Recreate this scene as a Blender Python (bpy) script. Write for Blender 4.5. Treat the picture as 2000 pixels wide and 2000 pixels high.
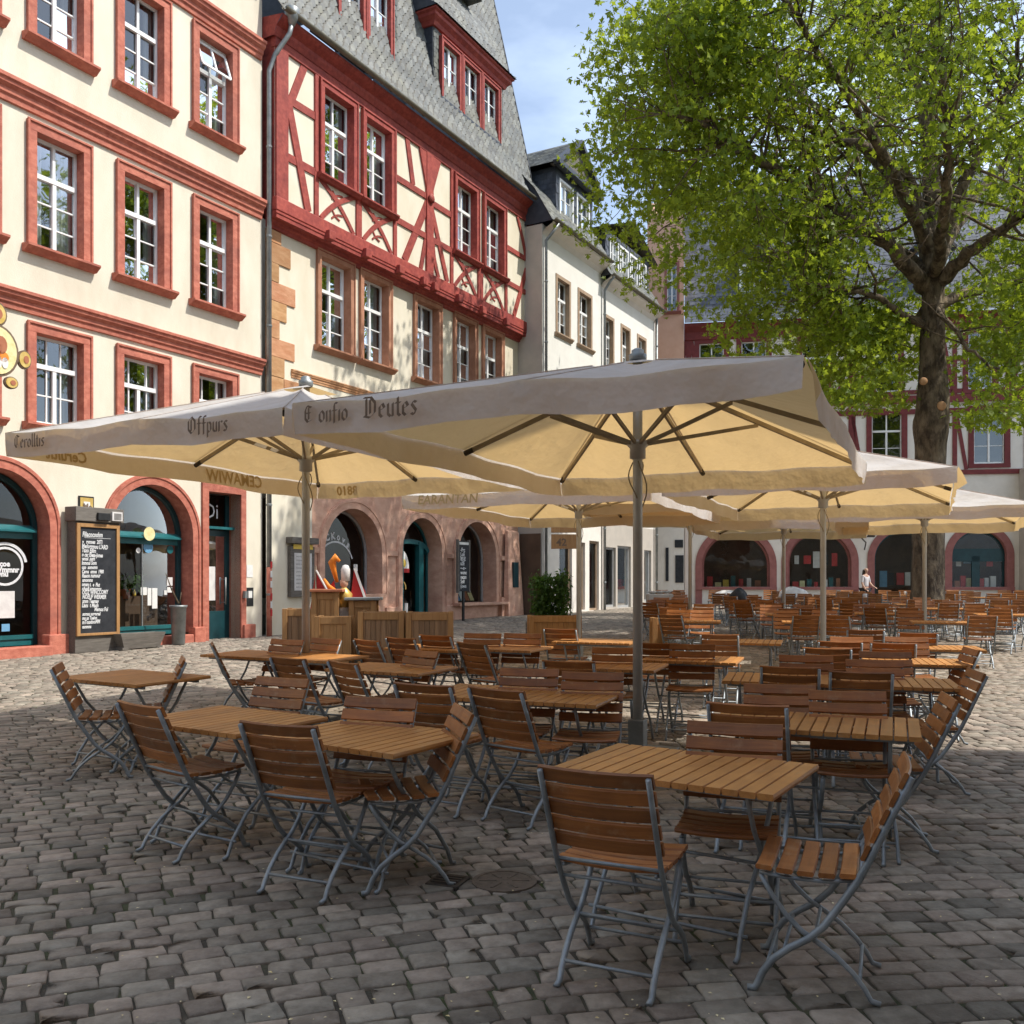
import bpy, bmesh, math, random
import numpy as np
from mathutils import Vector, Matrix, Euler

for o in list(bpy.data.objects):
    bpy.data.objects.remove(o, do_unlink=True)
random.seed(11)
rng = np.random.default_rng(7)
SC = bpy.context.scene
COL = SC.collection
R = math.radians

# ------------------------------------------------------------------ camera, sky, sun, exposure
FPX, YH, CAMH, SLOPE = 1850.0, 1138.0, 1.62, 0.013      # focal length and horizon row in photo pixels, eye height, fall of the square
cam_d = bpy.data.cameras.new('camera')
cam = bpy.data.objects.new('camera', cam_d)
COL.objects.link(cam)
cam.location = (0, 0, CAMH)
cam.rotation_euler = (R(90), 0, 0)
cam_d.sensor_width = 36.0
cam_d.lens = FPX / 2000 * 36.0
cam_d.shift_y = (YH - 1000) / 2000
cam_d.clip_start = 0.05
cam_d.clip_end = 3000
SC.camera = cam

SUN_AZ = Vector((0.99, -0.14, 0)).normalized()          # horizontal direction towards the sun
SUN_EL = R(54)
world = bpy.data.worlds.new('World')
SC.world = world
world.use_nodes = True
wn, wl = world.node_tree.nodes, world.node_tree.links
wn.clear()
w_out = wn.new('ShaderNodeOutputWorld')
w_bg = wn.new('ShaderNodeBackground')
w_sky = wn.new('ShaderNodeTexSky')
w_sky.sky_type = 'NISHITA'
w_sky.sun_disc = False
w_sky.sun_elevation = SUN_EL
w_sky.sun_rotation = math.atan2(SUN_AZ.x, SUN_AZ.y)
w_sky.air_density = 1.0
w_sky.dust_density = 1.6
w_sky.ozone_density = 1.2
# thin high cloud veil mixed into the sky
w_tc = wn.new('ShaderNodeTexCoord')
w_map = wn.new('ShaderNodeMapping')
w_map.inputs['Scale'].default_value = (1.6, 1.6, 4.2)
w_noi = wn.new('ShaderNodeTexNoise')
w_noi.inputs['Scale'].default_value = 1.9
w_noi.inputs['Detail'].default_value = 6
w_noi.inputs['Roughness'].default_value = 0.55
w_ramp = wn.new('ShaderNodeValToRGB')
w_ramp.color_ramp.elements[0].position = 0.36
w_ramp.color_ramp.elements[0].color = (0.15, 0.15, 0.15, 1)
w_ramp.color_ramp.elements[1].position = 0.72
w_ramp.color_ramp.elements[1].color = (0.62, 0.62, 0.62, 1)
w_mix = wn.new('ShaderNodeMix')
w_mix.data_type = 'RGBA'
w_mix.inputs['B'].default_value = (7.6, 8.8, 10.4, 1)
wl.new(w_tc.outputs['Generated'], w_map.inputs['Vector'])
wl.new(w_map.outputs['Vector'], w_noi.inputs['Vector'])
wl.new(w_noi.outputs['Fac'], w_ramp.inputs['Fac'])
wl.new(w_ramp.outputs['Color'], w_mix.inputs['Factor'])
wl.new(w_sky.outputs['Color'], w_mix.inputs['A'])
wl.new(w_mix.outputs['Result'], w_bg.inputs['Color'])
w_bg.inputs['Strength'].default_value = 0.15
wl.new(w_bg.outputs['Background'], w_out.inputs['Surface'])

sun_d = bpy.data.lights.new('sun', 'SUN')
sun_d.energy = 4.0
sun_d.angle = R(0.53)
sun_d.color = (1.0, 0.96, 0.89)
sun = bpy.data.objects.new('sun', sun_d)
COL.objects.link(sun)
sdir = Vector((SUN_AZ.x * math.cos(SUN_EL), SUN_AZ.y * math.cos(SUN_EL), math.sin(SUN_EL)))
sun.rotation_euler = sdir.to_track_quat('Z', 'Y').to_euler()
sun.location = (20, -5, 30)

SC.view_settings.view_transform = 'Standard'
SC.view_settings.look = 'None'
SC.view_settings.exposure = 0.46
SC.view_settings.gamma = 1.0
SC.render.engine = 'CYCLES'
SC.cycles.max_bounces = 7
SC.cycles.diffuse_bounces = 3
SC.cycles.glossy_bounces = 3
SC.cycles.transmission_bounces = 4
SC.cycles.transparent_max_bounces = 6
SC.render.resolution_x = SC.render.resolution_y = 1024

# ------------------------------------------------------------------ pixel -> place helpers
def gz(y):
    return SLOPE * y
def gpt(x, y, h=0.0):
    """photo pixel of a point h metres above the sloping square -> (X, Y)"""
    D = FPX * (CAMH - h) / (y - YH + FPX * SLOPE)
    return Vector(((x - 1000) / FPX * D, D))
class Facade:
    def __init__(s, O, u):
        s.O = Vector(O); s.u = Vector(u).normalized(); s.n = Vector((s.u.y, -s.u.x))
        s.ang = math.atan2(s.u.y, s.u.x)
    def s(s_, x, d=0.0):
        o = s_.O + s_.n * d
        r = (x - 1000) / FPX
        return (o.y * r - o.x) / (s_.u.x - s_.u.y * r)
    def z(s_, x, y, d=0.0):
        o = s_.O + s_.n * d
        D = o.y + s_.u.y * s_.s(x, d)
        return CAMH + (YH - y) * D / FPX
    def p(s_, x, y, d=0.0):
        return (s_.s(x, d), -d, s_.z(x, y, d))
    def world(s_, s, d, z):
        q = s_.O + s_.u * s + s_.n * d
        return Vector((q.x, q.y, z))

# ------------------------------------------------------------------ mesh builder
class MB:
    def __init__(s): s.v = []; s.f = []
    def add(s, vs, fs):
        b = len(s.v)
        s.v += [tuple(v) for v in vs]
        s.f += [tuple(i + b for i in f) for f in fs]
        return s
    def box(s, x0, x1, y0, y1, z0, z1):
        if x0 > x1: x0, x1 = x1, x0
        if y0 > y1: y0, y1 = y1, y0
        if z0 > z1: z0, z1 = z1, z0
        return s.add([(x0,y0,z0),(x1,y0,z0),(x1,y1,z0),(x0,y1,z0),(x0,y0,z1),(x1,y0,z1),(x1,y1,z1),(x0,y1,z1)],
                     [(0,3,2,1),(4,5,6,7),(0,1,5,4),(1,2,6,5),(2,3,7,6),(3,0,4,7)])
    def quad(s, a, b, c, d): return s.add([a, b, c, d], [(0, 1, 2, 3)])
    def beam(s, p, q, w, t, up=(0, 1, 0), ch=0.0):
        """box from p to q; w across, t along the 'up' direction (depth)"""
        p = Vector(p); q = Vector(q); a = (q - p).normalized(); up = Vector(up)
        side = a.cross(up).normalized() * (w / 2); dep = up.normalized() * (t / 2)
        vs = [p-side-dep, p+side-dep, p+side+dep, p-side+dep, q-side-dep, q+side-dep, q+side+dep, q-side+dep]
        return s.add(vs, [(0,1,2,3),(4,7,6,5),(0,4,5,1),(1,5,6,2),(2,6,7,3),(3,7,4,0)])
    def tube(s, pts, r, n=8, cap=True, flat=1.0):
        pts = [Vector(p) for p in pts]
        m = len(pts)
        rs = r if isinstance(r, (list, tuple)) else [r] * m
        t0 = (pts[1] - pts[0]).normalized()
        ref = Vector((0, 0, 1)) if abs(t0.z) < 0.9 else Vector((1, 0, 0))
        nrm = t0.cross(ref).normalized()
        b = len(s.v)
        for i, p in enumerate(pts):
            if i == 0: t = t0
            elif i == m - 1: t = (pts[i] - pts[i-1]).normalized()
            else: t = ((pts[i] - pts[i-1]).normalized() + (pts[i+1] - pts[i]).normalized()).normalized()
            nrm = (nrm - t * nrm.dot(t))
            nrm = nrm.normalized() if nrm.length > 1e-6 else t.orthogonal().normalized()
            bn = t.cross(nrm)
            for k in range(n):
                a = 2 * math.pi * k / n
                q = p + nrm * (math.cos(a) * rs[i]) + bn * (math.sin(a) * rs[i] * flat)
                s.v.append(tuple(q))
        for i in range(m - 1):
            for k in range(n):
                k2 = (k + 1) % n
                s.f.append((b+i*n+k, b+(i+1)*n+k, b+(i+1)*n+k2, b+i*n+k2))
        if cap:
            s.f.append(tuple(b + k for k in range(n)))
            s.f.append(tuple(b + (m-1)*n + k for k in reversed(range(n))))
        return s
    def lathe(s, prof, n=16, c=(0, 0, 0)):
        b = len(s.v); m = len(prof)
        for (r, z) in prof:
            for k in range(n):
                a = 2 * math.pi * k / n
                s.v.append((c[0] + r*math.cos(a), c[1] + r*math.sin(a), c[2] + z))
        for i in range(m - 1):
            for k in range(n):
                k2 = (k + 1) % n
                s.f.append((b+i*n+k, b+i*n+k2, b+(i+1)*n+k2, b+(i+1)*n+k))
        s.f.append(tuple(b + k for k in reversed(range(n))))
        s.f.append(tuple(b + (m-1)*n + k for k in range(n)))
        return s
    def prism(s, poly, y0, y1):
        """polygon of (x, z) (counter-clockwise seen from -y) extruded along y"""
        n = len(poly); b = len(s.v)
        for y in (y0, y1):
            for (x, z) in poly: s.v.append((x, y, z))
        s.f.append(tuple(b + k for k in range(n)))
        s.f.append(tuple(b + n + k for k in reversed(range(n))))
        for k in range(n):
            k2 = (k + 1) % n
            s.f.append((b+k2, b+k, b+n+k, b+n+k2))
        return s
    def ring(s, outer, inner, y0, y1):
        """closed band between two outlines of equal length in the x-z plane"""
        n = len(outer); b = len(s.v)
        for y in (y0, y1):
            for o in (outer, inner):
                for (x, z) in o: s.v.append((x, y, z))
        O0, I0, O1, I1 = b, b+n, b+2*n, b+3*n
        for k in range(n - 1):
            j = k + 1
            s.f += [(O0+k, O0+j, I0+j, I0+k), (O1+k, I1+k, I1+j, O1+j), (O0+k, O1+k, O1+j, O0+j), (I0+k, I0+j, I1+j, I1+k)]
        for k in (0, n - 1):
            s.f.append((O0+k, I0+k, I1+k, O1+k))
        return s
    def mesh(s, name, smooth=False):
        me = bpy.data.meshes.new(name)
        me.from_pydata(s.v, [], s.f)
        bm = bmesh.new(); bm.from_mesh(me)
        bmesh.ops.recalc_face_normals(bm, faces=bm.faces)
        bm.to_mesh(me); bm.free()
        if smooth: me.polygons.foreach_set('use_smooth', [True] * len(me.polygons))
        me.update()
        return me
    def build(s, name, mat, parent=None, smooth=False, bevel=0.0):
        return link(name, s.mesh(name, smooth), mat, parent, bevel)

def link(name, me, mat, parent=None, bevel=0.0):
    if mat is not None and len(me.materials) == 0: me.materials.append(mat)
    o = bpy.data.objects.new(name, me)
    COL.objects.link(o)
    if parent is not None: o.parent = parent
    if bevel:
        b = o.modifiers.new('bevel', 'BEVEL'); b.width = bevel; b.segments = 2; b.limit_method = 'ANGLE'
    return o
def empty(name, loc, rot=(0, 0, 0)):
    o = bpy.data.objects.new(name, None)
    o.empty_display_size = 0.2
    COL.objects.link(o)
    o.location = loc; o.rotation_euler = rot
    return o
def tag(o, label=None, cat=None, group=None, kind=None):
    if label: o['label'] = label
    if cat: o['category'] = cat
    if group: o['group'] = group
    if kind: o['kind'] = kind
    return o
def slope_rot(rz):
    return (Matrix.Rotation(math.atan(SLOPE), 3, 'X') @ Matrix.Rotation(rz, 3, 'Z')).to_euler()
def np_mesh(name, verts, loops, starts, mat, smooth=False):
    me = bpy.data.meshes.new(name)
    me.vertices.add(len(verts)); me.vertices.foreach_set('co', np.asarray(verts, dtype=np.float32).ravel())
    me.loops.add(len(loops)); me.loops.foreach_set('vertex_index', np.asarray(loops, dtype=np.int32))
    me.polygons.add(len(starts)); me.polygons.foreach_set('loop_start', np.asarray(starts, dtype=np.int32))
    me.update(calc_edges=True)
    if smooth: me.polygons.foreach_set('use_smooth', np.ones(len(starts), dtype=bool))
    me.validate()
    me.materials.append(mat)
    return me

# ------------------------------------------------------------------ materials
MATS = {}
def nodes(name):
    m = bpy.data.materials.new(name); m.use_nodes = True
    nt = m.node_tree; nt.nodes.clear()
    out = nt.nodes.new('ShaderNodeOutputMaterial')
    MATS[name] = m
    return m, nt, out
def N(nt, t, **kw):
    n = nt.nodes.new(t)
    for k, v in kw.items():
        if k in n.inputs: n.inputs[k].default_value = v
        else: setattr(n, k, v)
    return n
def col(c): return (c[0], c[1], c[2], 1.0)
def surf(name, c1, c2=None, rough=0.8, scale=3.0, stretch=(1, 1, 1), c3=None, scale3=0.6, amt3=0.5, bump=0.0, bscale=30.0, bdetail=4, vary=0.0, metal=0.0, spec=0.4, attr=None, contrast=(0.35, 0.65), huevary=0.0, alt=None):
    """noise-mottled surface: c1/c2 fine mottling, c3 large stains, vary = per-object brightness, attr = per-piece tint attribute"""
    m, nt, out = nodes(name)
    L = nt.links.new
    tc = N(nt, 'ShaderNodeTexCoord')
    mp = N(nt, 'ShaderNodeMapping', Scale=stretch)
    L(tc.outputs['Object'], mp.inputs['Vector'])
    vec = mp.outputs['Vector']
    if vary or huevary:
        oi = N(nt, 'ShaderNodeObjectInfo')
        ad = N(nt, 'ShaderNodeVectorMath', operation='ADD')
        sc = N(nt, 'ShaderNodeMath', operation='MULTIPLY'); sc.inputs[1].default_value = 37.0
        L(oi.outputs['Random'], sc.inputs[0]); L(vec, ad.inputs[0]); L(sc.outputs[0], ad.inputs[1])
        vec = ad.outputs[0]
    no = N(nt, 'ShaderNodeTexNoise', Scale=scale, Detail=6.0, Roughness=0.6)
    L(vec, no.inputs['Vector'])
    cr = N(nt, 'ShaderNodeValToRGB')
    cr.color_ramp.elements[0].position = contrast[0]; cr.color_ramp.elements[0].color = col(c1)
    cr.color_ramp.elements[1].position = contrast[1]; cr.color_ramp.elements[1].color = col(c2 or c1)
    L(no.outputs['Fac'], cr.inputs['Fac'])
    c = cr.outputs['Color']
    if c3:
        n3 = N(nt, 'ShaderNodeTexNoise', Scale=scale3, Detail=5.0, Roughness=0.65)
        L(vec, n3.inputs['Vector'])
        r3 = N(nt, 'ShaderNodeValToRGB')
        r3.color_ramp.elements[0].position = 0.46; r3.color_ramp.elements[0].color = (0, 0, 0, 1)
        r3.color_ramp.elements[1].position = 0.72; r3.color_ramp.elements[1].color = (amt3, amt3, amt3, 1)
        L(n3.outputs['Fac'], r3.inputs['Fac'])
        mx = N(nt, 'ShaderNodeMix', data_type='RGBA'); mx.inputs['B'].default_value = col(c3)
        L(r3.outputs['Color'], mx.inputs['Factor']); L(c, mx.inputs['A']); c = mx.outputs['Result']
    if alt:
        at0 = N(nt, 'ShaderNodeAttribute', attribute_name=attr); w0 = N(nt, 'ShaderNodeTexWhiteNoise', noise_dimensions='1D'); L(at0.outputs['Fac'], w0.inputs['W'])
        pw = N(nt, 'ShaderNodeMath', operation='POWER'); pw.inputs[1].default_value = 1.6; L(w0.outputs['Value'], pw.inputs[0])
        ma = N(nt, 'ShaderNodeMix', data_type='RGBA', blend_type='MULTIPLY'); ma.inputs['B'].default_value = col(alt); L(pw.outputs[0], ma.inputs['Factor']); L(c, ma.inputs['A']); c = ma.outputs['Result']
    if vary or attr:
        hs = N(nt, 'ShaderNodeHueSaturation')
        mr = N(nt, 'ShaderNodeMapRange')
        mr.inputs['To Min'].default_value = 1 - (vary or 0.3); mr.inputs['To Max'].default_value = 1 + (vary or 0.3)
        if attr:
            at = N(nt, 'ShaderNodeAttribute', attribute_name=attr); L(at.outputs['Fac'], mr.inputs['Value'])
        else:
            L(oi.outputs['Random'], mr.inputs['Value'])
        L(mr.outputs['Result'], hs.inputs['Value']); L(c, hs.inputs['Color'])
        if huevary:
            mh = N(nt, 'ShaderNodeMapRange'); mh.inputs['To Min'].default_value = 0.5 - huevary; mh.inputs['To Max'].default_value = 0.5 + huevary
            wn_ = N(nt, 'ShaderNodeTexWhiteNoise', noise_dimensions='1D')
            L(oi.outputs['Random'] if not attr else at.outputs['Fac'], wn_.inputs['W']); L(wn_.outputs['Value'], mh.inputs['Value']); L(mh.outputs['Result'], hs.inputs['Hue'])
        c = hs.outputs['Color']
    bs = N(nt, 'ShaderNodeBsdfPrincipled', Roughness=rough, Metallic=metal)
    bs.inputs['Specular IOR Level'].default_value = spec
    L(c, bs.inputs['Base Color'])
    if bump:
        bn = N(nt, 'ShaderNodeTexNoise', Scale=bscale, Detail=float(bdetail), Roughness=0.6)
        L(vec, bn.inputs['Vector'])
        bp = N(nt, 'ShaderNodeBump', Strength=1.0, Distance=bump)
        L(bn.outputs['Fac'], bp.inputs['Height']); L(bp.outputs['Normal'], bs.inputs['Normal'])
    L(bs.outputs['BSDF'], out.inputs['Surface'])
    return m

surf('cream_plaster', (0.68, 0.62, 0.49), (0.72, 0.665, 0.54), rough=0.9, scale=2.0, stretch=(1, 1, 0.45), c3=(0.53, 0.465, 0.355), scale3=0.8, amt3=0.62, bump=0.005, bscale=60)
surf('cream_plaster_warm', (0.70, 0.635, 0.495), (0.745, 0.685, 0.555), rough=0.9, scale=2.0, stretch=(1, 1, 0.45), c3=(0.57, 0.475, 0.32), scale3=0.8, amt3=0.5, bump=0.004, bscale=60)
surf('white_plaster', (0.68, 0.66, 0.60), (0.74, 0.72, 0.66), rough=0.9, scale=2.0, c3=(0.6, 0.56, 0.48), scale3=0.5, amt3=0.3, bump=0.003, bscale=60)
surf('grey_or_shaded_plaster', (0.42, 0.38, 0.33), (0.48, 0.43, 0.37), rough=0.9, scale=2.0, c3=(0.33, 0.3, 0.26), amt3=0.4, bump=0.003, bscale=60)  # plain grey plaster, also for white house walls with shade put into the colour
surf('pale_plaster', (0.70, 0.65, 0.58), (0.76, 0.71, 0.64), rough=0.9, scale=2.0, c3=(0.52, 0.48, 0.42), amt3=0.4, bump=0.003, bscale=60)
surf('pink_plaster', (0.62, 0.36, 0.25), (0.68, 0.42, 0.30), rough=0.9, scale=2.0, bump=0.003, bscale=50)
surf('red_sandstone', (0.395, 0.115, 0.075), (0.55, 0.195, 0.13), rough=0.85, scale=7.0, stretch=(1, 1, 1.6), c3=(0.29, 0.095, 0.07), scale3=1.3, amt3=0.75, bump=0.008, bscale=45, vary=0.07)
surf('pink_sandstone', (0.56, 0.315, 0.22), (0.68, 0.42, 0.30), rough=0.88, scale=4.0, stretch=(1, 1, 1.8), c3=(0.40, 0.19, 0.135), scale3=1.1, amt3=0.6, bump=0.008, bscale=35, vary=0.07)
surf('brown_sandstone', (0.36, 0.165, 0.095), (0.47, 0.235, 0.145), rough=0.85, scale=5.0, c3=(0.33, 0.13, 0.065), scale3=1.4, amt3=0.5, bump=0.006, bscale=40, vary=0.07)
surf('quoin_stone', (0.42, 0.205, 0.095), (0.55, 0.31, 0.165), rough=0.88, scale=3.0, stretch=(1, 1, 3), c3=(0.42, 0.17, 0.07), scale3=2.0, amt3=0.6, bump=0.01, bscale=25, vary=0.2, huevary=0.012)
surf('mauve_sandstone', (0.26, 0.10, 0.09), (0.33, 0.135, 0.12), rough=0.88, scale=4.0, c3=(0.2, 0.08, 0.075), amt3=0.5, bump=0.006, bscale=40)
surf('red_timber', (0.25, 0.037, 0.028), (0.38, 0.072, 0.05), rough=0.68, scale=9.0, stretch=(1, 1, 1), c3=(0.17, 0.022, 0.02), scale3=2.6, amt3=0.75, bump=0.004, bscale=50, vary=0.1)
surf('dark_red_timber', (0.14, 0.026, 0.027), (0.19, 0.036, 0.035), rough=0.7, scale=5.0, bump=0.004, bscale=50, vary=0.1)
surf('tan_stone', (0.30, 0.21, 0.14), (0.38, 0.27, 0.18), rough=0.85, scale=5.0, bump=0.004, bscale=40)
surf('slate', (0.058, 0.065, 0.063), (0.125, 0.13, 0.12), rough=0.62, scale=5.0, c3=(0.16, 0.15, 0.095), scale3=0.9, amt3=0.6, bump=0.004, bscale=40, attr='tint', vary=0.5, spec=0.5)
surf('dark_slate', (0.042, 0.050, 0.068), (0.085, 0.095, 0.115), rough=0.5, scale=4.0, bump=0.004, bscale=40, attr='tint', vary=0.4, spec=0.5)
surf('roof_under', (0.10, 0.095, 0.08), (0.14, 0.13, 0.11), rough=0.8, scale=4.0)
surf('white_paint', (0.74, 0.74, 0.72), (0.80, 0.80, 0.78), rough=0.45, scale=6.0, bump=0.001, bscale=60)
surf('grey_paint', (0.30, 0.30, 0.30), (0.38, 0.38, 0.37), rough=0.5, scale=6.0)
surf('teal_paint', (0.010, 0.098, 0.105), (0.016, 0.125, 0.135), rough=0.38, scale=5.0)
surf('dark_teal_paint', (0.006, 0.035, 0.042), (0.010, 0.05, 0.058), rough=0.35, scale=5.0)
surf('zinc', (0.20, 0.215, 0.215), (0.30, 0.315, 0.31), rough=0.5, scale=5.0, metal=0.6, bump=0.002, bscale=20)
surf('gutter', (0.13, 0.12, 0.09), (0.19, 0.17, 0.12), rough=0.7, scale=4.0, metal=0.2)
surf('steel', (0.195, 0.222, 0.24), (0.32, 0.355, 0.378), rough=0.45, scale=9.0, metal=0.35, c3=(0.15, 0.145, 0.14), scale3=6.0, amt3=0.35, bump=0.0008, bscale=90)
surf('pole_metal', (0.46, 0.46, 0.45), (0.55, 0.55, 0.54), rough=0.45, scale=4.0, metal=0.35, c3=(0.28, 0.27, 0.25), amt3=0.3)
surf('rib_wood', (0.25, 0.205, 0.145), (0.34, 0.285, 0.205), rough=0.6, scale=6.0)
surf('black_paint', (0.012, 0.012, 0.012), (0.022, 0.022, 0.022), rough=0.5, scale=6.0)
surf('board_slate', (0.012, 0.014, 0.018), (0.028, 0.030, 0.036), rough=0.7, scale=8.0)
surf('chalk', (0.72, 0.72, 0.72), (0.55, 0.55, 0.55), rough=0.95, scale=40.0)
surf('lettering_brown', (0.13, 0.085, 0.055), (0.19, 0.13, 0.085), rough=0.8, scale=8.0)
surf('lettering_inside', (0.42, 0.30, 0.14), (0.47, 0.34, 0.165), rough=0.8, scale=8.0)
surf('lettering_ink', (0.16, 0.15, 0.14), (0.22, 0.21, 0.2), rough=0.8, scale=8.0)
surf('gold', (0.62, 0.40, 0.09), (0.78, 0.56, 0.20), rough=0.35, scale=8.0, metal=0.5, c3=(0.4, 0.22, 0.06), amt3=0.4, scale3=7)
surf('parchment', (0.66, 0.55, 0.24), (0.80, 0.72, 0.42), rough=0.6, scale=9.0, c3=(0.55, 0.6, 0.25), amt3=0.5, scale3=4)
surf('red_paint', (0.42, 0.018, 0.018), (0.52, 0.03, 0.03), rough=0.5, scale=6.0)
surf('orange_paint', (0.72, 0.21, 0.02), (0.8, 0.27, 0.03), rough=0.5, scale=6.0)
surf('blue_paint', (0.12, 0.3, 0.48), (0.16, 0.36, 0.55), rough=0.5, scale=6.0)
surf('yellow_paint', (0.70, 0.48, 0.06), (0.8, 0.56, 0.1), rough=0.5, scale=6.0)
surf('paper', (0.66, 0.65, 0.62), (0.74, 0.73, 0.70), rough=0.9, scale=12.0)
surf('cloth_white', (0.58, 0.55, 0.53), (0.68, 0.66, 0.63), rough=0.95, scale=6.0, bump=0.004, bscale=14)
surf('skin', (0.45, 0.26, 0.18), (0.5, 0.3, 0.21), rough=0.55, scale=10.0)
surf('hair', (0.018, 0.011, 0.008), (0.035, 0.022, 0.015), rough=0.45, scale=20.0, stretch=(6, 6, 1))
surf('shirt', (0.50, 0.47, 0.47), (0.58, 0.55, 0.55), rough=0.9, scale=8.0)
surf('dark_cloth', (0.016, 0.016, 0.02), (0.03, 0.03, 0.034), rough=0.9, scale=8.0)
surf('oak_board', (0.30, 0.155, 0.055), (0.42, 0.235, 0.095), rough=0.6, scale=4.0, stretch=(10, 10, 0.7), c3=(0.22, 0.10, 0.04), scale3=2.0, amt3=0.5, bump=0.002, bscale=40, vary=0.15)
surf('weathered_board', (0.21, 0.12, 0.06), (0.31, 0.19, 0.105), rough=0.75, scale=4.0, stretch=(10, 10, 0.7), c3=(0.13, 0.08, 0.05), scale3=2.0, amt3=0.6, bump=0.003, bscale=40, vary=0.18)
surf('grey_wood', (0.12, 0.105, 0.09), (0.19, 0.17, 0.145), rough=0.8, scale=4.0, stretch=(1, 10, 10), c3=(0.08, 0.07, 0.06), amt3=0.5, bump=0.004, bscale=40, vary=0.1)
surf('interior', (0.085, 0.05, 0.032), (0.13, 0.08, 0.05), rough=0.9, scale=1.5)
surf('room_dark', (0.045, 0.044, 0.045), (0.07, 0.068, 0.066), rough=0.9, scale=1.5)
surf('interior_light', (0.28, 0.20, 0.13), (0.34, 0.25, 0.17), rough=0.9, scale=1.5)
surf('curtain', (0.62, 0.62, 0.60), (0.7, 0.7, 0.68), rough=0.95, scale=4.0)
surf('ground_joint', (0.045, 0.038, 0.028), (0.085, 0.07, 0.05), rough=0.95, scale=9.0, c3=(0.045, 0.070, 0.014), scale3=1.3, amt3=1.0, bump=0.01, bscale=50)
surf('cobble', (0.20, 0.163, 0.125), (0.315, 0.265, 0.208), rough=0.82, scale=14.0, c3=(0.29, 0.235, 0.18), scale3=0.35, amt3=0.7, bump=0.008, bscale=42, bdetail=8, attr='tint', vary=0.42, spec=0.3, alt=(0.80, 0.85, 0.90), huevary=0.012)
surf('bark', (0.048, 0.032, 0.019), (0.15, 0.108, 0.066), rough=0.9, scale=2.2, stretch=(2, 2, 0.9), c3=(0.30, 0.23, 0.15), scale3=2.6, amt3=0.8, bump=0.07, bscale=6, bdetail=8, contrast=(0.42, 0.62))
surf('cut_wood', (0.38, 0.20, 0.09), (0.5, 0.28, 0.14), rough=0.8, scale=8.0)
surf('iron', (0.05, 0.043, 0.037), (0.085, 0.07, 0.057), rough=0.6, scale=20.0, metal=0.5, bump=0.003, bscale=60)
surf('rust', (0.10, 0.078, 0.058), (0.15, 0.115, 0.085), rough=0.8, scale=20.0, bump=0.004, bscale=60)
surf('petal_litter', (0.50, 0.38, 0.16), (0.62, 0.55, 0.35), rough=0.9, scale=20.0, vary=0.3)
surf('plant_stem', (0.05, 0.06, 0.02), (0.08, 0.08, 0.03), rough=0.8, scale=8.0)
surf('terracotta', (0.35, 0.12, 0.06), (0.42, 0.16, 0.08), rough=0.8, scale=8.0)
surf('bag_black', (0.01, 0.01, 0.012), (0.03, 0.03, 0.03), rough=0.6, scale=10.0)

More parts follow.
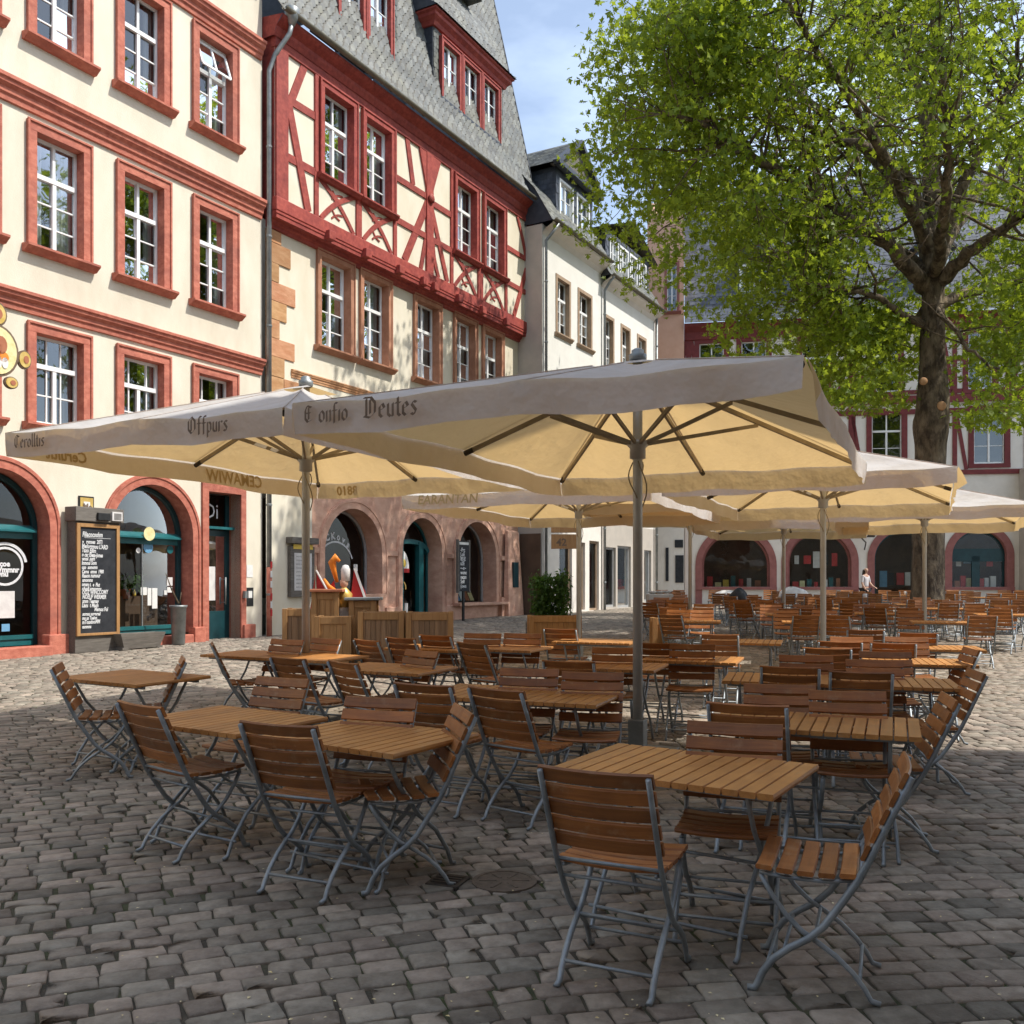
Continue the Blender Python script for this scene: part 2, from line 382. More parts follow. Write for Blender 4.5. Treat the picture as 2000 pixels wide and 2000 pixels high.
def wood_mat(name, a, b, dark, rough=0.42, vary=0.16):
    m, nt, out = nodes(name); L = nt.links.new
    tc = N(nt, 'ShaderNodeTexCoord'); oi = N(nt, 'ShaderNodeObjectInfo')
    mul = N(nt, 'ShaderNodeMath', operation='MULTIPLY'); mul.inputs[1].default_value = 53.0
    L(oi.outputs['Random'], mul.inputs[0])
    ad = N(nt, 'ShaderNodeVectorMath', operation='ADD'); L(tc.outputs['Object'], ad.inputs[0]); L(mul.outputs[0], ad.inputs[1])
    mp = N(nt, 'ShaderNodeMapping', Scale=(1.5, 26, 26)); L(ad.outputs[0], mp.inputs['Vector'])
    no = N(nt, 'ShaderNodeTexNoise', Scale=2.2, Detail=7.0, Roughness=0.62, Distortion=0.4); L(mp.outputs[0], no.inputs['Vector'])
    cr = N(nt, 'ShaderNodeValToRGB')
    cr.color_ramp.elements[0].position = 0.30; cr.color_ramp.elements[0].color = col(a)
    cr.color_ramp.elements[1].position = 0.68; cr.color_ramp.elements[1].color = col(b)
    e = cr.color_ramp.elements.new(0.2); e.color = col(dark)
    L(no.outputs['Fac'], cr.inputs['Fac'])
    n2 = N(nt, 'ShaderNodeTexNoise', Scale=7.0, Detail=4.0); L(ad.outputs[0], n2.inputs['Vector'])
    r2 = N(nt, 'ShaderNodeMapRange'); r2.inputs['From Min'].default_value = 0.35; r2.inputs['From Max'].default_value = 0.75; r2.inputs['To Min'].default_value = 0.0; r2.inputs['To Max'].default_value = 0.45
    L(n2.outputs['Fac'], r2.inputs['Value'])
    mx = N(nt, 'ShaderNodeMix', data_type='RGBA'); mx.inputs['B'].default_value = col(dark); L(r2.outputs['Result'], mx.inputs['Factor']); L(cr.outputs['Color'], mx.inputs['A'])
    n4 = N(nt, 'ShaderNodeTexNoise', Scale=11.0, Detail=6.0, Roughness=0.7); L(ad.outputs[0], n4.inputs['Vector'])
    r4 = N(nt, 'ShaderNodeMapRange'); r4.inputs['From Min'].default_value = 0.56; r4.inputs['From Max'].default_value = 0.74; r4.inputs['To Max'].default_value = 0.5; L(n4.outputs['Fac'], r4.inputs['Value'])
    m4 = N(nt, 'ShaderNodeMix', data_type='RGBA'); m4.inputs['B'].default_value = (0.40, 0.26, 0.14, 1); L(r4.outputs['Result'], m4.inputs['Factor']); L(mx.outputs['Result'], m4.inputs['A']); mx = m4
    hs = N(nt, 'ShaderNodeHueSaturation'); mr = N(nt, 'ShaderNodeMapRange'); mr.inputs['To Min'].default_value = 1 - vary; mr.inputs['To Max'].default_value = 1 + vary
    L(oi.outputs['Random'], mr.inputs['Value']); L(mr.outputs['Result'], hs.inputs['Value']); L(mx.outputs['Result'], hs.inputs['Color'])
    bs = N(nt, 'ShaderNodeBsdfPrincipled', Roughness=rough); bs.inputs['Specular IOR Level'].default_value = 0.45
    rr = N(nt, 'ShaderNodeMapRange'); rr.inputs['To Min'].default_value = rough - 0.1; rr.inputs['To Max'].default_value = rough + 0.2
    L(no.outputs['Fac'], rr.inputs['Value']); L(rr.outputs['Result'], bs.inputs['Roughness'])
    L(hs.outputs['Color'], bs.inputs['Base Color'])
    bp = N(nt, 'ShaderNodeBump', Distance=0.0012); L(no.outputs['Fac'], bp.inputs['Height']); L(bp.outputs['Normal'], bs.inputs['Normal'])
    L(bs.outputs['BSDF'], out.inputs['Surface'])
    return m
wood_mat('chair_wood', (0.24, 0.083, 0.021), (0.385, 0.146, 0.036), (0.10, 0.033, 0.012), vary=0.26)
wood_mat('table_wood', (0.385, 0.165, 0.042), (0.53, 0.245, 0.068), (0.22, 0.09, 0.026), vary=0.12)

def cloth_mat(name, top, trans, fac):
    m, nt, out = nodes(name); L = nt.links.new
    tc = N(nt, 'ShaderNodeTexCoord')
    no = N(nt, 'ShaderNodeTexNoise', Scale=1.3, Detail=6.0, Roughness=0.6); L(tc.outputs['Object'], no.inputs['Vector'])
    cr = N(nt, 'ShaderNodeValToRGB')
    cr.color_ramp.elements[0].position = 0.3; cr.color_ramp.elements[0].color = col([c * f for c, f in zip(top, (0.80, 0.77, 0.72))])
    cr.color_ramp.elements[1].position = 0.7; cr.color_ramp.elements[1].color = col(top)
    L(no.outputs['Fac'], cr.inputs['Fac'])
    d = N(nt, 'ShaderNodeBsdfDiffuse'); L(cr.outputs['Color'], d.inputs['Color'])
    t = N(nt, 'ShaderNodeBsdfTranslucent', Color=col(trans))
    mx = N(nt, 'ShaderNodeMixShader', Fac=fac); L(d.outputs[0], mx.inputs[1]); L(t.outputs[0], mx.inputs[2])
    wv = N(nt, 'ShaderNodeTexNoise', Scale=5.0, Detail=3.0); L(tc.outputs['Object'], wv.inputs['Vector'])
    bp = N(nt, 'ShaderNodeBump', Distance=0.04, Strength=0.7); L(wv.outputs['Fac'], bp.inputs['Height'])
    L(bp.outputs['Normal'], d.inputs['Normal']); L(bp.outputs['Normal'], t.inputs['Normal'])
    L(mx.outputs[0], out.inputs['Surface'])
    return m
cloth_mat('canopy_cloth', (0.80, 0.79, 0.775), (0.63, 0.42, 0.175), 0.46)

def leaf_mat(name, c1, c2, tr):
    m, nt, out = nodes(name); L = nt.links.new
    at = N(nt, 'ShaderNodeAttribute', attribute_name='tint')
    cr = N(nt, 'ShaderNodeValToRGB')
    cr.color_ramp.elements[0].color = col(c1); cr.color_ramp.elements[1].color = col(c2)
    L(at.outputs['Fac'], cr.inputs['Fac'])
    d = N(nt, 'ShaderNodeBsdfPrincipled', Roughness=0.5); d.inputs['Specular IOR Level'].default_value = 0.35
    L(cr.outputs['Color'], d.inputs['Base Color'])
    t = N(nt, 'ShaderNodeBsdfTranslucent')
    cr2 = N(nt, 'ShaderNodeMix', data_type='RGBA'); cr2.inputs['Factor'].default_value = 0.55; cr2.inputs['B'].default_value = col(tr)
    L(cr.outputs['Color'], cr2.inputs['A']); L(cr2.outputs['Result'], t.inputs['Color'])
    mx = N(nt, 'ShaderNodeMixShader', Fac=0.5); L(d.outputs[0], mx.inputs[1]); L(t.outputs[0], mx.inputs[2])
    L(mx.outputs[0], out.inputs['Surface'])
    return m
leaf_mat('tree_leaf', (0.085, 0.155, 0.012), (0.225, 0.305, 0.026), (0.50, 0.57, 0.03))
leaf_mat('hedge_leaf', (0.030, 0.075, 0.014), (0.075, 0.15, 0.03), (0.12, 0.22, 0.03))

def glass_mat(name, refl, tint, alpha):
    """window glass: reflection plus a see-through part that darkens what lies behind"""
    m, nt, out = nodes(name); L = nt.links.new
    g = N(nt, 'ShaderNodeBsdfGlossy', Color=(0.9, 0.95, 1.0, 1), Roughness=0.015)
    tr = N(nt, 'ShaderNodeBsdfTransparent', Color=col(tint))
    lw = N(nt, 'ShaderNodeFresnel', IOR=1.5)
    mr = N(nt, 'ShaderNodeMapRange'); mr.inputs['From Min'].default_value = 0.04; mr.inputs['From Max'].default_value = 0.9; mr.inputs['To Min'].default_value = refl; mr.inputs['To Max'].default_value = 0.9
    L(lw.outputs[0], mr.inputs['Value'])
    tc = N(nt, 'ShaderNodeTexCoord')
    wv = N(nt, 'ShaderNodeTexNoise', Scale=1.7, Detail=1.0); L(tc.outputs['Object'], wv.inputs['Vector'])
    bp = N(nt, 'ShaderNodeBump', Distance=0.006, Strength=0.7); L(wv.outputs['Fac'], bp.inputs['Height']); L(bp.outputs['Normal'], g.inputs['Normal'])
    mx = N(nt, 'ShaderNodeMixShader'); L(mr.outputs['Result'], mx.inputs['Fac']); L(tr.outputs[0], mx.inputs[1]); L(g.outputs[0], mx.inputs[2])
    L(mx.outputs[0], out.inputs['Surface'])
    return m
glass_mat('window_glass', 0.14, (0.62, 0.66, 0.66), 0.5)
glass_mat('shop_glass', 0.035, (0.80, 0.83, 0.82), 0.5)
M = MATS
# ------------------------------------------------------------------ the square: joint bed and setts
AB = Facade((-9.417, 17.42), (0.4866, 0.8736))          # plane of the left row of houses
FF = Facade((8.16, 46.0), (0.985, -0.172))              # plane of the house closing the square

gm = MB()
NX = 24
for i in range(NX + 1):
    for j in range(NX + 1):
        x = -60 + 120 * i / NX; y = -30 + 110 * j / NX
        gm.v.append((x, y, gz(y) - 0.011))
for i in range(NX):
    for j in range(NX):
        a = i * (NX + 1) + j
        gm.f.append((a, a + NX + 1, a + NX + 2, a + 1))
ground = tag(gm.build('ground', M['ground_joint']), 'cobbled square rising gently towards the arched shops', None, None, 'structure')

GXS = np.linspace(-45, 45, 4000)
_t = np.clip((GXS + 1.6) / 3.4, 0, 1); _s = _t * _t * (3 - 2 * _t)
_gp = 0.03 + 0.42 * (1 - _s) + 0.05 * np.sin(GXS * 0.9)
_G = np.cumsum(_gp) * (GXS[1] - GXS[0]); _G -= np.interp(0, GXS, _G)
def warp(x): return np.interp(x, GXS, _G)

stones = []
v = -22.0
while v < 68:
    hv = random.uniform(0.060, 0.076)
    vc = v + hv
    x = -34 + random.random() * 0.2
    while x < 34:
        ln = random.uniform(0.125, 0.19) * (1.0 if x < 0.6 else 1.12)
        xc = x + ln / 2
        yc = vc + float(np.interp(xc, GXS, _G)) if abs(xc) < 34 else 0
        x += ln
        if 1.6 < yc < 52 and abs(xc) < 0.64 * yc + 2.2:
            if (Vector((xc, yc)) - AB.O).dot(AB.n) > -0.6 and (Vector((xc, yc)) - FF.O).dot(FF.n) > -0.3:
                stones.append((xc, vc, ln / 2, hv, yc))
    v += 2 * hv
inframe = [s for s in stones if s[4] > 3.3 and abs(s[0]) < 0.545 * s[4]]
inframe.sort(key=lambda s: s[4])
near = inframe[:300]
nearset = set(id(s) for s in near)
def stone_geo(lst, lod):
    """vertices / polygons of a list of setts; lod 0 full, 1 no skirt, 2 four-cornered"""
    V, Lp, St, T = [], [], [], []
    nb = 0
    for (xc, vc, hx, hv, yc) in lst:
        sl = float(np.interp(xc, GXS, _gp))
        g = 0.0035 + random.random() * 0.0045
        a, b = hx - g, hv - g
        j = 0.008
        zt = random.uniform(-0.004, 0.005); tx = random.uniform(-0.014, 0.014); ty = random.uniform(-0.014, 0.014)
        tint = min(1, max(0, random.gauss(0.5, 0.24)))
        if lod < 2:
            c = 0.11
            out = [(-a, -b*(1-c*1.4)), (-a*(1-c), -b), (a*(1-c), -b), (a, -b*(1-c*1.4)), (a, b*(1-c*1.4)), (a*(1-c), b), (-a*(1-c), b), (-a, b*(1-c*1.4))]
        else:
            out = [(-a, -b), (a, -b), (a, b), (-a, b)]
        out = [(p + random.uniform(-j, j), q + random.uniform(-j, j)) for p, q in out]
        n = len(out)
        rings = ([(1.0, -0.03), (0.99, -0.006), (0.92, 0.0)] if lod == 0 else [(1.02, -0.014), (0.88, 0.0)])
        for (k, z) in rings:
            for (p, q) in out:
                x = xc + p * k - sl * q * k; vv = vc + q * k
                V.append((x, vv, z + zt + p * tx + q * ty)); T.append(tint)
        V.append((xc, vc, 0.002 + zt)); T.append(tint)
        m = len(rings)
        for r in range(m - 1):
            for k in range(n):
                k2 = (k + 1) % n
                St.append(len(Lp)); Lp += [nb + r*n + k, nb + r*n + k2, nb + (r+1)*n + k2, nb + (r+1)*n + k]
        cidx = nb + m * n
        for k in range(n):
            k2 = (k + 1) % n
            St.append(len(Lp)); Lp += [nb + (m-1)*n + k, nb + (m-1)*n + k2, cidx]
        nb += m * n + 1
    V = np.array(V, dtype=np.float64)
    V[:, 1] += warp(V[:, 0])
    V[:, 2] += SLOPE * V[:, 1]
    return V, Lp, St, np.array(T, dtype=np.float32)
def stone_obj(name, V, Lp, St, T, origin=None):
    if origin is not None: V = V - np.array(origin)
    me = np_mesh(name, V, Lp, St, M['cobble'], smooth=True)
    at = me.attributes.new('tint', 'FLOAT', 'POINT'); at.data.foreach_set('value', T)
    o = bpy.data.objects.new(name, me); COL.objects.link(o); o.parent = ground
    if origin is not None: o.location = origin
    return o
for s in near:
    V, Lp, St, T = stone_geo([s], 0)
    stone_obj('cobblestone', V, Lp, St, T, tuple(V[-1]))
rest = [s for s in stones if id(s) not in nearset]
for nm, lod, lo, hi in (('cobble_paving', 0, 0, 10.5), ('cobble_paving', 1, 10.5, 22), ('cobble_paving', 2, 22, 99)):
    V, Lp, St, T = stone_geo([s for s in rest if lo <= s[4] < hi], lod)
    tag(stone_obj(nm, V, Lp, St, T), None, None, None, 'stuff')

# ------------------------------------------------------------------ building helpers
class Bld:
    def __init__(s, name, label, cat, fac, d=0.0, zb=0.0):
        s.fac, s.d, s.zb = fac, d, zb
        w = fac.world(0, 0, zb)
        s.root = empty(name, w, (0, 0, fac.ang))
        tag(s.root, label, cat)
    def put(s, mb, name, mat, parent=None, smooth=False, bevel=0.0):
        """mb holds facade-local (s, -d, absolute z) coordinates"""
        mb.v = [(x, y, z - s.zb) for x, y, z in mb.v]
        o = mb.build(name, M[mat] if isinstance(mat, str) else mat, s.root if parent is None else parent, smooth, bevel)
        return o

def arc_pts(c, r, zs, n=20, a0=math.pi, a1=0.0, squash=1.0):
    return [(c + r * math.cos(a0 + (a1 - a0) * k / n), zs + squash * r * math.sin(a0 + (a1 - a0) * k / n)) for k in range(n + 1)]

def wall(B, name, mat, s0, s1, z0, z1, openings, y=0.0, thick=0.4, parent=None):
    """front skin with real openings and their reveals; openings: ('r', s0, s1, z0, z1) or ('a', centre, radius, z0, zspring)"""
    mb = MB()
    rects = []
    for o in openings:
        if o[0] == 'r': rects.append(o[1:5])
        else: rects.append((o[1] - o[2], o[1] + o[2], o[3], o[4] + o[2]))
    xs = sorted(set([s0, s1] + [min(max(r[k], s0), s1) for r in rects for k in (0, 1)]))
    zs = sorted(set([z0, z1] + [min(max(r[k], z0), z1) for r in rects for k in (2, 3)]))
    for i in range(len(xs) - 1):
        for j in range(len(zs) - 1):
            cx, cz = (xs[i] + xs[i+1]) / 2, (zs[j] + zs[j+1]) / 2
            if any(r[0] < cx < r[1] and r[2] < cz < r[3] for r in rects): continue
            mb.quad((xs[i], y, zs[j]), (xs[i+1], y, zs[j]), (xs[i+1], y, zs[j+1]), (xs[i], y, zs[j+1]))
    for o in openings:
        if o[0] == 'r':
            a, b, c, d = o[1:5]
            for p, q in (((a, c), (a, d)), ((b, d), (b, c)), ((a, d), (b, d)), ((b, c), (a, c))):
                mb.quad((p[0], y, p[1]), (q[0], y, q[1]), (q[0], y + thick, q[1]), (p[0], y + thick, p[1]))
        else:
            c, r, zb_, zsp = o[1:5]
            pts = arc_pts(c, r, zsp, 20)
            for k in range(20):
                (xa, za), (xb, zb2) = pts[k], pts[k+1]
                mb.quad((xa, y, za), (xb, y, zb2), (xb, y, zsp + r), (xa, y, zsp + r))
                mb.quad((xa, y, za), (xa, y + thick, za), (xb, y + thick, zb2), (xb, y, zb2))
            for xx in (c - r, c + r):
                mb.quad((xx, y, zb_), (xx, y + thick, zb_), (xx, y + thick, zsp), (xx, y, zsp))
    me = MB(); me.v, me.f = mb.v, mb.f
    me.v = [(a, b, c - B.zb) for a, b, c in me.v]
    m_ = bpy.data.meshes.new(name); m_.from_pydata(me.v, [], me.f)
    bm = bmesh.new(); bm.from_mesh(m_); bmesh.ops.remove_doubles(bm, verts=bm.verts, dist=1e-4); bm.to_mesh(m_); bm.free()
    return link(name, m_, M[mat], parent or B.root)

CURT = {}
def window(B, s0, s1, z0, z1, y=0.0, stone='red_sandstone', fw=0.17, proud=0.06, rows=4, cols=2, trans=True, sill=True, inset=0.17, sash='white_paint', steps=True, curtains=0, fine=True, sill_out=0.15, top=True, label=None, dark=True, glass='window_glass', tcols=None):
    """s0..s1, z0..z1 = outside of the stone surround (sill top = z0)"""
    mb = MB()
    i0, i1, h0, h1 = s0 + fw, s1 - fw, z0, z1 - fw
    yo = y - proud
    for a, b, w_ in ((s0, i0, 0), (i1, s1, 0)):
        mb.box(a, b, yo, y + inset + 0.06, z0, z1 - fw)
    mb.box(s0, s1, yo, y + inset + 0.06, z1 - fw, z1)
    if steps:
        e = 0.035
        mb.box(s0 - 0.012, s0 + e, yo - 0.028, yo + 0.01, z0 + 0.001, z1 - e)
        mb.box(s1 - e, s1 + 0.012, yo - 0.028, yo + 0.01, z0 + 0.001, z1 - e)
        mb.box(s0 - 0.012, s1 + 0.012, yo - 0.028, yo + 0.01, z1 - e, z1 + 0.012)
    w = B.put(mb, 'window', stone, bevel=0.007 if fine and steps else 0.0)
    if label: w['label'] = label
    if sill:
        sb = MB()
        zt = z0
        o_ = 0.09
        prof = [(y + 0.02, zt - 0.001), (yo - sill_out, zt - 0.012), (yo - sill_out, zt - 0.055), (yo - sill_out * 0.55, zt - 0.10), (yo - 0.02, zt - 0.15), (y + 0.02, zt - 0.15)]
        n = len(prof)
        vs = [(s0 - o_, p[0], p[1]) for p in prof] + [(s1 + o_, p[0], p[1]) for p in prof]
        sb.add(vs, [tuple(range(n)), tuple(range(2*n - 1, n - 1, -1))] + [(k, (k+1) % n, n + (k+1) % n, n + k) for k in range(n)])
        B.put(sb, 'sill', stone, w)
    # sash frame
    f = MB()
    yf0, yf1 = y + inset - 0.01, y + inset + 0.05
    t = 0.055
    e = 0.003
    f.box(i0 + e, i0 + t, yf0, yf1, h0 + e, h1 - e); f.box(i1 - t, i1 - e, yf0, yf1, h0 + e, h1 - e)
    f.box(i0 + t, i1 - t, yf0, yf1, h0 + e, h0 + t + 0.02); f.box(i0 + t, i1 - t, yf0, yf1, h1 - t, h1 - e)
    zt = h0 + (h1 - h0) * 0.66 if trans else None
    mid = (i0 + i1) / 2
    if trans:
        f.box(i0 + t, i1 - t, yf0 - 0.025, yf1, zt - 0.045, zt + 0.045)
    zs_lo, zs_hi = h0 + t + 0.02, (zt - 0.045 if trans else h1 - t)
    f.box(mid - 0.04, mid + 0.04, yf0 - 0.015, yf1, zs_lo, zs_hi)
    secs = [(zs_lo, zs_hi, rows - 1 if trans else rows, cols)]
    if trans:
        if not tcols or tcols == 2: f.box(mid - 0.03, mid + 0.03, yf0, yf1, zt + 0.045, h1 - t)
        secs.append((zt + 0.045, h1 - t, 1, tcols or cols))
    panes = []
    for (za, zb_, nr, nc) in secs:
        for r_ in range(nr):
            for c_ in range(nc):
                xa = i0 + t + (i1 - i0 - 2*t) * c_ / nc; xb = i0 + t + (i1 - i0 - 2*t) * (c_ + 1) / nc
                za2 = za + (zb_ - za) * r_ / nr; zb2 = za + (zb_ - za) * (r_ + 1) / nr
                panes.append((xa, xb, za2, zb2))
        for r_ in range(1, nr):
            zz = za + (zb_ - za) * r_ / nr
            f.box(i0 + t, i1 - t, yf0 + 0.012, yf1 - 0.01, zz - 0.014, zz + 0.014)
        for c_ in range(1, nc):
            xx = i0 + t + (i1 - i0 - 2*t) * c_ / nc
            if abs(xx - mid) > 0.05: f.box(xx - 0.014, xx + 0.014, yf0 + 0.014, yf1 - 0.012, za, zb_)
    B.put(f, 'sash_frame', sash, w)
    for (xa, xb, za, zb_) in panes:
        p = MB()
        jx, jz = random.uniform(-0.004, 0.004), random.uniform(-0.004, 0.004)
        yy = y + inset + 0.028
        p.add([(xa, yy - jx, za - B.zb * 0), (xb, yy + jx, za), (xb, yy + jx + jz, zb_), (xa, yy - jx + jz, zb_)], [(0, 1, 2, 3)])
        B.put(p, 'pane', glass, w)
    # dark room and curtains behind the glass
    rb = MB()
    yb = y + inset + 0.9
    a, b, c, d = i0 - 0.1, i1 + 0.1, h0 - 0.1, h1 + 0.1
    yq = y + inset + 0.062
    rb.quad((a, yb, c), (b, yb, c), (b, yb, d), (a, yb, d))
    rb.quad((a, yq, c), (a, yb, c), (a, yb, d), (a, yq, d)); rb.quad((b, yq, c), (b, yb, c), (b, yb, d), (b, yq, d))
    rb.quad((a, yq, d), (b, yq, d), (b, yb, d), (a, yb, d)); rb.quad((a, yq, c), (b, yq, c), (b, yb, c), (a, yb, c))
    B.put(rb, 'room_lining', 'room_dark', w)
    if curtains:
        cm = MB()
        wid = (i1 - i0) * (0.2 if curtains == 1 else 0.34)
        for sgn, base in ((1, i0 + 0.02), (-1, i1 - 0.02)):
            n = 14
            pts = [(base + sgn * wid * k / n, y + inset + 0.16 + 0.03 * math.sin(k * 1.9)) for k in range(n + 1)]
            for k in range(n):
                cm.quad((pts[k][0], pts[k][1], h0 + 0.02), (pts[k+1][0], pts[k+1][1], h0 + 0.02), (pts[k+1][0], pts[k+1][1], h1), (pts[k][0], pts[k][1], h1))
        B.put(cm, 'curtain', 'curtain', w, True)
    return w

def cornice(B, name, mat, s0, s1, zb, zt, out, y=0.0, prof=None):
    """moulded string course between zb and zt, projecting out"""
    h = zt - zb
    pr = prof or [(0, 0), (0.25, 0.02), (0.28, 0.22), (0.45, 0.30), (0.48, 0.48), (0.80, 0.62), (0.84, 0.74), (1.0, 0.80), (1.0, 0.95), (0.0, 1.0)]
    mb = MB(); n = len(pr)
    vs = [(s, y - out * p, zb + h * q) for s in (s0, s1) for p, q in pr]
    mb.add(vs, [tuple(range(n)), tuple(range(2*n - 1, n - 1, -1))] + [(k, (k+1) % n, n + (k+1) % n, n + k) for k in range(n)])
    return B.put(mb, name, mat)

def arch_surround(B, mat, c, ro, wi, z0, zs, y=0.0, proud=0.05, depth=0.4, plinth=None, name='arch_surround', parent=None, roll=True):
    mb = MB()
    ri = ro - wi
    o = [(c - ro, z0)] + arc_pts(c, ro, zs, 28) + [(c + ro, z0)]
    i = [(c - ri, z0)] + arc_pts(c, ri, zs, 28) + [(c + ri, z0)]
    mb.ring(o, i, y - proud, y + depth)
    if roll:
        o2 = [(c - ro + 0.03, z0)] + arc_pts(c, ro - 0.03, zs, 28) + [(c + ro - 0.03, z0)]
        i2 = [(c - ro + 0.075, z0)] + arc_pts(c, ro - 0.075, zs, 28) + [(c + ro - 0.075, z0)]
        mb.ring(o2, i2, y - proud - 0.022, y - proud + 0.01)
    return B.put(mb, name, mat, parent)

def interior(B, s0, s1, z0, z1, y0, depth, mat='interior', parent=None):
    rb = MB(); yb = y0 + depth
    rb.quad((s0, yb, z0), (s1, yb, z0), (s1, yb, z1), (s0, yb, z1))
    rb.quad((s0, y0, z0), (s0, yb, z0), (s0, yb, z1), (s0, y0, z1)); rb.quad((s1, y0, z0), (s1, yb, z0), (s1, yb, z1), (s1, y0, z1))
    rb.quad((s0, y0, z1), (s1, y0, z1), (s1, yb, z1), (s0, yb, z1)); rb.quad((s0, y0, z0), (s1, y0, z0), (s1, yb, z0), (s0, yb, z0))
    return B.put(rb, 'shop_room', mat, parent)

def arch_glass(B, c, r, z0, zs, y, parent, name='pane', mat='shop_glass'):
    mb = MB()
    pts = [(c - r, z0)] + arc_pts(c, r, zs, 24) + [(c + r, z0)]
    mb.add([(x, y, z) for x, z in pts], [tuple(range(len(pts)))])
    return B.put(mb, name, mat, parent)

TEXTS = 0
def text_mesh(s, size, bold=0.0, shear=0.0, space=1.0):
    cu = bpy.data.curves.new('lettering', 'FONT')
    cu.body = s; cu.size = size; cu.offset = bold; cu.shear = shear; cu.space_character = space
    cu.resolution_u = 2
    ob = bpy.data.objects.new('lettering_tmp', cu); COL.objects.link(ob)
    bpy.context.view_layer.update()
    me = bpy.data.meshes.new_from_object(ob)
    bpy.data.objects.remove(ob, do_unlink=True); bpy.data.curves.remove(cu)
    return me
def lettering(s, size, mat, parent, loc, rot, bold=0.0, shear=0.0, mirror=False, scale=(1, 1, 1), name='lettering'):
    me = text_mesh(s, size, bold, shear)
    me.materials.clear(); me.materials.append(M[mat])
    o = bpy.data.objects.new(name, me); COL.objects.link(o); o.parent = parent
    o.location = loc; o.rotation_euler = rot
    o.scale = (-scale[0] if mirror else scale[0], scale[1], scale[2])
    return o

BL = {'E': ([[(.5,.85),(.2,.95),(.08,.7),(.08,.25),(.25,.05),(.55,.18)],[(.08,.55),(.42,.55)],[(.3,.85),(.3,.2)]],.72), 'C': ([[(.55,.82),(.25,.97),(.06,.72),(.06,.25),(.25,.03),(.55,.18)],[(.3,.85),(.3,.2)]],.7),
 'O': ([[(.3,1),(.05,.75),(.05,.25),(.3,0),(.57,.25),(.57,.75),(.3,1)],[(.27,.85),(.27,.15)]],.76), 'D': ([[(.02,.95),(.4,.95),(.62,.7),(.62,.25),(.35,.02),(.02,.1)],[(.16,.9),(.16,.1)],[(.36,.85),(.36,.2)]],.8),
 'o': ([[(.2,.62),(.05,.45),(.05,.15),(.2,0),(.35,.15),(.35,.45),(.2,.62)]],.46), 'n': ([[(.08,.6),(.08,0)],[(.08,.5),(.28,.62),(.33,.5),(.33,0)]],.46), 'f': ([[(.35,.95),(.2,1),(.14,.85),(.14,-.1)],[(0,.58),(.32,.58)]],.38),
 'i': ([[(.1,.6),(.1,0)],[(.08,.8),(.14,.84)]],.26), 'e': ([[(.08,.32),(.33,.42),(.22,.62),(.07,.48),(.07,.12),(.2,0),(.34,.1)]],.44), 'u': ([[(.08,.6),(.08,.12),(.22,0),(.33,.1)],[(.33,.6),(.33,0)]],.46),
 't': ([[(.14,.85),(.14,.1),(.26,0)],[(0,.6),(.28,.6)]],.34), 's': ([[(.32,.55),(.18,.62),(.08,.48),(.3,.2),(.2,0),(.05,.08)]],.42), 'r': ([[(.08,.6),(.08,0)],[(.08,.5),(.25,.62),(.33,.54)]],.4),
 'l': ([[(.1,1),(.1,.1),(.2,0)]],.26), 'p': ([[(.08,.62),(.08,-.3)],[(.08,.5),(.22,.62),(.34,.48),(.34,.14),(.22,0),(.08,.1)]],.46), ' ': ([], .3)}
def gothic(s, size, mat, parent, loc, rot, scale=1.0):
    """broad-nib gothic letters drawn stroke by stroke"""
    mb = MB(); x = 0.0; k = 0; nib = Vector((0.062, 0, 0.040))
    for ch in s:
        strokes, w = BL[ch]
        for st in strokes:
            for a, b in zip(st, st[1:]):
                A_, B_ = Vector(((x + a[0]) * scale, 0, a[1])), Vector(((x + b[0]) * scale, 0, b[1])); dz = Vector((0, -0.00015 * k, 0)); k += 1
                vs = [A_ - nib, A_ + nib, B_ + nib, B_ - nib]
                mb.add([(v + dz) * size for v in vs], [(0, 1, 2, 3)])
        x += w
    me = bpy.data.meshes.new('lettering'); me.from_pydata(mb.v, [], mb.f); me.materials.append(M[mat])
    o = bpy.data.objects.new('lettering', me); COL.objects.link(o); o.parent = parent; o.location = loc; o.rotation_euler = rot
    return o

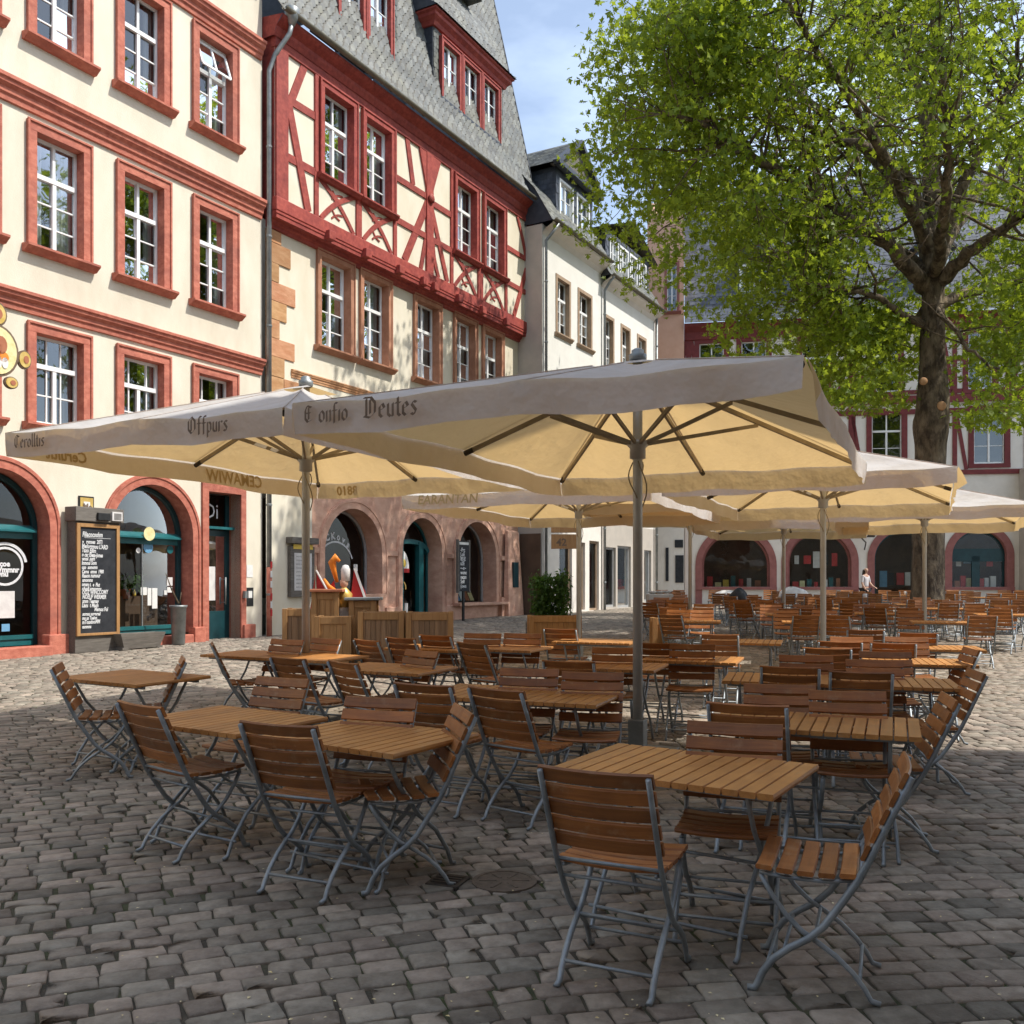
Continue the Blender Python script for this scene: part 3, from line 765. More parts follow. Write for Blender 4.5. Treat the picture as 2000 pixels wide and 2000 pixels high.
def slates(B, parent, prof_pt, s0, s1, l0, l1, w, h, mat, tilt=0.0, inside=None, parts=0, key=None, y_sign=1, lift=0.014):
    """courses of slates on a profile: prof_pt(l) -> (y, z) facade-local at slope length l"""
    items = []
    nr = int((l1 - l0) / h) + 1
    for r in range(nr):
        la = l0 + r * h
        off = (r % 2) * 0.5 * w + random.uniform(-0.04, 0.04)
        nc = int((s1 - s0) / w) + 2
        for c in range(nc):
            sa = s0 + (c - 1) * w + off
            ww = w * random.uniform(0.9, 0.97)
            mid = (sa + ww / 2, la + h / 2)
            if mid[0] < s0 or mid[0] > s1: continue
            if inside and not inside(*mid): continue
            items.append((sa, ww, la))
    def geo(it):
        sa, ww, la = it
        sa0, sa1 = max(sa, s0), min(sa + ww, s1)
        hh = h * 1.35
        y0_, z0_ = prof_pt(la); y1_, z1_ = prof_pt(min(la + hh, l1 + h * 0.3))
        t = Vector((0, y1_ - y0_, z1_ - z0_)).normalized(); nn = Vector((0, -t.z, t.y))
        if nn.y > 0 and y_sign > 0: nn = -nn
        lf = lift * random.uniform(0.8, 1.5); top = 0.003
        sk = tilt * random.uniform(0.6, 1.2)
        a = [(sa0, y0_, z0_), (sa1 - ww * 0.15, y0_, z0_), (sa1, *prof_pt(la + h * 0.3)), (sa1, y1_, z1_), (sa0, y1_, z1_)]
        lf_ = [lf, lf, lf * 0.8, top, top]
        front = []
        for (p, q) in zip(a, lf_):
            z_ = p[2] + sk * ((p[0] - sa0) / ww - 0.5)
            front.append((p[0], p[1] + nn.y * q, z_ + nn.z * q))
        back = [(p[0], p[1] - nn.y * 0.004 , p[2] - nn.z * 0.004) for p in front[:3]]
        return front + back, [(0, 1, 2, 3, 4), (0, 5, 6, 1), (1, 6, 7, 2)]
    if parts and key:
        items.sort(key=key)
    first, rest_ = items[:parts], items[parts:]
    for it in first:
        vs, fs = geo(it)
        me = bpy.data.meshes.new('slate')
        o_ = vs[0]
        me.from_pydata([(x - o_[0], y - o_[1], z - o_[2]) for x, y, z in vs], [], fs); me.materials.append(M[mat])
        at = me.attributes.new('tint', 'FLOAT', 'POINT'); at.data.foreach_set('value', [min(1, max(0, random.gauss(0.5, 0.25)))] * len(vs))
        o = bpy.data.objects.new('slate', me); COL.objects.link(o); o.parent = parent; o.location = (o_[0], o_[1], o_[2] - B.zb)
    if rest_:
        V, F, T = [], [], []
        for it in rest_:
            vs, fs = geo(it); b = len(V)
            V += [(x, y, z - B.zb) for x, y, z in vs]; F += [tuple(i + b for i in f) for f in fs]
            T += [min(1, max(0, random.gauss(0.5, 0.25)))] * len(vs)
        me = bpy.data.meshes.new('slate_courses'); me.from_pydata(V, [], F); me.materials.append(M[mat])
        at = me.attributes.new('tint', 'FLOAT', 'POINT'); at.data.foreach_set('value', T)
        o = link('slate_courses', me, M[mat], parent); o['kind'] = 'stuff'

def profile(points):
    pts = [Vector(p) for p in points]
    ls = [0.0]
    for a, b in zip(pts, pts[1:]): ls.append(ls[-1] + (b - a).length)
    def f(l):
        if l <= 0: return tuple(pts[0] + (pts[0] - pts[1]).normalized() * -l)
        for k in range(len(pts) - 1):
            if l <= ls[k+1]:
                return tuple(pts[k].lerp(pts[k+1], (l - ls[k]) / (ls[k+1] - ls[k])))
        return tuple(pts[-1] + (pts[-1] - pts[-2]).normalized() * (l - ls[-1]))
    return f, ls[-1]
def sweep_skin(B, name, mat, prof_pts, s0, s1, parent=None):
    mb = MB(); n = len(prof_pts)
    mb.add([(s, y, z) for s in (s0, s1) for (y, z) in prof_pts], [(k, k + 1, n + k + 1, n + k) for k in range(n - 1)])
    return B.put(mb, name, mat, parent)
# ------------------------------------------------------------------ cream house with red sandstone trim
A = Bld('town_house', 'cream plastered town house with red sandstone window frames and arched shopfronts', 'building', AB, 0, gz(17.42))
AE = 6.72
cols_A = [(-1.62, -0.02), (0.515, 1.90), (2.49, 3.885), (4.505, 5.89)]
rows_A = [(4.66, 6.565), (8.01, 10.385), (11.99, 14.33)]
AZS, AR = 2.66, 1.30
opA = [('a', -0.09, AR - 0.05, 0.05, AZS), ('a', 3.44, AR - 0.05, 0.45, AZS), ('r', 4.97, 5.98, 0.1, 3.75)]
for (a, b) in cols_A:
    for (c, d) in rows_A:
        opA.append(('r', a + 0.08, b - 0.08, c, d - 0.08))
wall(A, 'wall', 'cream_plaster', -2.6, AE, -0.3, 16.6, opA, thick=0.3)
sd = MB(); sd.quad((AE, 0, 14.9), (AE, 8, 14.9), (AE, 8, 16.6), (AE, 0, 16.6)); sd.quad((-2.6, 0, -0.3), (-2.6, 8, -0.3), (-2.6, 8, 16.6), (-2.6, 0, 16.6))
sd.quad((-2.6, 8, -0.3), (AE, 8, -0.3), (AE, 8, 16.6), (-2.6, 8, 16.6))
A.put(sd, 'side_wall', 'cream_plaster')
rf = MB(); rf.quad((-2.9, -0.5, 16.55), (AE, -0.5, 16.55), (AE, 4, 21), (-2.9, 4, 21)); rf.quad((-2.9, 8.4, 16.55), (AE, 8.4, 16.55), (AE, 4, 21), (-2.9, 4, 21))
A.put(rf, 'roof', 'roof_under')
for ci, (a, b) in enumerate(cols_A):
    for ri, (c, d) in enumerate(rows_A):
        lab = None
        if ci == 3 and ri == 2: lab = 'window with its tilted upper light hanging open'
        if ri == 0:
            window(A, a, b, c, d, fw=0.185, proud=0.05, rows=3, cols=3 if ci < 2 else 4, tcols=3 if ci < 2 else 4, steps=True, sill_out=0.15, curtains=1, label=lab)
        else:
            window(A, a, b, c, d, fw=0.19, proud=0.06, rows=4, cols=2, steps=True, curtains=(1 if ri == 2 else 2 if ci == 1 else 1), label=lab)
a, b = cols_A[3]; zt = 11.99 + (14.14 - 11.99) * 0.66
def tilt_pt(x, t): return (x, 0.13 - 0.19 * (1 - t), zt + 0.06 + 0.56 * t)
tl = MB()
for (p_, q_) in ((tilt_pt(a + 0.26, 0), tilt_pt(b - 0.26, 0)), (tilt_pt(a + 0.26, 1), tilt_pt(b - 0.26, 1)), (tilt_pt(a + 0.26, 0), tilt_pt(a + 0.26, 1)), (tilt_pt(b - 0.26, 0), tilt_pt(b - 0.26, 1)), (tilt_pt((a + b) / 2, 0), tilt_pt((a + b) / 2, 1))):
    tl.beam(p_, q_, 0.05, 0.035)
tlo = A.put(tl, 'tilted_light', 'white_paint')
gl = MB(); gl.quad(tilt_pt(a + 0.26, 0), tilt_pt(b - 0.26, 0), tilt_pt(b - 0.26, 1), tilt_pt(a + 0.26, 1)); A.put(gl, 'pane', 'window_glass', tlo)
cornice(A, 'cornice', 'red_sandstone', -2.6, AE - 0.05, 14.42, 14.86, 0.22)
cornice(A, 'cornice', 'red_sandstone', -2.6, AE - 0.05, 10.52, 10.98, 0.22)
cornice(A, 'cornice', 'red_sandstone', -2.6, AE - 0.05, 6.70, 7.09, 0.20)
# arches, door frame, plinth
arch_surround(A, 'red_sandstone', -0.09, AR, 0.23, 0.3, AZS, depth=0.45)
arch_surround(A, 'red_sandstone', 3.44, AR, 0.23, 0.5, AZS, depth=0.45)
for (x0, x1, zz, pr) in ((0.9, 1.42, 0.62, 0.14), (-2.6, 0.9, 0.42, 0.26), (4.50, 4.82, 0.62, 0.12), (2.1, 4.5, 0.46, 0.10), (6.02, 6.40, 0.62, 0.12)):
    pm = MB(); pm.box(x0, x1 - 0.004, -pr, 0.1, -0.3, zz); A.put(pm, 'plinth_block', 'red_sandstone', bevel=0.02)
dm = MB()
for (x0, x1) in ((4.79, 4.97), (5.98, 6.14)): dm.box(x0, x1, -0.055, 0.34, 0.1, 3.72)
dm.box(4.79, 6.14, -0.055, 0.34, 3.72, 3.95)
A.put(dm, 'door_surround', 'red_sandstone')
dr = MB()
dr.box(4.975, 5.10, 0.34, 0.40, 0.2, 3.70); dr.box(5.86, 5.975, 0.34, 0.40, 0.2, 3.70); dr.box(5.10, 5.86, 0.34, 0.40, 0.2, 0.95); dr.box(5.10, 5.86, 0.34, 0.40, 2.72, 2.86)
door = A.put(dr, 'door', 'dark_teal_paint')
gl = MB(); gl.quad((5.10, 0.37, 0.95), (5.86, 0.37, 0.95), (5.86, 0.37, 2.72), (5.10, 0.37, 2.72)); A.put(gl, 'pane', 'shop_glass', door)
gl = MB(); gl.quad((5.10, 0.37, 2.86), (5.86, 0.37, 2.86), (5.86, 0.37, 3.70), (5.10, 0.37, 3.70)); A.put(gl, 'pane', 'shop_glass', door)
hd = MB(); hd.tube([(5.80, 0.28, 1.1), (5.80, 0.28, 1.75)], 0.018, 8); hd.tube([(5.80, 0.28, 1.15), (5.80, 0.35, 1.15)], 0.012, 6); hd.tube([(5.80, 0.28, 1.7), (5.80, 0.35, 1.7)], 0.012, 6)
A.put(hd, 'door_handle', 'zinc', door, True)
cn = MB(); cn.box(4.975, 5.975, 0.16, 0.40, 2.88, 2.94); A.put(cn, 'door_canopy', 'teal_paint', door)
interior(A, 4.98, 5.97, 0.2, 3.7, 0.41, 1.2)
lettering('Di', 0.5, 'chalk', A.root, (5.22, 0.36, 3.14 - A.zb), (R(90), 0, 0), scale=(0.9, 1, 1))
# shopfront joinery of the two arches
def shopfront(B, c, r, z0, zs, y, door_side=None):
    ri = r - 0.25
    fr = MB()
    o = [(c - ri, z0)] + arc_pts(c, ri, zs, 28) + [(c + ri, z0)]
    i = [(c - ri + 0.09, z0)] + arc_pts(c, ri - 0.09, zs, 28) + [(c + ri - 0.09, z0)]
    fr.ring(o, i, y - 0.04, y + 0.05)
    s_ = B.put(fr, 'shopfront', 'dark_teal_paint')
    tb = MB(); x0, x1 = c - ri + 0.091, c + ri - 0.091
    tb.box(x0, x1, y - 0.03, y + 0.04, zs - 0.20, zs - 0.05)
    tb.add([(x0, y - 0.16, zs - 0.04), (x1, y - 0.16, zs - 0.04), (x1, y + 0.04, zs + 0.07), (x0, y + 0.04, zs + 0.07), (x0, y - 0.16, zs - 0.075), (x1, y - 0.16, zs - 0.075), (x1, y + 0.04, zs - 0.05), (x0, y + 0.04, zs - 0.05)],
           [(0, 1, 2, 3), (4, 7, 6, 5), (0, 4, 5, 1), (1, 5, 6, 2), (2, 6, 7, 3), (3, 7, 4, 0)])
    B.put(tb, 'transom', 'teal_paint', s_)
    bb = MB(); bb.box(x0, x1, y - 0.035, y + 0.045, z0 + 0.0, z0 + 0.12); bb.box(x0, x1, y - 0.06, y + 0.045, z0 + 0.121, z0 + 0.20)
    B.put(bb, 'bottom_rail', 'teal_paint', s_)
    mu = MB(); mu.box(c + 0.0, c + 0.03, y - 0.01, y + 0.03, z0 + 0.2, zs - 0.2); B.put(mu, 'mullion', 'zinc', s_)
    arch_glass(B, c, ri - 0.09, zs + 0.0, zs + 0.001, y + 0.01, s_)
    for (xa, xb) in ((x0, c), (c + 0.03, x1)):
        g = MB(); g.quad((xa, y + 0.01, z0 + 0.2), (xb, y + 0.01, z0 + 0.2), (xb, y + 0.01, zs - 0.2), (xa, y + 0.01, zs - 0.2)); B.put(g, 'pane', 'shop_glass', s_)
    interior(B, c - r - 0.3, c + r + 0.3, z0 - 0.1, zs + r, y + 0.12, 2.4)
    return s_
sf1 = shopfront(A, -0.09, AR, 0.42, AZS, 0.36)
sf2 = shopfront(A, 3.44, AR, 0.48, AZS, 0.36)
def disc(B, s, y, z, r, mat, parent, name, n=20, rz=1.0):
    mb = MB(); mb.add([(s + r*math.cos(2*math.pi*k/n), y, z + rz*r*math.sin(2*math.pi*k/n)) for k in range(n)], [tuple(range(n))])
    return B.put(mb, name, mat, parent)
def card(B, s0, s1, z0, z1, y, mat, parent, name, th=0.006):
    mb = MB(); mb.box(s0, s1, y - th, y, z0, z1)
    return B.put(mb, name, mat, parent)
def annulus(B, s, y, z, ro, ri, mat, parent, name, a0=0.0, a1=2*math.pi, n=28):
    mb = MB()
    o = [(s + ro*math.cos(a0 + (a1-a0)*k/n), z + ro*math.sin(a0 + (a1-a0)*k/n)) for k in range(n + 1)]
    i = [(s + ri*math.cos(a0 + (a1-a0)*k/n), z + ri*math.sin(a0 + (a1-a0)*k/n)) for k in range(n + 1)]
    mb.ring(o, i, y - 0.004, y)
    return B.put(mb, name, mat, parent)
# stickers, emblem and notices on the glass
YG = 0.362
annulus(A, 0.33, YG, 1.93, 0.37, 0.325, 'chalk', sf1, 'window_emblem')
annulus(A, 0.33, YG, 1.93, 0.455, 0.40, 'chalk', sf1, 'window_emblem', 0.2, 2.6)
for k, (zz, w_) in enumerate(((1.93, 0.25), (1.82, 0.28), (1.74, 0.24))):
    lettering(['ocoe', 'Wmmnr', 'wnu'][k], 0.14, 'chalk', sf1, (0.33 - w_ * 0.75, YG - 0.004, zz - A.zb), (R(90), 0, 0), bold=0.008)
card(A, 0.12, 0.52, 0.95, 1.46, YG, 'cloth_white', sf1, 'notice_sheet')
card(A, 0.26, 0.42, 0.70, 0.84, YG, 'blue_paint', sf1, 'sticker')
disc(A, 3.62, YG, 2.40, 0.13, 'blue_paint', sf2, 'sticker'); disc(A, 3.36, YG, 2.32, 0.06, 'paper', sf2, 'sticker'); disc(A, 4.22, YG, 2.36, 0.09, 'teal_paint', sf2, 'sticker')
disc(A, 3.50, 0.18, 2.68, 0.15, 'parchment', sf2, 'shield_badge')
for (a, b, c, d, m_) in ((3.42, 3.58, 1.35, 1.52, 'paper'), (3.60, 3.70, 1.12, 1.5, 'paper'), (3.72, 3.86, 1.05, 1.5, 'paper'), (4.12, 4.28, 1.55, 1.74, 'cloth_white'), (4.13, 4.27, 1.40, 1.52, 'paper'), (4.05, 4.12, 1.35, 1.45, 'paper')):
    card(A, a, b, c, d, YG, m_, sf2, 'notice_sheet')
card(A, 5.18, 5.55, 1.2, 2.0, 0.368, 'cloth_white', door, 'notice_sheet')
card(A, 6.2, 6.4, 1.75, 2.05, -0.003, 'paper', A.root, 'wall_notice'); card(A, 6.2, 6.42, 1.05, 1.5, -0.003, 'black_paint', A.root, 'wall_notice'); card(A, 6.25, 6.37, 1.25, 1.42, -0.012, 'paper', A.root, 'wall_notice')
mbx = MB(); mbx.box(6.02, 6.1, -0.14, -0.057, 1.25, 1.42); A.put(mbx, 'intercom', 'zinc')
# small framed gold sign between the arches
gs = MB(); gs.box(1.62, 1.96, -0.03, -0.002, 2.93, 3.35)
gso = A.put(gs, 'wall_sign', 'black_paint'); card(A, 1.645, 1.935, 2.96, 3.32, -0.031, 'gold', gso, 'sign_face')
card(A, 1.72, 1.86, 3.05, 3.24, -0.038, 'paper', gso, 'sign_emblem'); lettering('Me', 0.16, 'lettering_brown', gso, (1.70, -0.046, 3.09 - A.zb), (R(90), 0, 0), bold=0.006)

# rainwater pipe between the houses
def downpipe(B, s, y, z0, z1, r=0.06, head=True, label=None, kink=None):
    mb = MB(); pts = [(s, y, z0), (s, y, z1)]
    if kink: pts += kink
    mb.tube(pts, r, 10)
    o = B.put(mb, 'downpipe', 'zinc', None, True)
    for z in np.arange(z0 + 1.2, z1, 2.2):
        c = MB(); c.lathe([(r + 0.004, 0), (r + 0.014, 0.01), (r + 0.014, 0.05), (r + 0.004, 0.06)], 10, (s, y, z)); B.put(c, 'pipe_bracket', 'zinc', o)
    return o
dp = downpipe(A, 6.80, -0.16, 0.1, 14.2, kink=[(6.86, -0.3, 14.6), (7.02, -0.62, 15.1), (7.05, -0.66, 15.35)])
hp = MB(); hp.lathe([(0.07, 0), (0.16, 0.22), (0.19, 0.4), (0.17, 0.42)], 12, (7.06, -0.66, 15.3)); A.put(hp, 'rain_head', 'zinc', dp, True)
lp = MB(); lp.tube([(6.80, -0.16, 0.1), (6.80, -0.16, 2.0)], 0.068, 10); A.put(lp, 'pipe_foot', 'red_sandstone', dp, True)
for (z, m_) in ((1.98, 'red_paint'), (1.75, 'paper'), (1.5, 'paper'), (1.2, 'red_paint'), (1.0, 'paper'), (0.8, 'red_paint')):
    st = MB(); st.box(6.77, 6.83, -0.238, -0.229, z, z + 0.16); A.put(st, 'sticker', m_, dp)

# ------------------------------------------------------------------ half-timbered house
B = Bld('half_timbered_house', 'red half-timbered house with slate mansard roof and dormers', 'building', AB, 0, gz(25))
BS0, BS1 = 6.86, 20.35
JD = 0.28                                   # jetty of the timber storey
f1 = [(8.70, 10.255), (10.505, 11.995), (13.13, 14.65), (15.38, 16.85), (17.19, 18.66)]
F1Z = (7.90, 10.47)
arches_B = [(10.28, 1.52, 1.30), (13.63, 1.34, 0.30), (16.90, 1.52, 0.95)]
BZS = 2.42
opB = [('r', a + 0.06, b - 0.06, F1Z[0], F1Z[1] - 0.06) for a, b in f1] + [('a', c, r - 0.06, z0, BZS if r > 1.4 else BZS + 0.12) for c, r, z0 in arches_B]
wall(B, 'wall', 'cream_plaster_warm', BS0, BS1, 4.35, 10.75, [o for o in opB if o[0] == 'r'], thick=0.3)
wall(B, 'plaster_base', 'cream_plaster_warm', BS0, 8.55, -0.2, 4.35, [], thick=0.3)
wall(B, 'sandstone_base', 'pink_sandstone', 8.55, BS1, -0.2, 4.35, [o for o in opB if o[0] == 'a'], thick=0.65)
bk = MB()
bk.quad((BS1, 0.01, -0.2), (BS1, 8, -0.2), (BS1, 8, 15.3), (BS1, 0.01, 15.3)); bk.quad((BS0, 8, -0.2), (BS1, 8, -0.2), (BS1, 8, 15.3), (BS0, 8, 15.3)); bk.quad((BS0, 0.3, -0.2), (BS0, 8, -0.2), (BS0, 8, 15.3), (BS0, 0.3, 15.3))
B.put(bk, 'side_wall', 'cream_plaster_warm')
for i, (a, b) in enumerate(f1):
    window(B, a, b, F1Z[0], F1Z[1], stone='brown_sandstone', fw=0.17, proud=0.07, rows=4, cols=2, steps=True, curtains=2 if i % 2 else 1, inset=0.2)
cornice(B, 'string_course', 'quoin_stone', 7.75, BS1, 6.86, 7.08, 0.07)
# quoin stones
z = 4.4; k = 0
widths = [0.62, 1.05, 0.55, 0.9, 1.2, 0.62, 1.0, 0.45, 0.7, 1.02, 0.42, 0.85, 0.5]
while z < 10.35:
    h = random.uniform(0.40, 0.52)
    h = min(h, 10.42 - z)
    w_ = widths[k % len(widths)]
    q = MB()
    if w_ > 0.9 and k % 3 == 1:
        q.box(BS0 + 0.01, BS0 + w_ * 0.5, -0.03, 0.05, z, z + h - 0.008); B.put(q, 'quoin_stone', 'quoin_stone', bevel=0.008); q = MB(); q.box(BS0 + w_ * 0.5 + 0.008, BS0 + w_ + 0.1, -0.035, 0.05, z, z + h - 0.008)
    else:
        q.box(BS0 + 0.01, BS0 + w_, -0.03 - random.random() * 0.012, 0.05, z, z + h - 0.008)
    B.put(q, 'quoin_stone', 'quoin_stone', bevel=0.008)
    z += h; k += 1
# sandstone arches of the ground floor
for (c, r, z0) in arches_B:
    zs = BZS if r > 1.4 else BZS + 0.12
    arch_surround(B, 'pink_sandstone', c, r, 0.26, z0, zs, proud=0.045, depth=0.72)
for (x0, x1, zz, pr) in ((8.4, 8.98, 0.9, 0.07), (11.72, 12.32, 0.9, 0.08), (14.92, 15.42, 0.9, 0.08), (18.35, 19.1, 1.1, 0.16)):
    q = MB(); q.box(x0, x1, -pr, 0.2, -0.2, zz); B.put(q, 'plinth_block', 'pink_sandstone', bevel=0.02)
    q = MB(); q.box(x0 + 0.03, x1 - 0.03, -pr * 0.8, 0.2, BZS - 0.02, BZS + 0.14); B.put(q, 'impost_block', 'pink_sandstone', bevel=0.012)
bt = MB(); bt.add([(18.5, -0.1, -0.2), (19.7, -0.1, -0.2), (19.5, -0.1, 3.5), (18.7, -0.1, 3.5), (18.5, -0.36, -0.2), (19.7, -0.36, -0.2), (19.5, -0.2, 3.45), (18.7, -0.2, 3.45)],
                  [(4, 5, 6, 7), (0, 4, 7, 3), (5, 1, 2, 6), (7, 6, 2, 3)])
B.put(bt, 'buttress', 'pink_sandstone', bevel=0.02)
def shop_arch(c, r, z0, zs, mat):
    ri = r - 0.28
    fr = MB(); y = 0.5
    o = [(c - ri, z0)] + arc_pts(c, ri, zs, 24) + [(c + ri, z0)]
    i = [(c - ri + 0.07, z0)] + arc_pts(c, ri - 0.07, zs, 24) + [(c + ri - 0.07, z0)]
    fr.ring(o, i, y, y + 0.08)
    s_ = B.put(fr, 'shopfront', mat)
    arch_glass(B, c, ri - 0.07, z0 + 0.001, zs, y + 0.04, s_)
    interior(B, c - r, c + r, z0 - 0.1, zs + r, y + 0.2, 1.7)
    return s_
sb1 = shop_arch(10.28, 1.52, 1.30, BZS, 'grey_paint')
sb2 = shop_arch(13.63, 1.34, 0.32, BZS + 0.12, 'teal_paint')
sb3 = shop_arch(16.90, 1.52, 0.95, BZS, 'grey_paint')
dl = MB(); dl.box(13.2, 13.3, 0.46, 0.58, 0.33, 3.0); dl.box(14.05, 14.3, 0.40, 0.58, 0.33, 2.9); dl.box(13.3, 14.05, 0.46, 0.58, 0.33, 0.55)
o = [(12.6, 2.62)] + arc_pts(13.63, 1.02, 2.62, 18, squash=0.35) + [(14.66, 2.62)]; i = [(12.72, 2.52)] + arc_pts(13.63, 0.91, 2.52, 18, squash=0.35) + [(14.54, 2.52)]
dl.ring(o, i, 0.42, 0.6)
B.put(dl, 'shop_door', 'teal_paint', sb2)
# emblem, arched lettering and picture stickers on the shop glass
YB = 0.535
annulus(B, 10.15, YB, 1.95, 0.84, 0.79, 'chalk', sb1, 'window_emblem', 0.45, 2.3)
for k in range(6):
    a_ = 2.25 - k * 0.26
    lettering('ACKovs'[k], 0.26, 'chalk', sb1, (10.15 + 0.88 * math.cos(a_) - 0.05, YB - 0.004, 1.95 + 0.88 * math.sin(a_) - B.zb), (R(90), -(a_ - math.pi / 2), 0), bold=0.012)
card(B, 10.95, 11.12, 1.95, 2.15, YB, 'paper', sb1, 'sticker')
card(B, 9.25, 9.6, 1.65, 2.0, YB, 'parchment', sb1, 'notice_sheet')
fp = arc_pts(13.25, 0.44, 2.05, 14, squash=1.35)
mb = MB(); mb.add([(x, YB, z) for x, z in fp], [tuple(range(len(fp)))]); B.put(mb, 'window_picture', 'paper', sb2)
card(B, 12.80, 13.70, 1.93, 2.06, YB - 0.003, 'red_paint', sb2, 'window_picture'); disc(B, 13.1, YB - 0.004, 2.25, 0.13, 'yellow_paint', sb2, 'window_picture'); disc(B, 13.4, YB - 0.004, 2.22, 0.13, 'yellow_paint', sb2, 'window_picture'); disc(B, 13.26, YB - 0.004, 2.46, 0.12, 'blue_paint', sb2, 'window_picture')
annulus(B, 13.3, YB, 1.45, 0.24, 0.19, 'gold', sb2, 'window_emblem', -0.2, 3.4); lettering('A', 0.3, 'gold', sb2, (13.2, YB - 0.004, 1.42 - B.zb), (R(90), 0, 0), bold=0.01)
for x in (12.85, 13.15, 13.45): card(B, x, x + 0.17, 0.62, 0.98, YB, 'cloth_white' if x != 13.15 else 'blue_paint', sb2, 'sticker')
# shelves and goods behind the third arch
for zz in (1.75, 2.35, 2.9):
    q = MB(); q.box(15.5, 17.2, 0.85, 1.2, zz, zz + 0.03); B.put(q, 'shelf', 'interior_light', sb3)
    x = 15.6
    while x < 17.0:
        w_ = random.uniform(0.08, 0.26); q = MB(); q.box(x, x + w_, 0.9, 1.12, zz + 0.03, zz + 0.03 + random.uniform(0.12, 0.36)); B.put(q, 'shop_goods', random.choice(['parchment', 'terracotta', 'paper', 'orange_paint', 'grey_wood']), sb3); x += w_ + random.uniform(0.03, 0.12)
for k in range(7):
    q = MB(); x = 15.75 + 0.3 * k; q.add([(x, 0.66, 1.0), (x + 0.26, 0.66, 1.0), (x + 0.26, 0.86, 1.42), (x, 0.86, 1.42)], [(0, 1, 2, 3)]); B.put(q, 'display_print', ['paper', 'orange_paint', 'cloth_white', 'blue_paint', 'paper', 'terracotta', 'parchment'][k], sb3)
sl = MB(); sl.box(15.3, 18.5, -0.34, 0.5, 0.86, 0.945); B.put(sl, 'shop_sill', 'pink_sandstone', bevel=0.01)
sl = MB(); sl.box(8.95, 11.6, -0.18, 0.5, 1.2, 1.295); B.put(sl, 'shop_sill', 'pink_sandstone', bevel=0.01)
# framed menu case on the wall
mcs = MB(); mcs.box(7.62, 8.52, -0.12, -0.002, 1.25, 2.55)
mc = B.put(mcs, 'menu_case', 'grey_wood', bevel=0.01)
card(B, 7.74, 8.40, 1.42, 2.38, -0.122, 'cloth_white', mc, 'menu_sheet')
mm = MB(); mm.box(7.56, 8.58, -0.22, -0.002, 2.62, 2.78); B.put(mm, 'case_roof', 'grey_wood', mc, bevel=0.01)
card(B, 7.70, 8.44, 2.48, 2.60, -0.125, 'yellow_paint', mc, 'case_title')
for r_ in range(9):
    lettering(['nvermnt wu', 'cmnrwe aur', 'wnm uerncm', 'mnraw eun', 'urwnc mnera', 'cenm wrunm', 'amnre wucn', 'nwe rmnuca', 'mrn awneum'][r_], 0.075, 'lettering_ink', mc, (7.80, -0.131, 2.27 - r_ * 0.098 - B.zb), (R(90), 0, 0))
q = MB(); q.box(18.9, 19.25, -0.34, -0.25, 1.45, 2.35); B.put(q, 'wall_showcase', 'dark_teal_paint', bevel=0.01)

# timber storey: panel, windows, beams
TD = -JD
TZ0, TZ1 = 10.75, 15.15
tw = [(8.46, 10.005), (10.23, 11.725), (14.94, 16.46), (16.76, 18.295)]
TWZ = (12.29, 14.76)
wall(B, 'infill_panel', 'cream_plaster_warm', BS0, BS1 - 0.02, TZ0, TZ1, [('r', a + 0.05, b - 0.05, TWZ[0], TWZ[1] - 0.05) for a, b in tw], y=TD, thick=0.2)
en = MB(); en.quad((BS0, TD, TZ0), (BS0, 0.3, TZ0), (BS0, 0.3, TZ1), (BS0, TD, TZ1)); en.quad((BS1 - 0.02, TD, TZ0), (BS1 - 0.02, 0.3, TZ0), (BS1 - 0.02, 0.3, TZ1), (BS1 - 0.02, TD, TZ1)); en.quad((BS0, TD, TZ0), (BS1 - 0.02, TD, TZ0), (BS1 - 0.02, 0.3, TZ0), (BS0, 0.3, TZ0))
B.put(en, 'jetty_end', 'red_timber')
for i, (a, b) in enumerate(tw):
    window(B, a, b, TWZ[0], TWZ[1], y=TD, stone='red_timber', fw=0.17, proud=0.10, rows=4, cols=2, steps=True, curtains=2 if i in (1, 3) else 1, inset=0.16, sill_out=0.10)
def z3(x, y): return (x * 0.31056 + 480, y * 0.31056)
def tb(p, q, w_=0.22, name='timber_beam', proud=0.035, mid=None, bend=0.0):
    """beam between two photo points lying on the timber storey"""
    a = AB.p(*z3(*p), JD); b = AB.p(*z3(*q), JD)
    return beam_sz((a[0], a[2]), (b[0], b[2]), w_, name, proud, bend)
TBN = 0
def beam_sz(a, b, w_=0.22, name='timber_beam', proud=0.035, bend=0.0):
    global TBN
    TBN += 1
    pr = proud + 0.0007 * (TBN % 17)
    mb = MB()
    if bend:
        n = 8; A_ = Vector((a[0], 0, a[1])); B_ = Vector((b[0], 0, b[1])); d_ = (B_ - A_); nn = Vector((-d_.z, 0, d_.x)).normalized()
        prev = None; L_, R_ = [], []
        for k in range(n + 1):
            t = k / n; c = A_ + d_ * t + nn * (bend * math.sin(math.pi * t))
            L_.append((c.x + nn.x * w_/2, c.z + nn.z * w_/2)); R_.append((c.x - nn.x * w_/2, c.z - nn.z * w_/2))
        mb.ring(L_, R_, TD - pr, TD + 0.03)
    else:
        mb.beam((a[0], TD - pr/2 + 0.015, a[1]), (b[0], TD - pr/2 + 0.015, b[1]), w_, pr + 0.03)
    return B.put(mb, name, 'red_timber')
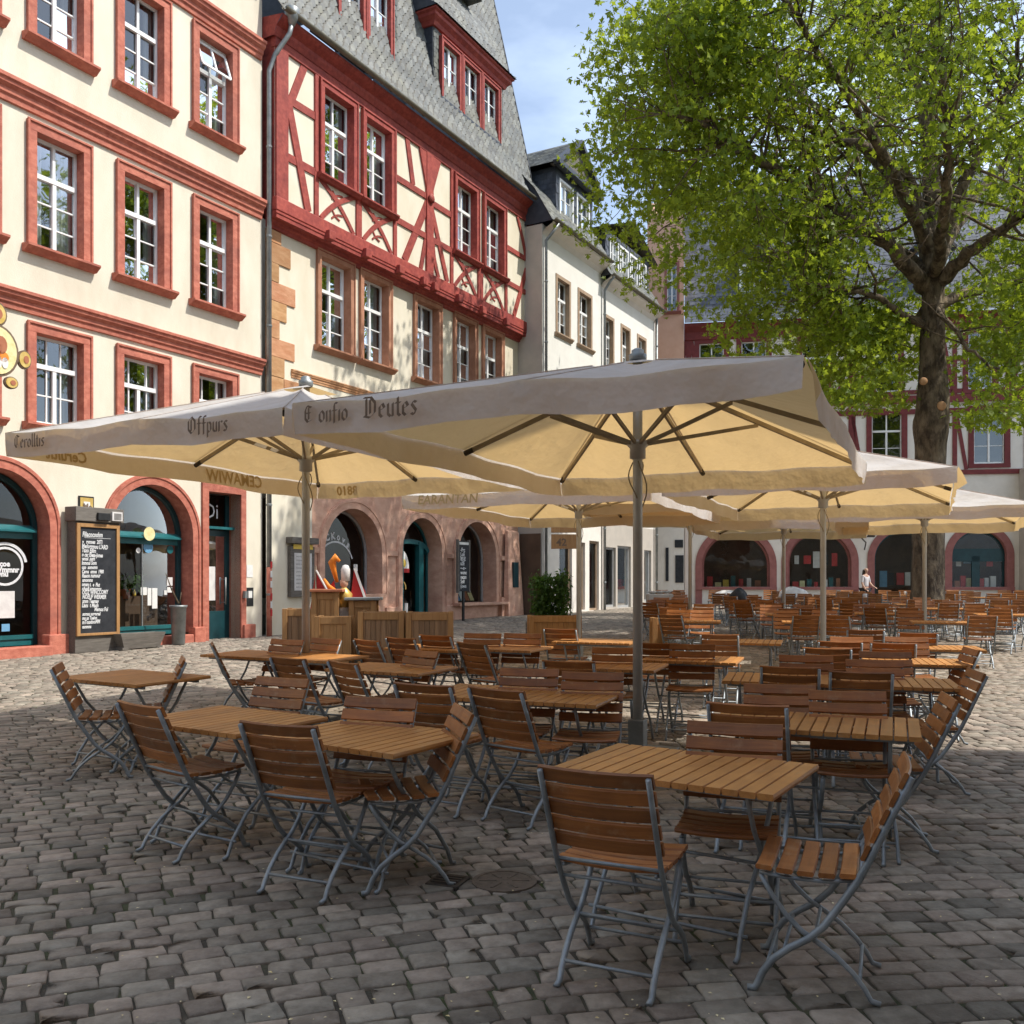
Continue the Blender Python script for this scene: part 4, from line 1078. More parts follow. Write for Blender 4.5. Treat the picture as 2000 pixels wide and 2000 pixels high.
# sill beam, wall plate, posts
q = MB(); q.box(BS0 - 0.02, BS1, TD - 0.09, TD + 0.1, 10.78, 11.12); B.put(q, 'sill_beam', 'red_timber', bevel=0.02)
q = MB(); q.box(BS0 - 0.02, BS1, TD - 0.06, TD + 0.1, 14.80, 15.12); B.put(q, 'wall_plate', 'red_timber', bevel=0.01)
for (x, w_) in ((7.08, 0.42), (20.15, 0.36)): beam_sz((x, 11.12), (x, 14.8), w_, 'timber_post', 0.06)
for x in (8.37, 10.08, 10.16, 11.80, 14.85, 16.53, 16.70, 18.37): beam_sz((x, 11.12), (x, 12.28), 0.15, 'timber_post', 0.045)
for x in (8.37, 11.80, 14.85, 18.37): beam_sz((x, 12.28), (x, 14.8), 0.13, 'timber_post', 0.045)
cx = AB.s(z3(1150, 0)[0], JD)
beam_sz((cx, 11.12), (cx, 14.8), 0.36, 'timber_post', 0.06)
hd = MB(); hd.prism([(cx - 0.14, 13.6), (cx + 0.14, 13.6), (cx + 0.62, 14.79), (cx - 0.55, 14.79)], TD - 0.055, TD + 0.02); B.put(hd, 'carved_post_head', 'red_timber')
# left bay
beam_sz((7.28, 13.75), (8.05, 11.15), 0.24)
tb((365, 415), (285, 625), 0.22)
tb((232, 608), (448, 742), 0.2); tb((222, 968), (446, 1092), 0.2)
# middle bay
beam_sz((cx - 0.1, 13.25), (12.28, 11.15), 0.26); beam_sz((cx + 0.1, 13.25), (14.60, 11.15), 0.2)
beam_sz((12.42, 14.8), (12.72, 13.55), 0.2)
beam_sz((cx - 0.2, 12.1), (13.12, 11.15), 0.16); beam_sz((cx + 0.2, 12.2), (14.1, 11.15), 0.16, bend=-0.08)
beam_sz((11.8, 13.45), (cx, 13.45), 0.18); beam_sz((cx, 13.35), (14.85, 13.35), 0.18)
beam_sz((11.8, 12.22), (cx, 12.22), 0.18); beam_sz((cx, 12.22), (14.85, 12.22), 0.18)
# right bay
beam_sz((18.4, 13.45), (20.1, 13.45), 0.17); beam_sz((18.4, 12.22), (20.1, 12.22), 0.17)
beam_sz((20.0, 13.3), (18.95, 11.15), 0.2); beam_sz((19.2, 14.78), (19.85, 13.5), 0.14, bend=0.05)
# carved crosses under the windows
for (x0, x1) in ((8.46, 10.0), (10.25, 11.72), (14.94, 16.45), (16.78, 18.29)):
    a0, a1 = x0 + 0.08, x1 - 0.08
    beam_sz((a0, 11.14), (a1, 12.16), 0.13, 'carved_cross', 0.03, bend=0.10); beam_sz((a0, 12.16), (a1, 11.14), 0.13, 'carved_cross', 0.03, bend=0.10)
    m_ = (a0 + a1) / 2
    for dz in (-0.26, 0.26):
        beam_sz((m_ - 0.24, 11.65 + dz - 0.10), (m_ + 0.22, 11.65 + dz + 0.10), 0.05, 'carved_cross', 0.02, bend=0.05)
        beam_sz((m_ - 0.2, 11.65 + dz + 0.12), (m_ + 0.1, 11.65 + dz - 0.06), 0.045, 'carved_cross', 0.022, bend=-0.04)
q = MB(); q.lathe([(0.05, 0), (0.13, 0.05), (0.15, 0.12), (0.08, 0.2)], 10); q.v = [(cx + x, TD - 0.07 - zz * 0.5, 13.42 + y) for x, y, zz in q.v]; B.put(q, 'carved_rosette', 'red_timber', None, True)
# jetty mouldings and beam ends
cornice(B, 'jetty_moulding', 'red_timber', BS0 - 0.02, BS1, 10.42, 10.78, 0.36)
q = MB(); q.box(BS0, BS1, -0.34, -0.2, 10.60, 10.70); B.put(q, 'jetty_rail', 'red_timber')
for xp, yp in ((520, 215), (750, 325), (960, 410), (1110, 495), (1180, 520), (1330, 595), (1480, 670), (1630, 740)):
    s_ = AB.s(480 + xp * 0.31056, 0.35)
    q = MB(); q.box(s_ - 0.13, s_ + 0.13, -0.50, -0.28, 10.62, 10.86); B.put(q, 'beam_end', 'red_timber', bevel=0.02)
# eaves: coved red soffit and gutter
EZ, ED = 15.50, 0.72
sweep_skin(B, 'eaves_soffit', 'red_timber', [(-JD - 0.08, 15.02), (-JD - 0.14, 15.16), (-JD - 0.15, 15.24), (-ED + 0.16, 15.34), (-ED + 0.10, 15.40), (-ED + 0.08, 15.47)], BS0 - 0.1, BS1 + 0.06)
for sx in (BS0 - 0.1, BS1 + 0.06):
    es = MB(); es.add([(sx, -JD - 0.08, 15.02), (sx, -JD - 0.15, 15.24), (sx, -ED + 0.08, 15.47), (sx, 0.4, 15.6), (sx, 0.3, 15.02)], [(0, 1, 2, 3, 4)])
    B.put(es, 'eaves_end', 'red_timber')
g = MB(); n = 10
for k in range(n + 1):
    a_ = math.pi + math.pi * k / n
    for sx in (BS0 - 0.15, BS1 + 0.12): g.v.append((sx, -ED - 0.02 + 0.085 * math.cos(a_), EZ + 0.075 + 0.085 * math.sin(a_)))
for k in range(n): g.f.append((2*k, 2*k+1, 2*k+3, 2*k+2))
B.put(g, 'gutter', 'gutter', None, True)
# mansard roof
mprof = [(-ED + 0.02, EZ + 0.04), (-0.42, EZ + 0.42), (-0.20, EZ + 1.05), (-0.02, EZ + 1.9), (0.55, EZ + 4.4), (1.95, EZ + 10.5)]
roofB = sweep_skin(B, 'roof', 'roof_under', mprof, BS0 - 0.12, BS1 + 0.1)
pf, plen = profile(mprof)
def keyB(it): return it[0] + 0.5 * it[2]
slates(B, roofB, pf, BS0 - 0.12, BS1 + 0.1, 0.0, plen, 0.27, 0.165, 'slate', tilt=0.15, parts=300, key=keyB)
vg = MB(); n_ = len(mprof)
for (y_, z_) in mprof: vg.v += [(BS1 + 0.1, y_ - 0.03, z_), (BS1 + 0.16, y_ - 0.03, z_), (BS1 + 0.16, 6.0, z_), ]
for k in range(n_ - 1):
    a_ = k * 3; vg.f += [(a_, a_ + 1, a_ + 4, a_ + 3), (a_ + 1, a_ + 2, a_ + 5, a_ + 4)]
B.put(vg, 'verge_board', 'dark_slate', roofB)
# dormers
def dormer(s0, s1, zb, zt, nwin, y, cz, co=0.32, ret=0.55, roof_h=1.6):
    w = (s1 - s0) / nwin
    dm_ = wall(B, 'dormer', 'slate', s0 - 0.30, s1 + 0.30, zb - 0.12, zt + 0.42, [('r', s0 + k*w + 0.10, s0 + (k+1)*w - 0.10, zb + 0.02, zt - 0.08) for k in range(nwin)], y=y + 0.02, thick=0.1)
    for sx in (s0 - 0.30, s1 + 0.30):
        d = MB(); d.quad((sx, y + 0.02, zb - 0.12), (sx, 2.4, zb - 0.12), (sx, 2.4, zt + 0.42), (sx, y + 0.02, zt + 0.42)); B.put(d, 'dormer_side', 'dark_slate', dm_)
    for k in range(nwin):
        window(B, s0 + k*w + 0.02, s0 + (k+1)*w - 0.02, zb, zt, y=y, stone='red_timber', fw=0.14, proud=0.09, rows=3, cols=2, trans=False, sill=False, inset=0.06, steps=True)
    st = MB(); st.box(s0 - 0.02, s1 + 0.02, y - 0.11, y + 0.02, zb - 0.09, zb - 0.005); B.put(st, 'dormer_sill', 'dark_slate', dm_)
    # slate cheek on the near side
    ck = MB(); sx = s0 - 0.302
    pts = [(y + 0.02, zt + 0.42), (y + 0.02, zb + 0.3), (y - 0.02, zb - 0.25), (0.2, zb - 0.6), (1.2, zt + 0.42)]
    ck.add([(sx, a_, b_) for a_, b_ in pts] , [(0, 1, 2, 3, 4)]); ck_ = B.put(ck, 'dormer_cheek', 'dark_slate', dm_)
    rows_ = 11
    for r_ in range(rows_):
        z_ = zb - 0.35 + r_ * (zt + 0.7 - zb) / rows_; hh = (zt + 0.7 - zb) / rows_
        y1_ = 0.0 + (z_ - zb + 0.6) * 0.20 + 0.15
        x_ = y + 0.03 - (0.02 if z_ > zb else 0.0) + (r_ % 2) * -0.0
        off = (r_ % 2) * 0.14
        yy = y + 0.025 + off - 0.14
        while yy < y1_:
            a_, b_ = max(yy, y + 0.022), min(yy + 0.27, y1_)
            if b_ - a_ > 0.04:
                q = MB(); q.box(sx - 0.02 - random.random() * 0.01, sx - 0.002, a_, b_, z_, z_ + hh * 0.97); B.put(q, 'slate', 'dark_slate', dm_)
            yy += 0.28
    # flanking slates beside the windows
    for (xa, xb) in ((s0 - 0.30, s0 - 0.02), (s1 + 0.02, s1 + 0.30)):
        slates(B, dm_, lambda l: (y + 0.015, zb - 0.12 + l), xa, xb, 0, zt - zb + 0.4, 0.15, 0.16, 'slate', tilt=0.05)
    # cornice with returns and slated roof
    pr = [(0, 0), (0.25, 0.05), (0.4, 0.3), (0.75, 0.55), (0.8, 0.75), (1.0, 0.85), (1.0, 1.0), (0, 1.0)]
    zc0, zc1 = zt + 0.12, zt + 0.56
    cm = MB(); n = len(pr)
    rings_ = []
    for (sx_, sy_, ox, oy) in ((s0 - 0.30, 2.0, -1, 0), (s0 - 0.30, y, -1, -1), (s1 + 0.30, y, 1, -1), (s1 + 0.30, 2.0, 1, 0)):
        rings_.append([(sx_ + ox * co * p, sy_ + oy * co * p + 0.021, zc0 + (zc1 - zc0) * q) for p, q in pr])
    for r_ in range(3):
        b_ = len(cm.v); cm.v += rings_[r_] + rings_[r_ + 1]
        cm.f += [(b_ + k, b_ + k + 1, b_ + n + k + 1, b_ + n + k) for k in range(n - 1)]
    B.put(cm, 'dormer_cornice', 'red_timber', dm_)
    rp = [(y - co - 0.05, zc1 + 0.0), (y - co + 0.35, zc1 + 0.28), (y + 0.35, zc1 + 1.2), (1.6, zc1 + 3.4)]
    xa, xb = s0 - 0.30 - co - 0.04, s1 + 0.30 + co + 0.04
    dr_ = sweep_skin(B, 'dormer_roof', 'roof_under', rp, xa, xb, dm_)
    pf2, pl2 = profile(rp)
    slates(B, dm_, pf2, xa, xb, 0, pl2, 0.27, 0.165, 'slate', tilt=0.10, parts=0)
    eg = MB()
    for sx_ in (xa, xb): eg.add([(sx_, a_, b_) for a_, b_ in rp] + [(sx_, 1.6, zc1)], [tuple(range(len(rp) + 1))])
    B.put(eg, 'dormer_roof_end', 'dark_slate', dm_)
dormer(14.58, 18.39, 17.10, 19.06, 3, 0.0, 19.2)
dormer(9.5, 12.06, 16.98, 18.96, 2, 0.0, 19.1)
# upper dormer window just entering the picture
s_a, s_b = AB.s(890, -0.6), AB.s(935, -0.6)
q = MB(); q.box(s_a - 0.2, s_b, 0.45, 2.0, 22.1, 24.6); B.put(q, 'dormer', 'slate')
window(B, s_a - 0.1, s_b, 22.3, 24.5, y=0.45, stone='red_timber', fw=0.16, proud=0.06, rows=3, cols=2, trans=False, sill=False, inset=0.01)

# ------------------------------------------------------------------ white houses at the end of the row
def eave_house(name, label, s0, s1, d, ez, wallmat, wins, wz, stone, roof_pts, zb, side=True):
    H_ = Bld(name, label, 'building', AB, 0, zb)
    y = -d
    wall(H_, 'wall', wallmat, s0, s1, 4.1, ez, [('r', a + 0.05, b - 0.05, wz[0], wz[1] - 0.05) for a, b in wins], y=y, thick=0.25)
    sd_ = MB(); sd_.quad((s0, y, -0.2), (s0, 7, -0.2), (s0, 7, ez), (s0, y, ez)); sd_.quad((s1, y, -0.2), (s1, 7, -0.2), (s1, 7, ez), (s1, y, ez)); sd_.quad((s0, 7, -0.2), (s1, 7, -0.2), (s1, 7, ez), (s0, 7, ez))
    H_.put(sd_, 'side_wall', 'grey_or_shaded_plaster' if side else wallmat)  # side walls greyer than the front: their shade is put into the colour
    for (a, b) in wins:
        window(H_, a, b, wz[0], wz[1], y=y, stone=stone, fw=0.13, proud=0.03, rows=4, cols=2, steps=False, inset=0.16, sill_out=0.10)
    sf = MB(); sf.add([(s, yy, zz) for s in (s0 - 0.02, s1) for yy, zz in ((y, ez - 0.35), (y - 0.12, ez - 0.2), (y - 0.42, ez - 0.05), (y - 0.45, ez + 0.02))], [(0, 1, 5, 4), (1, 2, 6, 5), (2, 3, 7, 6)])
    H_.put(sf, 'eaves_soffit', 'pale_plaster')
    g_ = MB()
    for k in range(9):
        a_ = math.pi + math.pi * k / 8
        for sx in (s0 - 0.1, s1): g_.v.append((sx, y - 0.52 + 0.08 * math.cos(a_), ez + 0.10 + 0.08 * math.sin(a_)))
    for k in range(8): g_.f.append((2*k, 2*k+1, 2*k+3, 2*k+2))
    H_.put(g_, 'gutter', 'gutter', None, True)
    rp = [(y - 0.46, ez + 0.05)] + roof_pts
    rr = sweep_skin(H_, 'roof', 'roof_under', rp, s0 - 0.1, s1)
    ge = MB()
    for sx in (s0 - 0.02, s1 - 0.005): ge.add([(sx, a_, b_) for a_, b_ in rp] + [(sx, 7, ez)], [tuple(range(len(rp) + 1))])
    H_.put(ge, 'gable_end', 'dark_slate', rr)
    pf_, pl_ = profile(rp)
    slates(H_, rr, pf_, s0 - 0.1, s1, 0, pl_, 0.3, 0.2, 'slate', tilt=0.03, parts=0)
    return H_, rr
CD = 1.0
C, roofC = eave_house('white_house', 'white house with slate dormer gable beside the half-timbered house', 19.8, 25.06, CD, 14.6, 'white_plaster',
               [(20.88, 22.15), (22.80, 24.15)], (10.93, 13.12), 'tan_stone', [(-0.75, 15.9), (3.0, 20.2)], gz(35))
D, roofD = eave_house('low_white_house', 'smaller white house with long grey dormer next to the pink house', 25.06, 31.3, CD, 14.13, 'white_plaster',
               [(25.38, 26.40), (27.13, 28.23), (29.02, 30.15)], (10.55, 12.75), 'tan_stone', [(-0.7, 15.4), (3.2, 19.3)], gz(40))
def gable_dormer(Bd, s0, s1, zb, zt, zr, y, wins, rr, cheek='dark_slate', depth=4.0, pediment=True):
    dm_ = wall(Bd, 'dormer', cheek, s0, s1, zb, zt, [('r', a + 0.05, b - 0.05, c + 0.02, e - 0.05) for a, b, c, e in wins], y=y, thick=0.1)
    for sx in (s0, s1):
        d = MB(); d.quad((sx, y, zb), (sx, y + depth, zb), (sx, y + depth, zt), (sx, y, zt)); Bd.put(d, 'dormer_side', cheek, dm_)
    for (a, b, c, e) in wins:
        window(Bd, a, b, c, e, y=y, stone='white_paint', fw=0.09, proud=0.05, rows=3, cols=2, trans=False, sill=False, inset=0.05, steps=False)
    slates(Bd, dm_, lambda l: (y - 0.003, zb + l), s0, s1, 0, zt - zb, 0.25, 0.18, cheek, parts=0, inside=lambda s, l: not any(a - 0.1 < s < b + 0.1 and c < zb + l < e for a, b, c, e in wins))
    # side cheek courses
    V, F, T = [], [], []
    for r_ in range(int((zt - zb) / 0.2)):
        yy = y + (r_ % 2) * 0.12 - 0.12
        while yy < y + depth:
            a_, b_ = max(yy, y), min(yy + 0.24, y + depth); i0 = len(V); z_ = zb + r_ * 0.2 - Bd.zb; o_ = 0.012 + random.random() * 0.008
            V += [(s0 - o_, a_, z_), (s0 - o_, b_, z_), (s0 - 0.003, b_, z_ + 0.22), (s0 - 0.003, a_, z_ + 0.22), (s0, a_, z_), (s0, b_, z_)]; F += [(i0, i0+1, i0+2, i0+3), (i0, i0+4, i0+5, i0+1)]; T += [random.random()] * 6; yy += 0.25
    me = bpy.data.meshes.new('slate_courses'); me.from_pydata(V, [], F); me.materials.append(M[cheek]); at = me.attributes.new('tint', 'FLOAT', 'POINT'); at.data.foreach_set('value', T)
    tag(link('slate_courses', me, M[cheek], dm_), None, None, None, 'stuff')
    mid = (s0 + s1) / 2
    o_ = 0.28
    if pediment:
        tri = MB(); tri.prism([(s0 - o_, zt), (s1 + o_, zt), (mid, zr)], y - 0.12, y + 0.1); Bd.put(tri, 'pediment', 'grey_wood', dm_)
        for (p, q_) in (((s0 - o_ - 0.1, zt - 0.02), (mid, zr + 0.1)), ((s1 + o_ + 0.1, zt - 0.02), (mid, zr + 0.1)), ((s0 - o_, zt + 0.0), (s1 + o_, zt + 0.0))):
            bm_ = MB(); bm_.beam((p[0], y - 0.22, p[1]), (q_[0], y - 0.22, q_[1]), 0.16, 0.26); Bd.put(bm_, 'barge_board', 'dark_slate', dm_)
    rm = MB()
    for sx in (s0 - o_ - 0.1, s1 + o_ + 0.1): rm.quad((sx, y - 0.32, zt), (mid, y - 0.32, zr + 0.16), (mid, y + depth + 1, zr + 0.16), (sx, y + depth + 1, zt))
    dr_ = Bd.put(rm, 'dormer_roof', 'roof_under', dm_)
    # courses on the near pitch, built along the facade depth
    V, F, T = [], [], []
    L_ = math.hypot(mid - (s0 - o_ - 0.1), zr + 0.16 - zt); ux, uz = (mid - (s0 - o_ - 0.1)) / L_, (zr + 0.16 - zt) / L_
    for r_ in range(int(L_ / 0.2)):
        yy = y - 0.32 + (r_ % 2) * 0.12
        while yy < y + depth:
            l0, l1_ = r_ * 0.2, r_ * 0.2 + 0.26; i0 = len(V)
            xa, za = s0 - o_ - 0.1 + ux * l0, zt + uz * l0; xb, zb2 = s0 - o_ - 0.1 + ux * l1_, zt + uz * l1_
            nx_, nz_ = -uz * 0.02, ux * 0.02
            V += [(xa + nx_, yy, za + nz_ - Bd.zb), (xa + nx_, yy + 0.24, za + nz_ - Bd.zb), (xb, yy + 0.24, zb2 - Bd.zb + 0.003), (xb, yy, zb2 - Bd.zb + 0.003), (xa, yy, za - Bd.zb), (xa, yy + 0.24, za - Bd.zb)]
            F += [(i0, i0+1, i0+2, i0+3), (i0, i0+4, i0+5, i0+1)]; T += [random.random()] * 6; yy += 0.25
    me = bpy.data.meshes.new('slate_courses'); me.from_pydata(V, [], F); me.materials.append(M['slate']); at = me.attributes.new('tint', 'FLOAT', 'POINT'); at.data.foreach_set('value', T)
    tag(link('slate_courses', me, M['slate'], dm_), None, None, None, 'stuff')
    return dm_
gable_dormer(C, 21.0, 24.3, 14.75, 17.15, 18.55, -CD + 0.05, [(21.25, 22.45, 15.0, 16.8), (22.75, 23.95, 15.0, 16.8)], roofC)
gable_dormer(D, 25.6, 30.6, 14.4, 16.3, 17.2, -CD + 0.05, [(26.0, 26.95, 14.7, 16.1), (27.1, 28.05, 14.7, 16.1), (28.2, 29.1, 14.7, 16.1), (29.3, 30.2, 14.7, 16.1)], roofD, pediment=False)
# ground floors of the white houses: piers, shop windows, passage
def shop_bays(Bd, s0, s1, bays, y, wallmat):
    wall(Bd, 'shop_wall', wallmat, s0, s1, -0.2, 4.1, [('r',) + b for b in bays], y=y, thick=0.35)
    for (a, b, c, d_) in bays:
        fr = MB(); t = 0.09
        fr.box(a, a + t, y + 0.10, y + 0.2, c, d_); fr.box(b - t, b, y + 0.10, y + 0.2, c, d_); fr.box(a + t, b - t, y + 0.10, y + 0.2, c, c + t); fr.box(a + t, b - t, y + 0.10, y + 0.2, d_ - t, d_)
        s_ = Bd.put(fr, 'shopfront', 'tan_stone' if Bd is C else 'grey_paint')
        g_ = MB(); g_.quad((a + t, y + 0.15, c + t), (b - t, y + 0.15, c + t), (b - t, y + 0.15, d_ - t), (a + t, y + 0.15, d_ - t)); Bd.put(g_, 'pane', 'shop_glass', s_)
        interior(Bd, a - 0.2, b + 0.2, c - 0.1, d_ + 0.2, y + 0.36, 1.5, 'interior')
shop_bays(C, 19.8, 25.06, [(21.2, 22.3, 0.7, 3.3), (22.75, 23.5, 0.55, 3.2), (23.9, 24.85, 0.5, 3.3)], -CD, 'pale_plaster')
shop_bays(D, 25.06, 31.3, [(25.4, 26.6, 0.6, 3.1), (26.8, 28.3, 0.55, 3.2), (28.6, 29.5, 0.75, 3.1), (29.9, 30.8, 0.75, 3.1)], -CD, 'grey_or_shaded_plaster')  # ground floor wall darkened, its shade painted into the plaster colour
downpipe(C, 19.92, -CD - 0.1, 0.3, 14.0, 0.055, kink=[(19.98, -CD - 0.3, 14.25), (20.1, -CD - 0.52, 14.6)])
downpipe(D, 25.16, -CD - 0.12, 0.4, 13.6, 0.055, kink=[(25.2, -CD - 0.3, 13.9), (25.3, -CD - 0.5, 14.2)])
downpipe(D, 31.2, -CD - 0.12, 0.4, 13.9, 0.06)
# flat dark panel painted in for the shade of the passage beside the buttress
pa = MB(); pa.box(19.75, 19.79, -0.95, -0.1, 0.3, 3.4); C.put(pa, 'passage_shade_panel', 'interior')

# ------------------------------------------------------------------ pink house in the corner and the house closing the square
E = Bld('pink_house', 'narrow pink house squeezed into the corner behind the white houses', 'building', FF, 0, gz(46))
es0, es1 = FF.s(1281) - 0.4, FF.s(1336)
ez = [FF.z(1300, y) for y in (519, 612)]
wall(E, 'ground_floor', 'pale_plaster', es0, es1, -0.2, 7.6, [], y=-0.3)
for (xa_, xb_, ya_, yb_) in ((1300, 1306, 1070, 1135), (1319, 1335, 1085, 1138), (1318, 1334, 1055, 1070)):
    card(E, FF.s(xa_), FF.s(xb_), FF.z(1310, yb_), FF.z(1310, ya_), -0.302, 'board_slate', E.root, 'wall_board', th=0.04)
wall(E, 'wall', 'pink_plaster', es0, es1, 7.6, 19.5, [('r', FF.s(1300), FF.s(1325), ez[1], ez[0])], y=-0.3, thick=0.25)
window(E, FF.s(1298), FF.s(1327), ez[1], ez[0] + 0.1, y=-0.3, stone='mauve_sandstone', fw=0.12, proud=0.03, rows=3, cols=2, inset=0.12, steps=False)
q = MB(); q.quad((es1, -0.3, 0), (es1, 6, 0), (es1, 6, 19.5), (es1, -0.3, 19.5)); q.quad((es0, -0.3, 19.5), (es1, -0.3, 19.5), (es1, 6, 22.5), (es0, 6, 22.5)); E.put(q, 'side_wall', 'pink_plaster')

F_ = Bld('arcade_house', 'dark red half-timbered house with round shop arches closing the square', 'building', FF, 0, gz(44))
FS0, FS1 = FF.s(1337), FF.s(1990) + 6
fz = lambda y: FF.z(1450, y)
EF = fz(632)
arF = []
for (xa, xb) in ((1358, 1517), (1526, 1677), (1694, 1838), (1845, 1981)):
    a, b = FF.s(xa), FF.s(xb); arF.append(((a + b) / 2, (b - a) / 2))
FZT = fz(1027)
upw = [(FF.s(1356), FF.s(1424)), (FF.s(1438), FF.s(1507)), (FF.s(1556), FF.s(1628)), (FF.s(1700), FF.s(1765)), (FF.s(1880), FF.s(1950))]
lww = [(FF.s(1380), FF.s(1450)), (FF.s(1530), FF.s(1600)), (FF.s(1692), FF.s(1772)), (FF.s(1891), FF.s(1973))]
UZ = (fz(775), fz(658)); LZ = (fz(915), fz(806))
opF = [('a', c, r - 0.08, (0.5 if k == 2 else fz(1146)), FZT - r) for k, (c, r) in enumerate(arF)] + [('r', a + 0.05, b - 0.05, UZ[0], UZ[1] - 0.05) for a, b in upw] + [('r', a + 0.05, b - 0.05, LZ[0], LZ[1] - 0.05) for a, b in lww]
wall(F_, 'wall', 'pale_plaster', FS0, FS1, -0.2, EF, opF, thick=0.35)
q = MB(); q.quad((FS0, 0, 0), (FS0, 8, 0), (FS0, 8, EF), (FS0, 0, EF)); q.quad((FS1, 0, 0), (FS1, 8, 0), (FS1, 8, EF), (FS1, 0, EF)); q.quad((FS0, 8, 0), (FS1, 8, 0), (FS1, 8, EF), (FS0, 8, EF)); F_.put(q, 'side_wall', 'pale_plaster')
for (a, b) in upw + lww:
    zz = UZ if (a, b) in upw else LZ
    window(F_, a, b, zz[0], zz[1], stone='dark_red_timber', fw=0.24, proud=0.05, rows=3, cols=2, inset=0.08, steps=False, sill=False)
    q = MB(); q.box(a, b, -0.07, 0.05, zz[0] - 0.2, zz[0] - 0.003); F_.put(q, 'window_rail', 'dark_red_timber')
def fbeam(a, b, w_=0.24, nm='timber_beam'):
    global TBN
    TBN += 1
    mb = MB(); pr = 0.035 + 0.0009 * (TBN % 13)
    mb.beam((a[0], -pr / 2 + 0.01, a[1]), (b[0], -pr / 2 + 0.01, b[1]), w_, pr + 0.02); return F_.put(mb, nm, 'dark_red_timber')
BZ = fz(784)
q = MB(); q.box(FS0, FS1, -0.12, 0.05, BZ - 0.35, BZ); F_.put(q, 'sill_beam', 'dark_red_timber'); q = MB(); q.box(FS0, FS1, -0.06, 0.05, BZ - 0.85, BZ - 0.62); F_.put(q, 'sill_beam', 'dark_red_timber')
q = MB(); q.box(FS0, FS1, -0.07, 0.05, fz(930) - 0.12, fz(930) + 0.1); F_.put(q, 'sill_beam', 'dark_red_timber')
for k, x in enumerate(np.arange(FS0 + 0.2, FS1, 1.9)):
    x = float(x); nb_ = [w_ for w_ in upw if w_[0] - 0.15 < x < w_[1] + 0.15]
    if not nb_:
        fbeam((x, BZ), (x, EF - 0.5), 0.26, 'timber_post')
        fbeam((x + 0.1, UZ[1]), (x + 0.65, BZ), 0.2); fbeam((x - 0.1, UZ[1]), (x - 0.65, BZ), 0.2)
    if not [w_ for w_ in lww if w_[0] - 0.15 < x < w_[1] + 0.15]: fbeam((x, fz(930)), (x, BZ - 0.85), 0.24, 'timber_post')
    if k % 2 == 0: fbeam((x - 0.3, BZ - 0.62), (x + 0.05, BZ - 0.35), 0.14)
for x in np.arange(FS0 + 0.8, FS1, 1.15):
    x = float(x)
    if not [w_ for w_ in lww if w_[0] - 0.3 < x < w_[1] + 0.3]:
        fbeam((x, fz(930)), (x, BZ - 0.85), 0.2, 'timber_post'); fbeam((x + 0.08, BZ - 0.9), (x + 0.5, fz(925)), 0.16)
    if not [w_ for w_ in upw if w_[0] - 0.3 < x < w_[1] + 0.3]: fbeam((x, BZ), (x, EF - 0.5), 0.2, 'timber_post')
gaps = [(FS0, upw[0][0])] + [(upw[k][1], upw[k+1][0]) for k in range(len(upw) - 1)] + [(upw[-1][1], FS1)]
for (a, b) in gaps:
    if b - a > 0.5: fbeam((a, (UZ[0] + UZ[1]) / 2), (b, (UZ[0] + UZ[1]) / 2), 0.2); fbeam((a, UZ[0] - 0.05), (b, UZ[0] - 0.05), 0.2)
sweep_skin(F_, 'eaves_soffit', 'dark_red_timber', [(0.02, EF - 0.75), (-0.1, EF - 0.7), (-0.13, EF - 0.35), (-0.45, EF - 0.12), (-0.5, EF)], FS0 - 0.02, FS1)
frp = [(-0.6, EF), (-0.2, EF + 0.5), (0.35, EF + 1.6), (4.2, EF + 8.2)]
roofF = sweep_skin(F_, 'roof', 'roof_under', frp, FS0, FS1)
pf, pl = profile(frp)
slates(F_, roofF, pf, FS0, FS1, 0, pl, 0.34, 0.24, 'dark_slate', tilt=0.02, parts=0)
for (xa, xb) in ((1440, 1510), (1560, 1640), (1790, 1860)):
    a, b = FF.s(xa), FF.s(xb)
    dm_ = wall(F_, 'dormer', 'dark_slate', a, b, EF + 0.9, EF + 3.2, [('r', a + 0.15, b - 0.15, EF + 1.02, EF + 2.85)], y=0.25, thick=0.1)
    for sx in (a, b):
        d_ = MB(); d_.quad((sx, 0.25, EF + 0.9), (sx, 4, EF + 0.9), (sx, 4, EF + 3.2), (sx, 0.25, EF + 3.2)); F_.put(d_, 'dormer_side', 'dark_slate', dm_)
    window(F_, a + 0.1, b - 0.1, EF + 1.0, EF + 2.9, y=0.25, stone='white_paint', fw=0.1, proud=0.04, rows=3, cols=2, trans=False, sill=False, inset=0.05, steps=False)
    d_ = MB(); d_.prism([(a - 0.25, EF + 3.15), (b + 0.25, EF + 3.15), ((a + b) / 2, EF + 4.1)], 0.05, 4.2); F_.put(d_, 'dormer_roof', 'dark_slate', dm_)
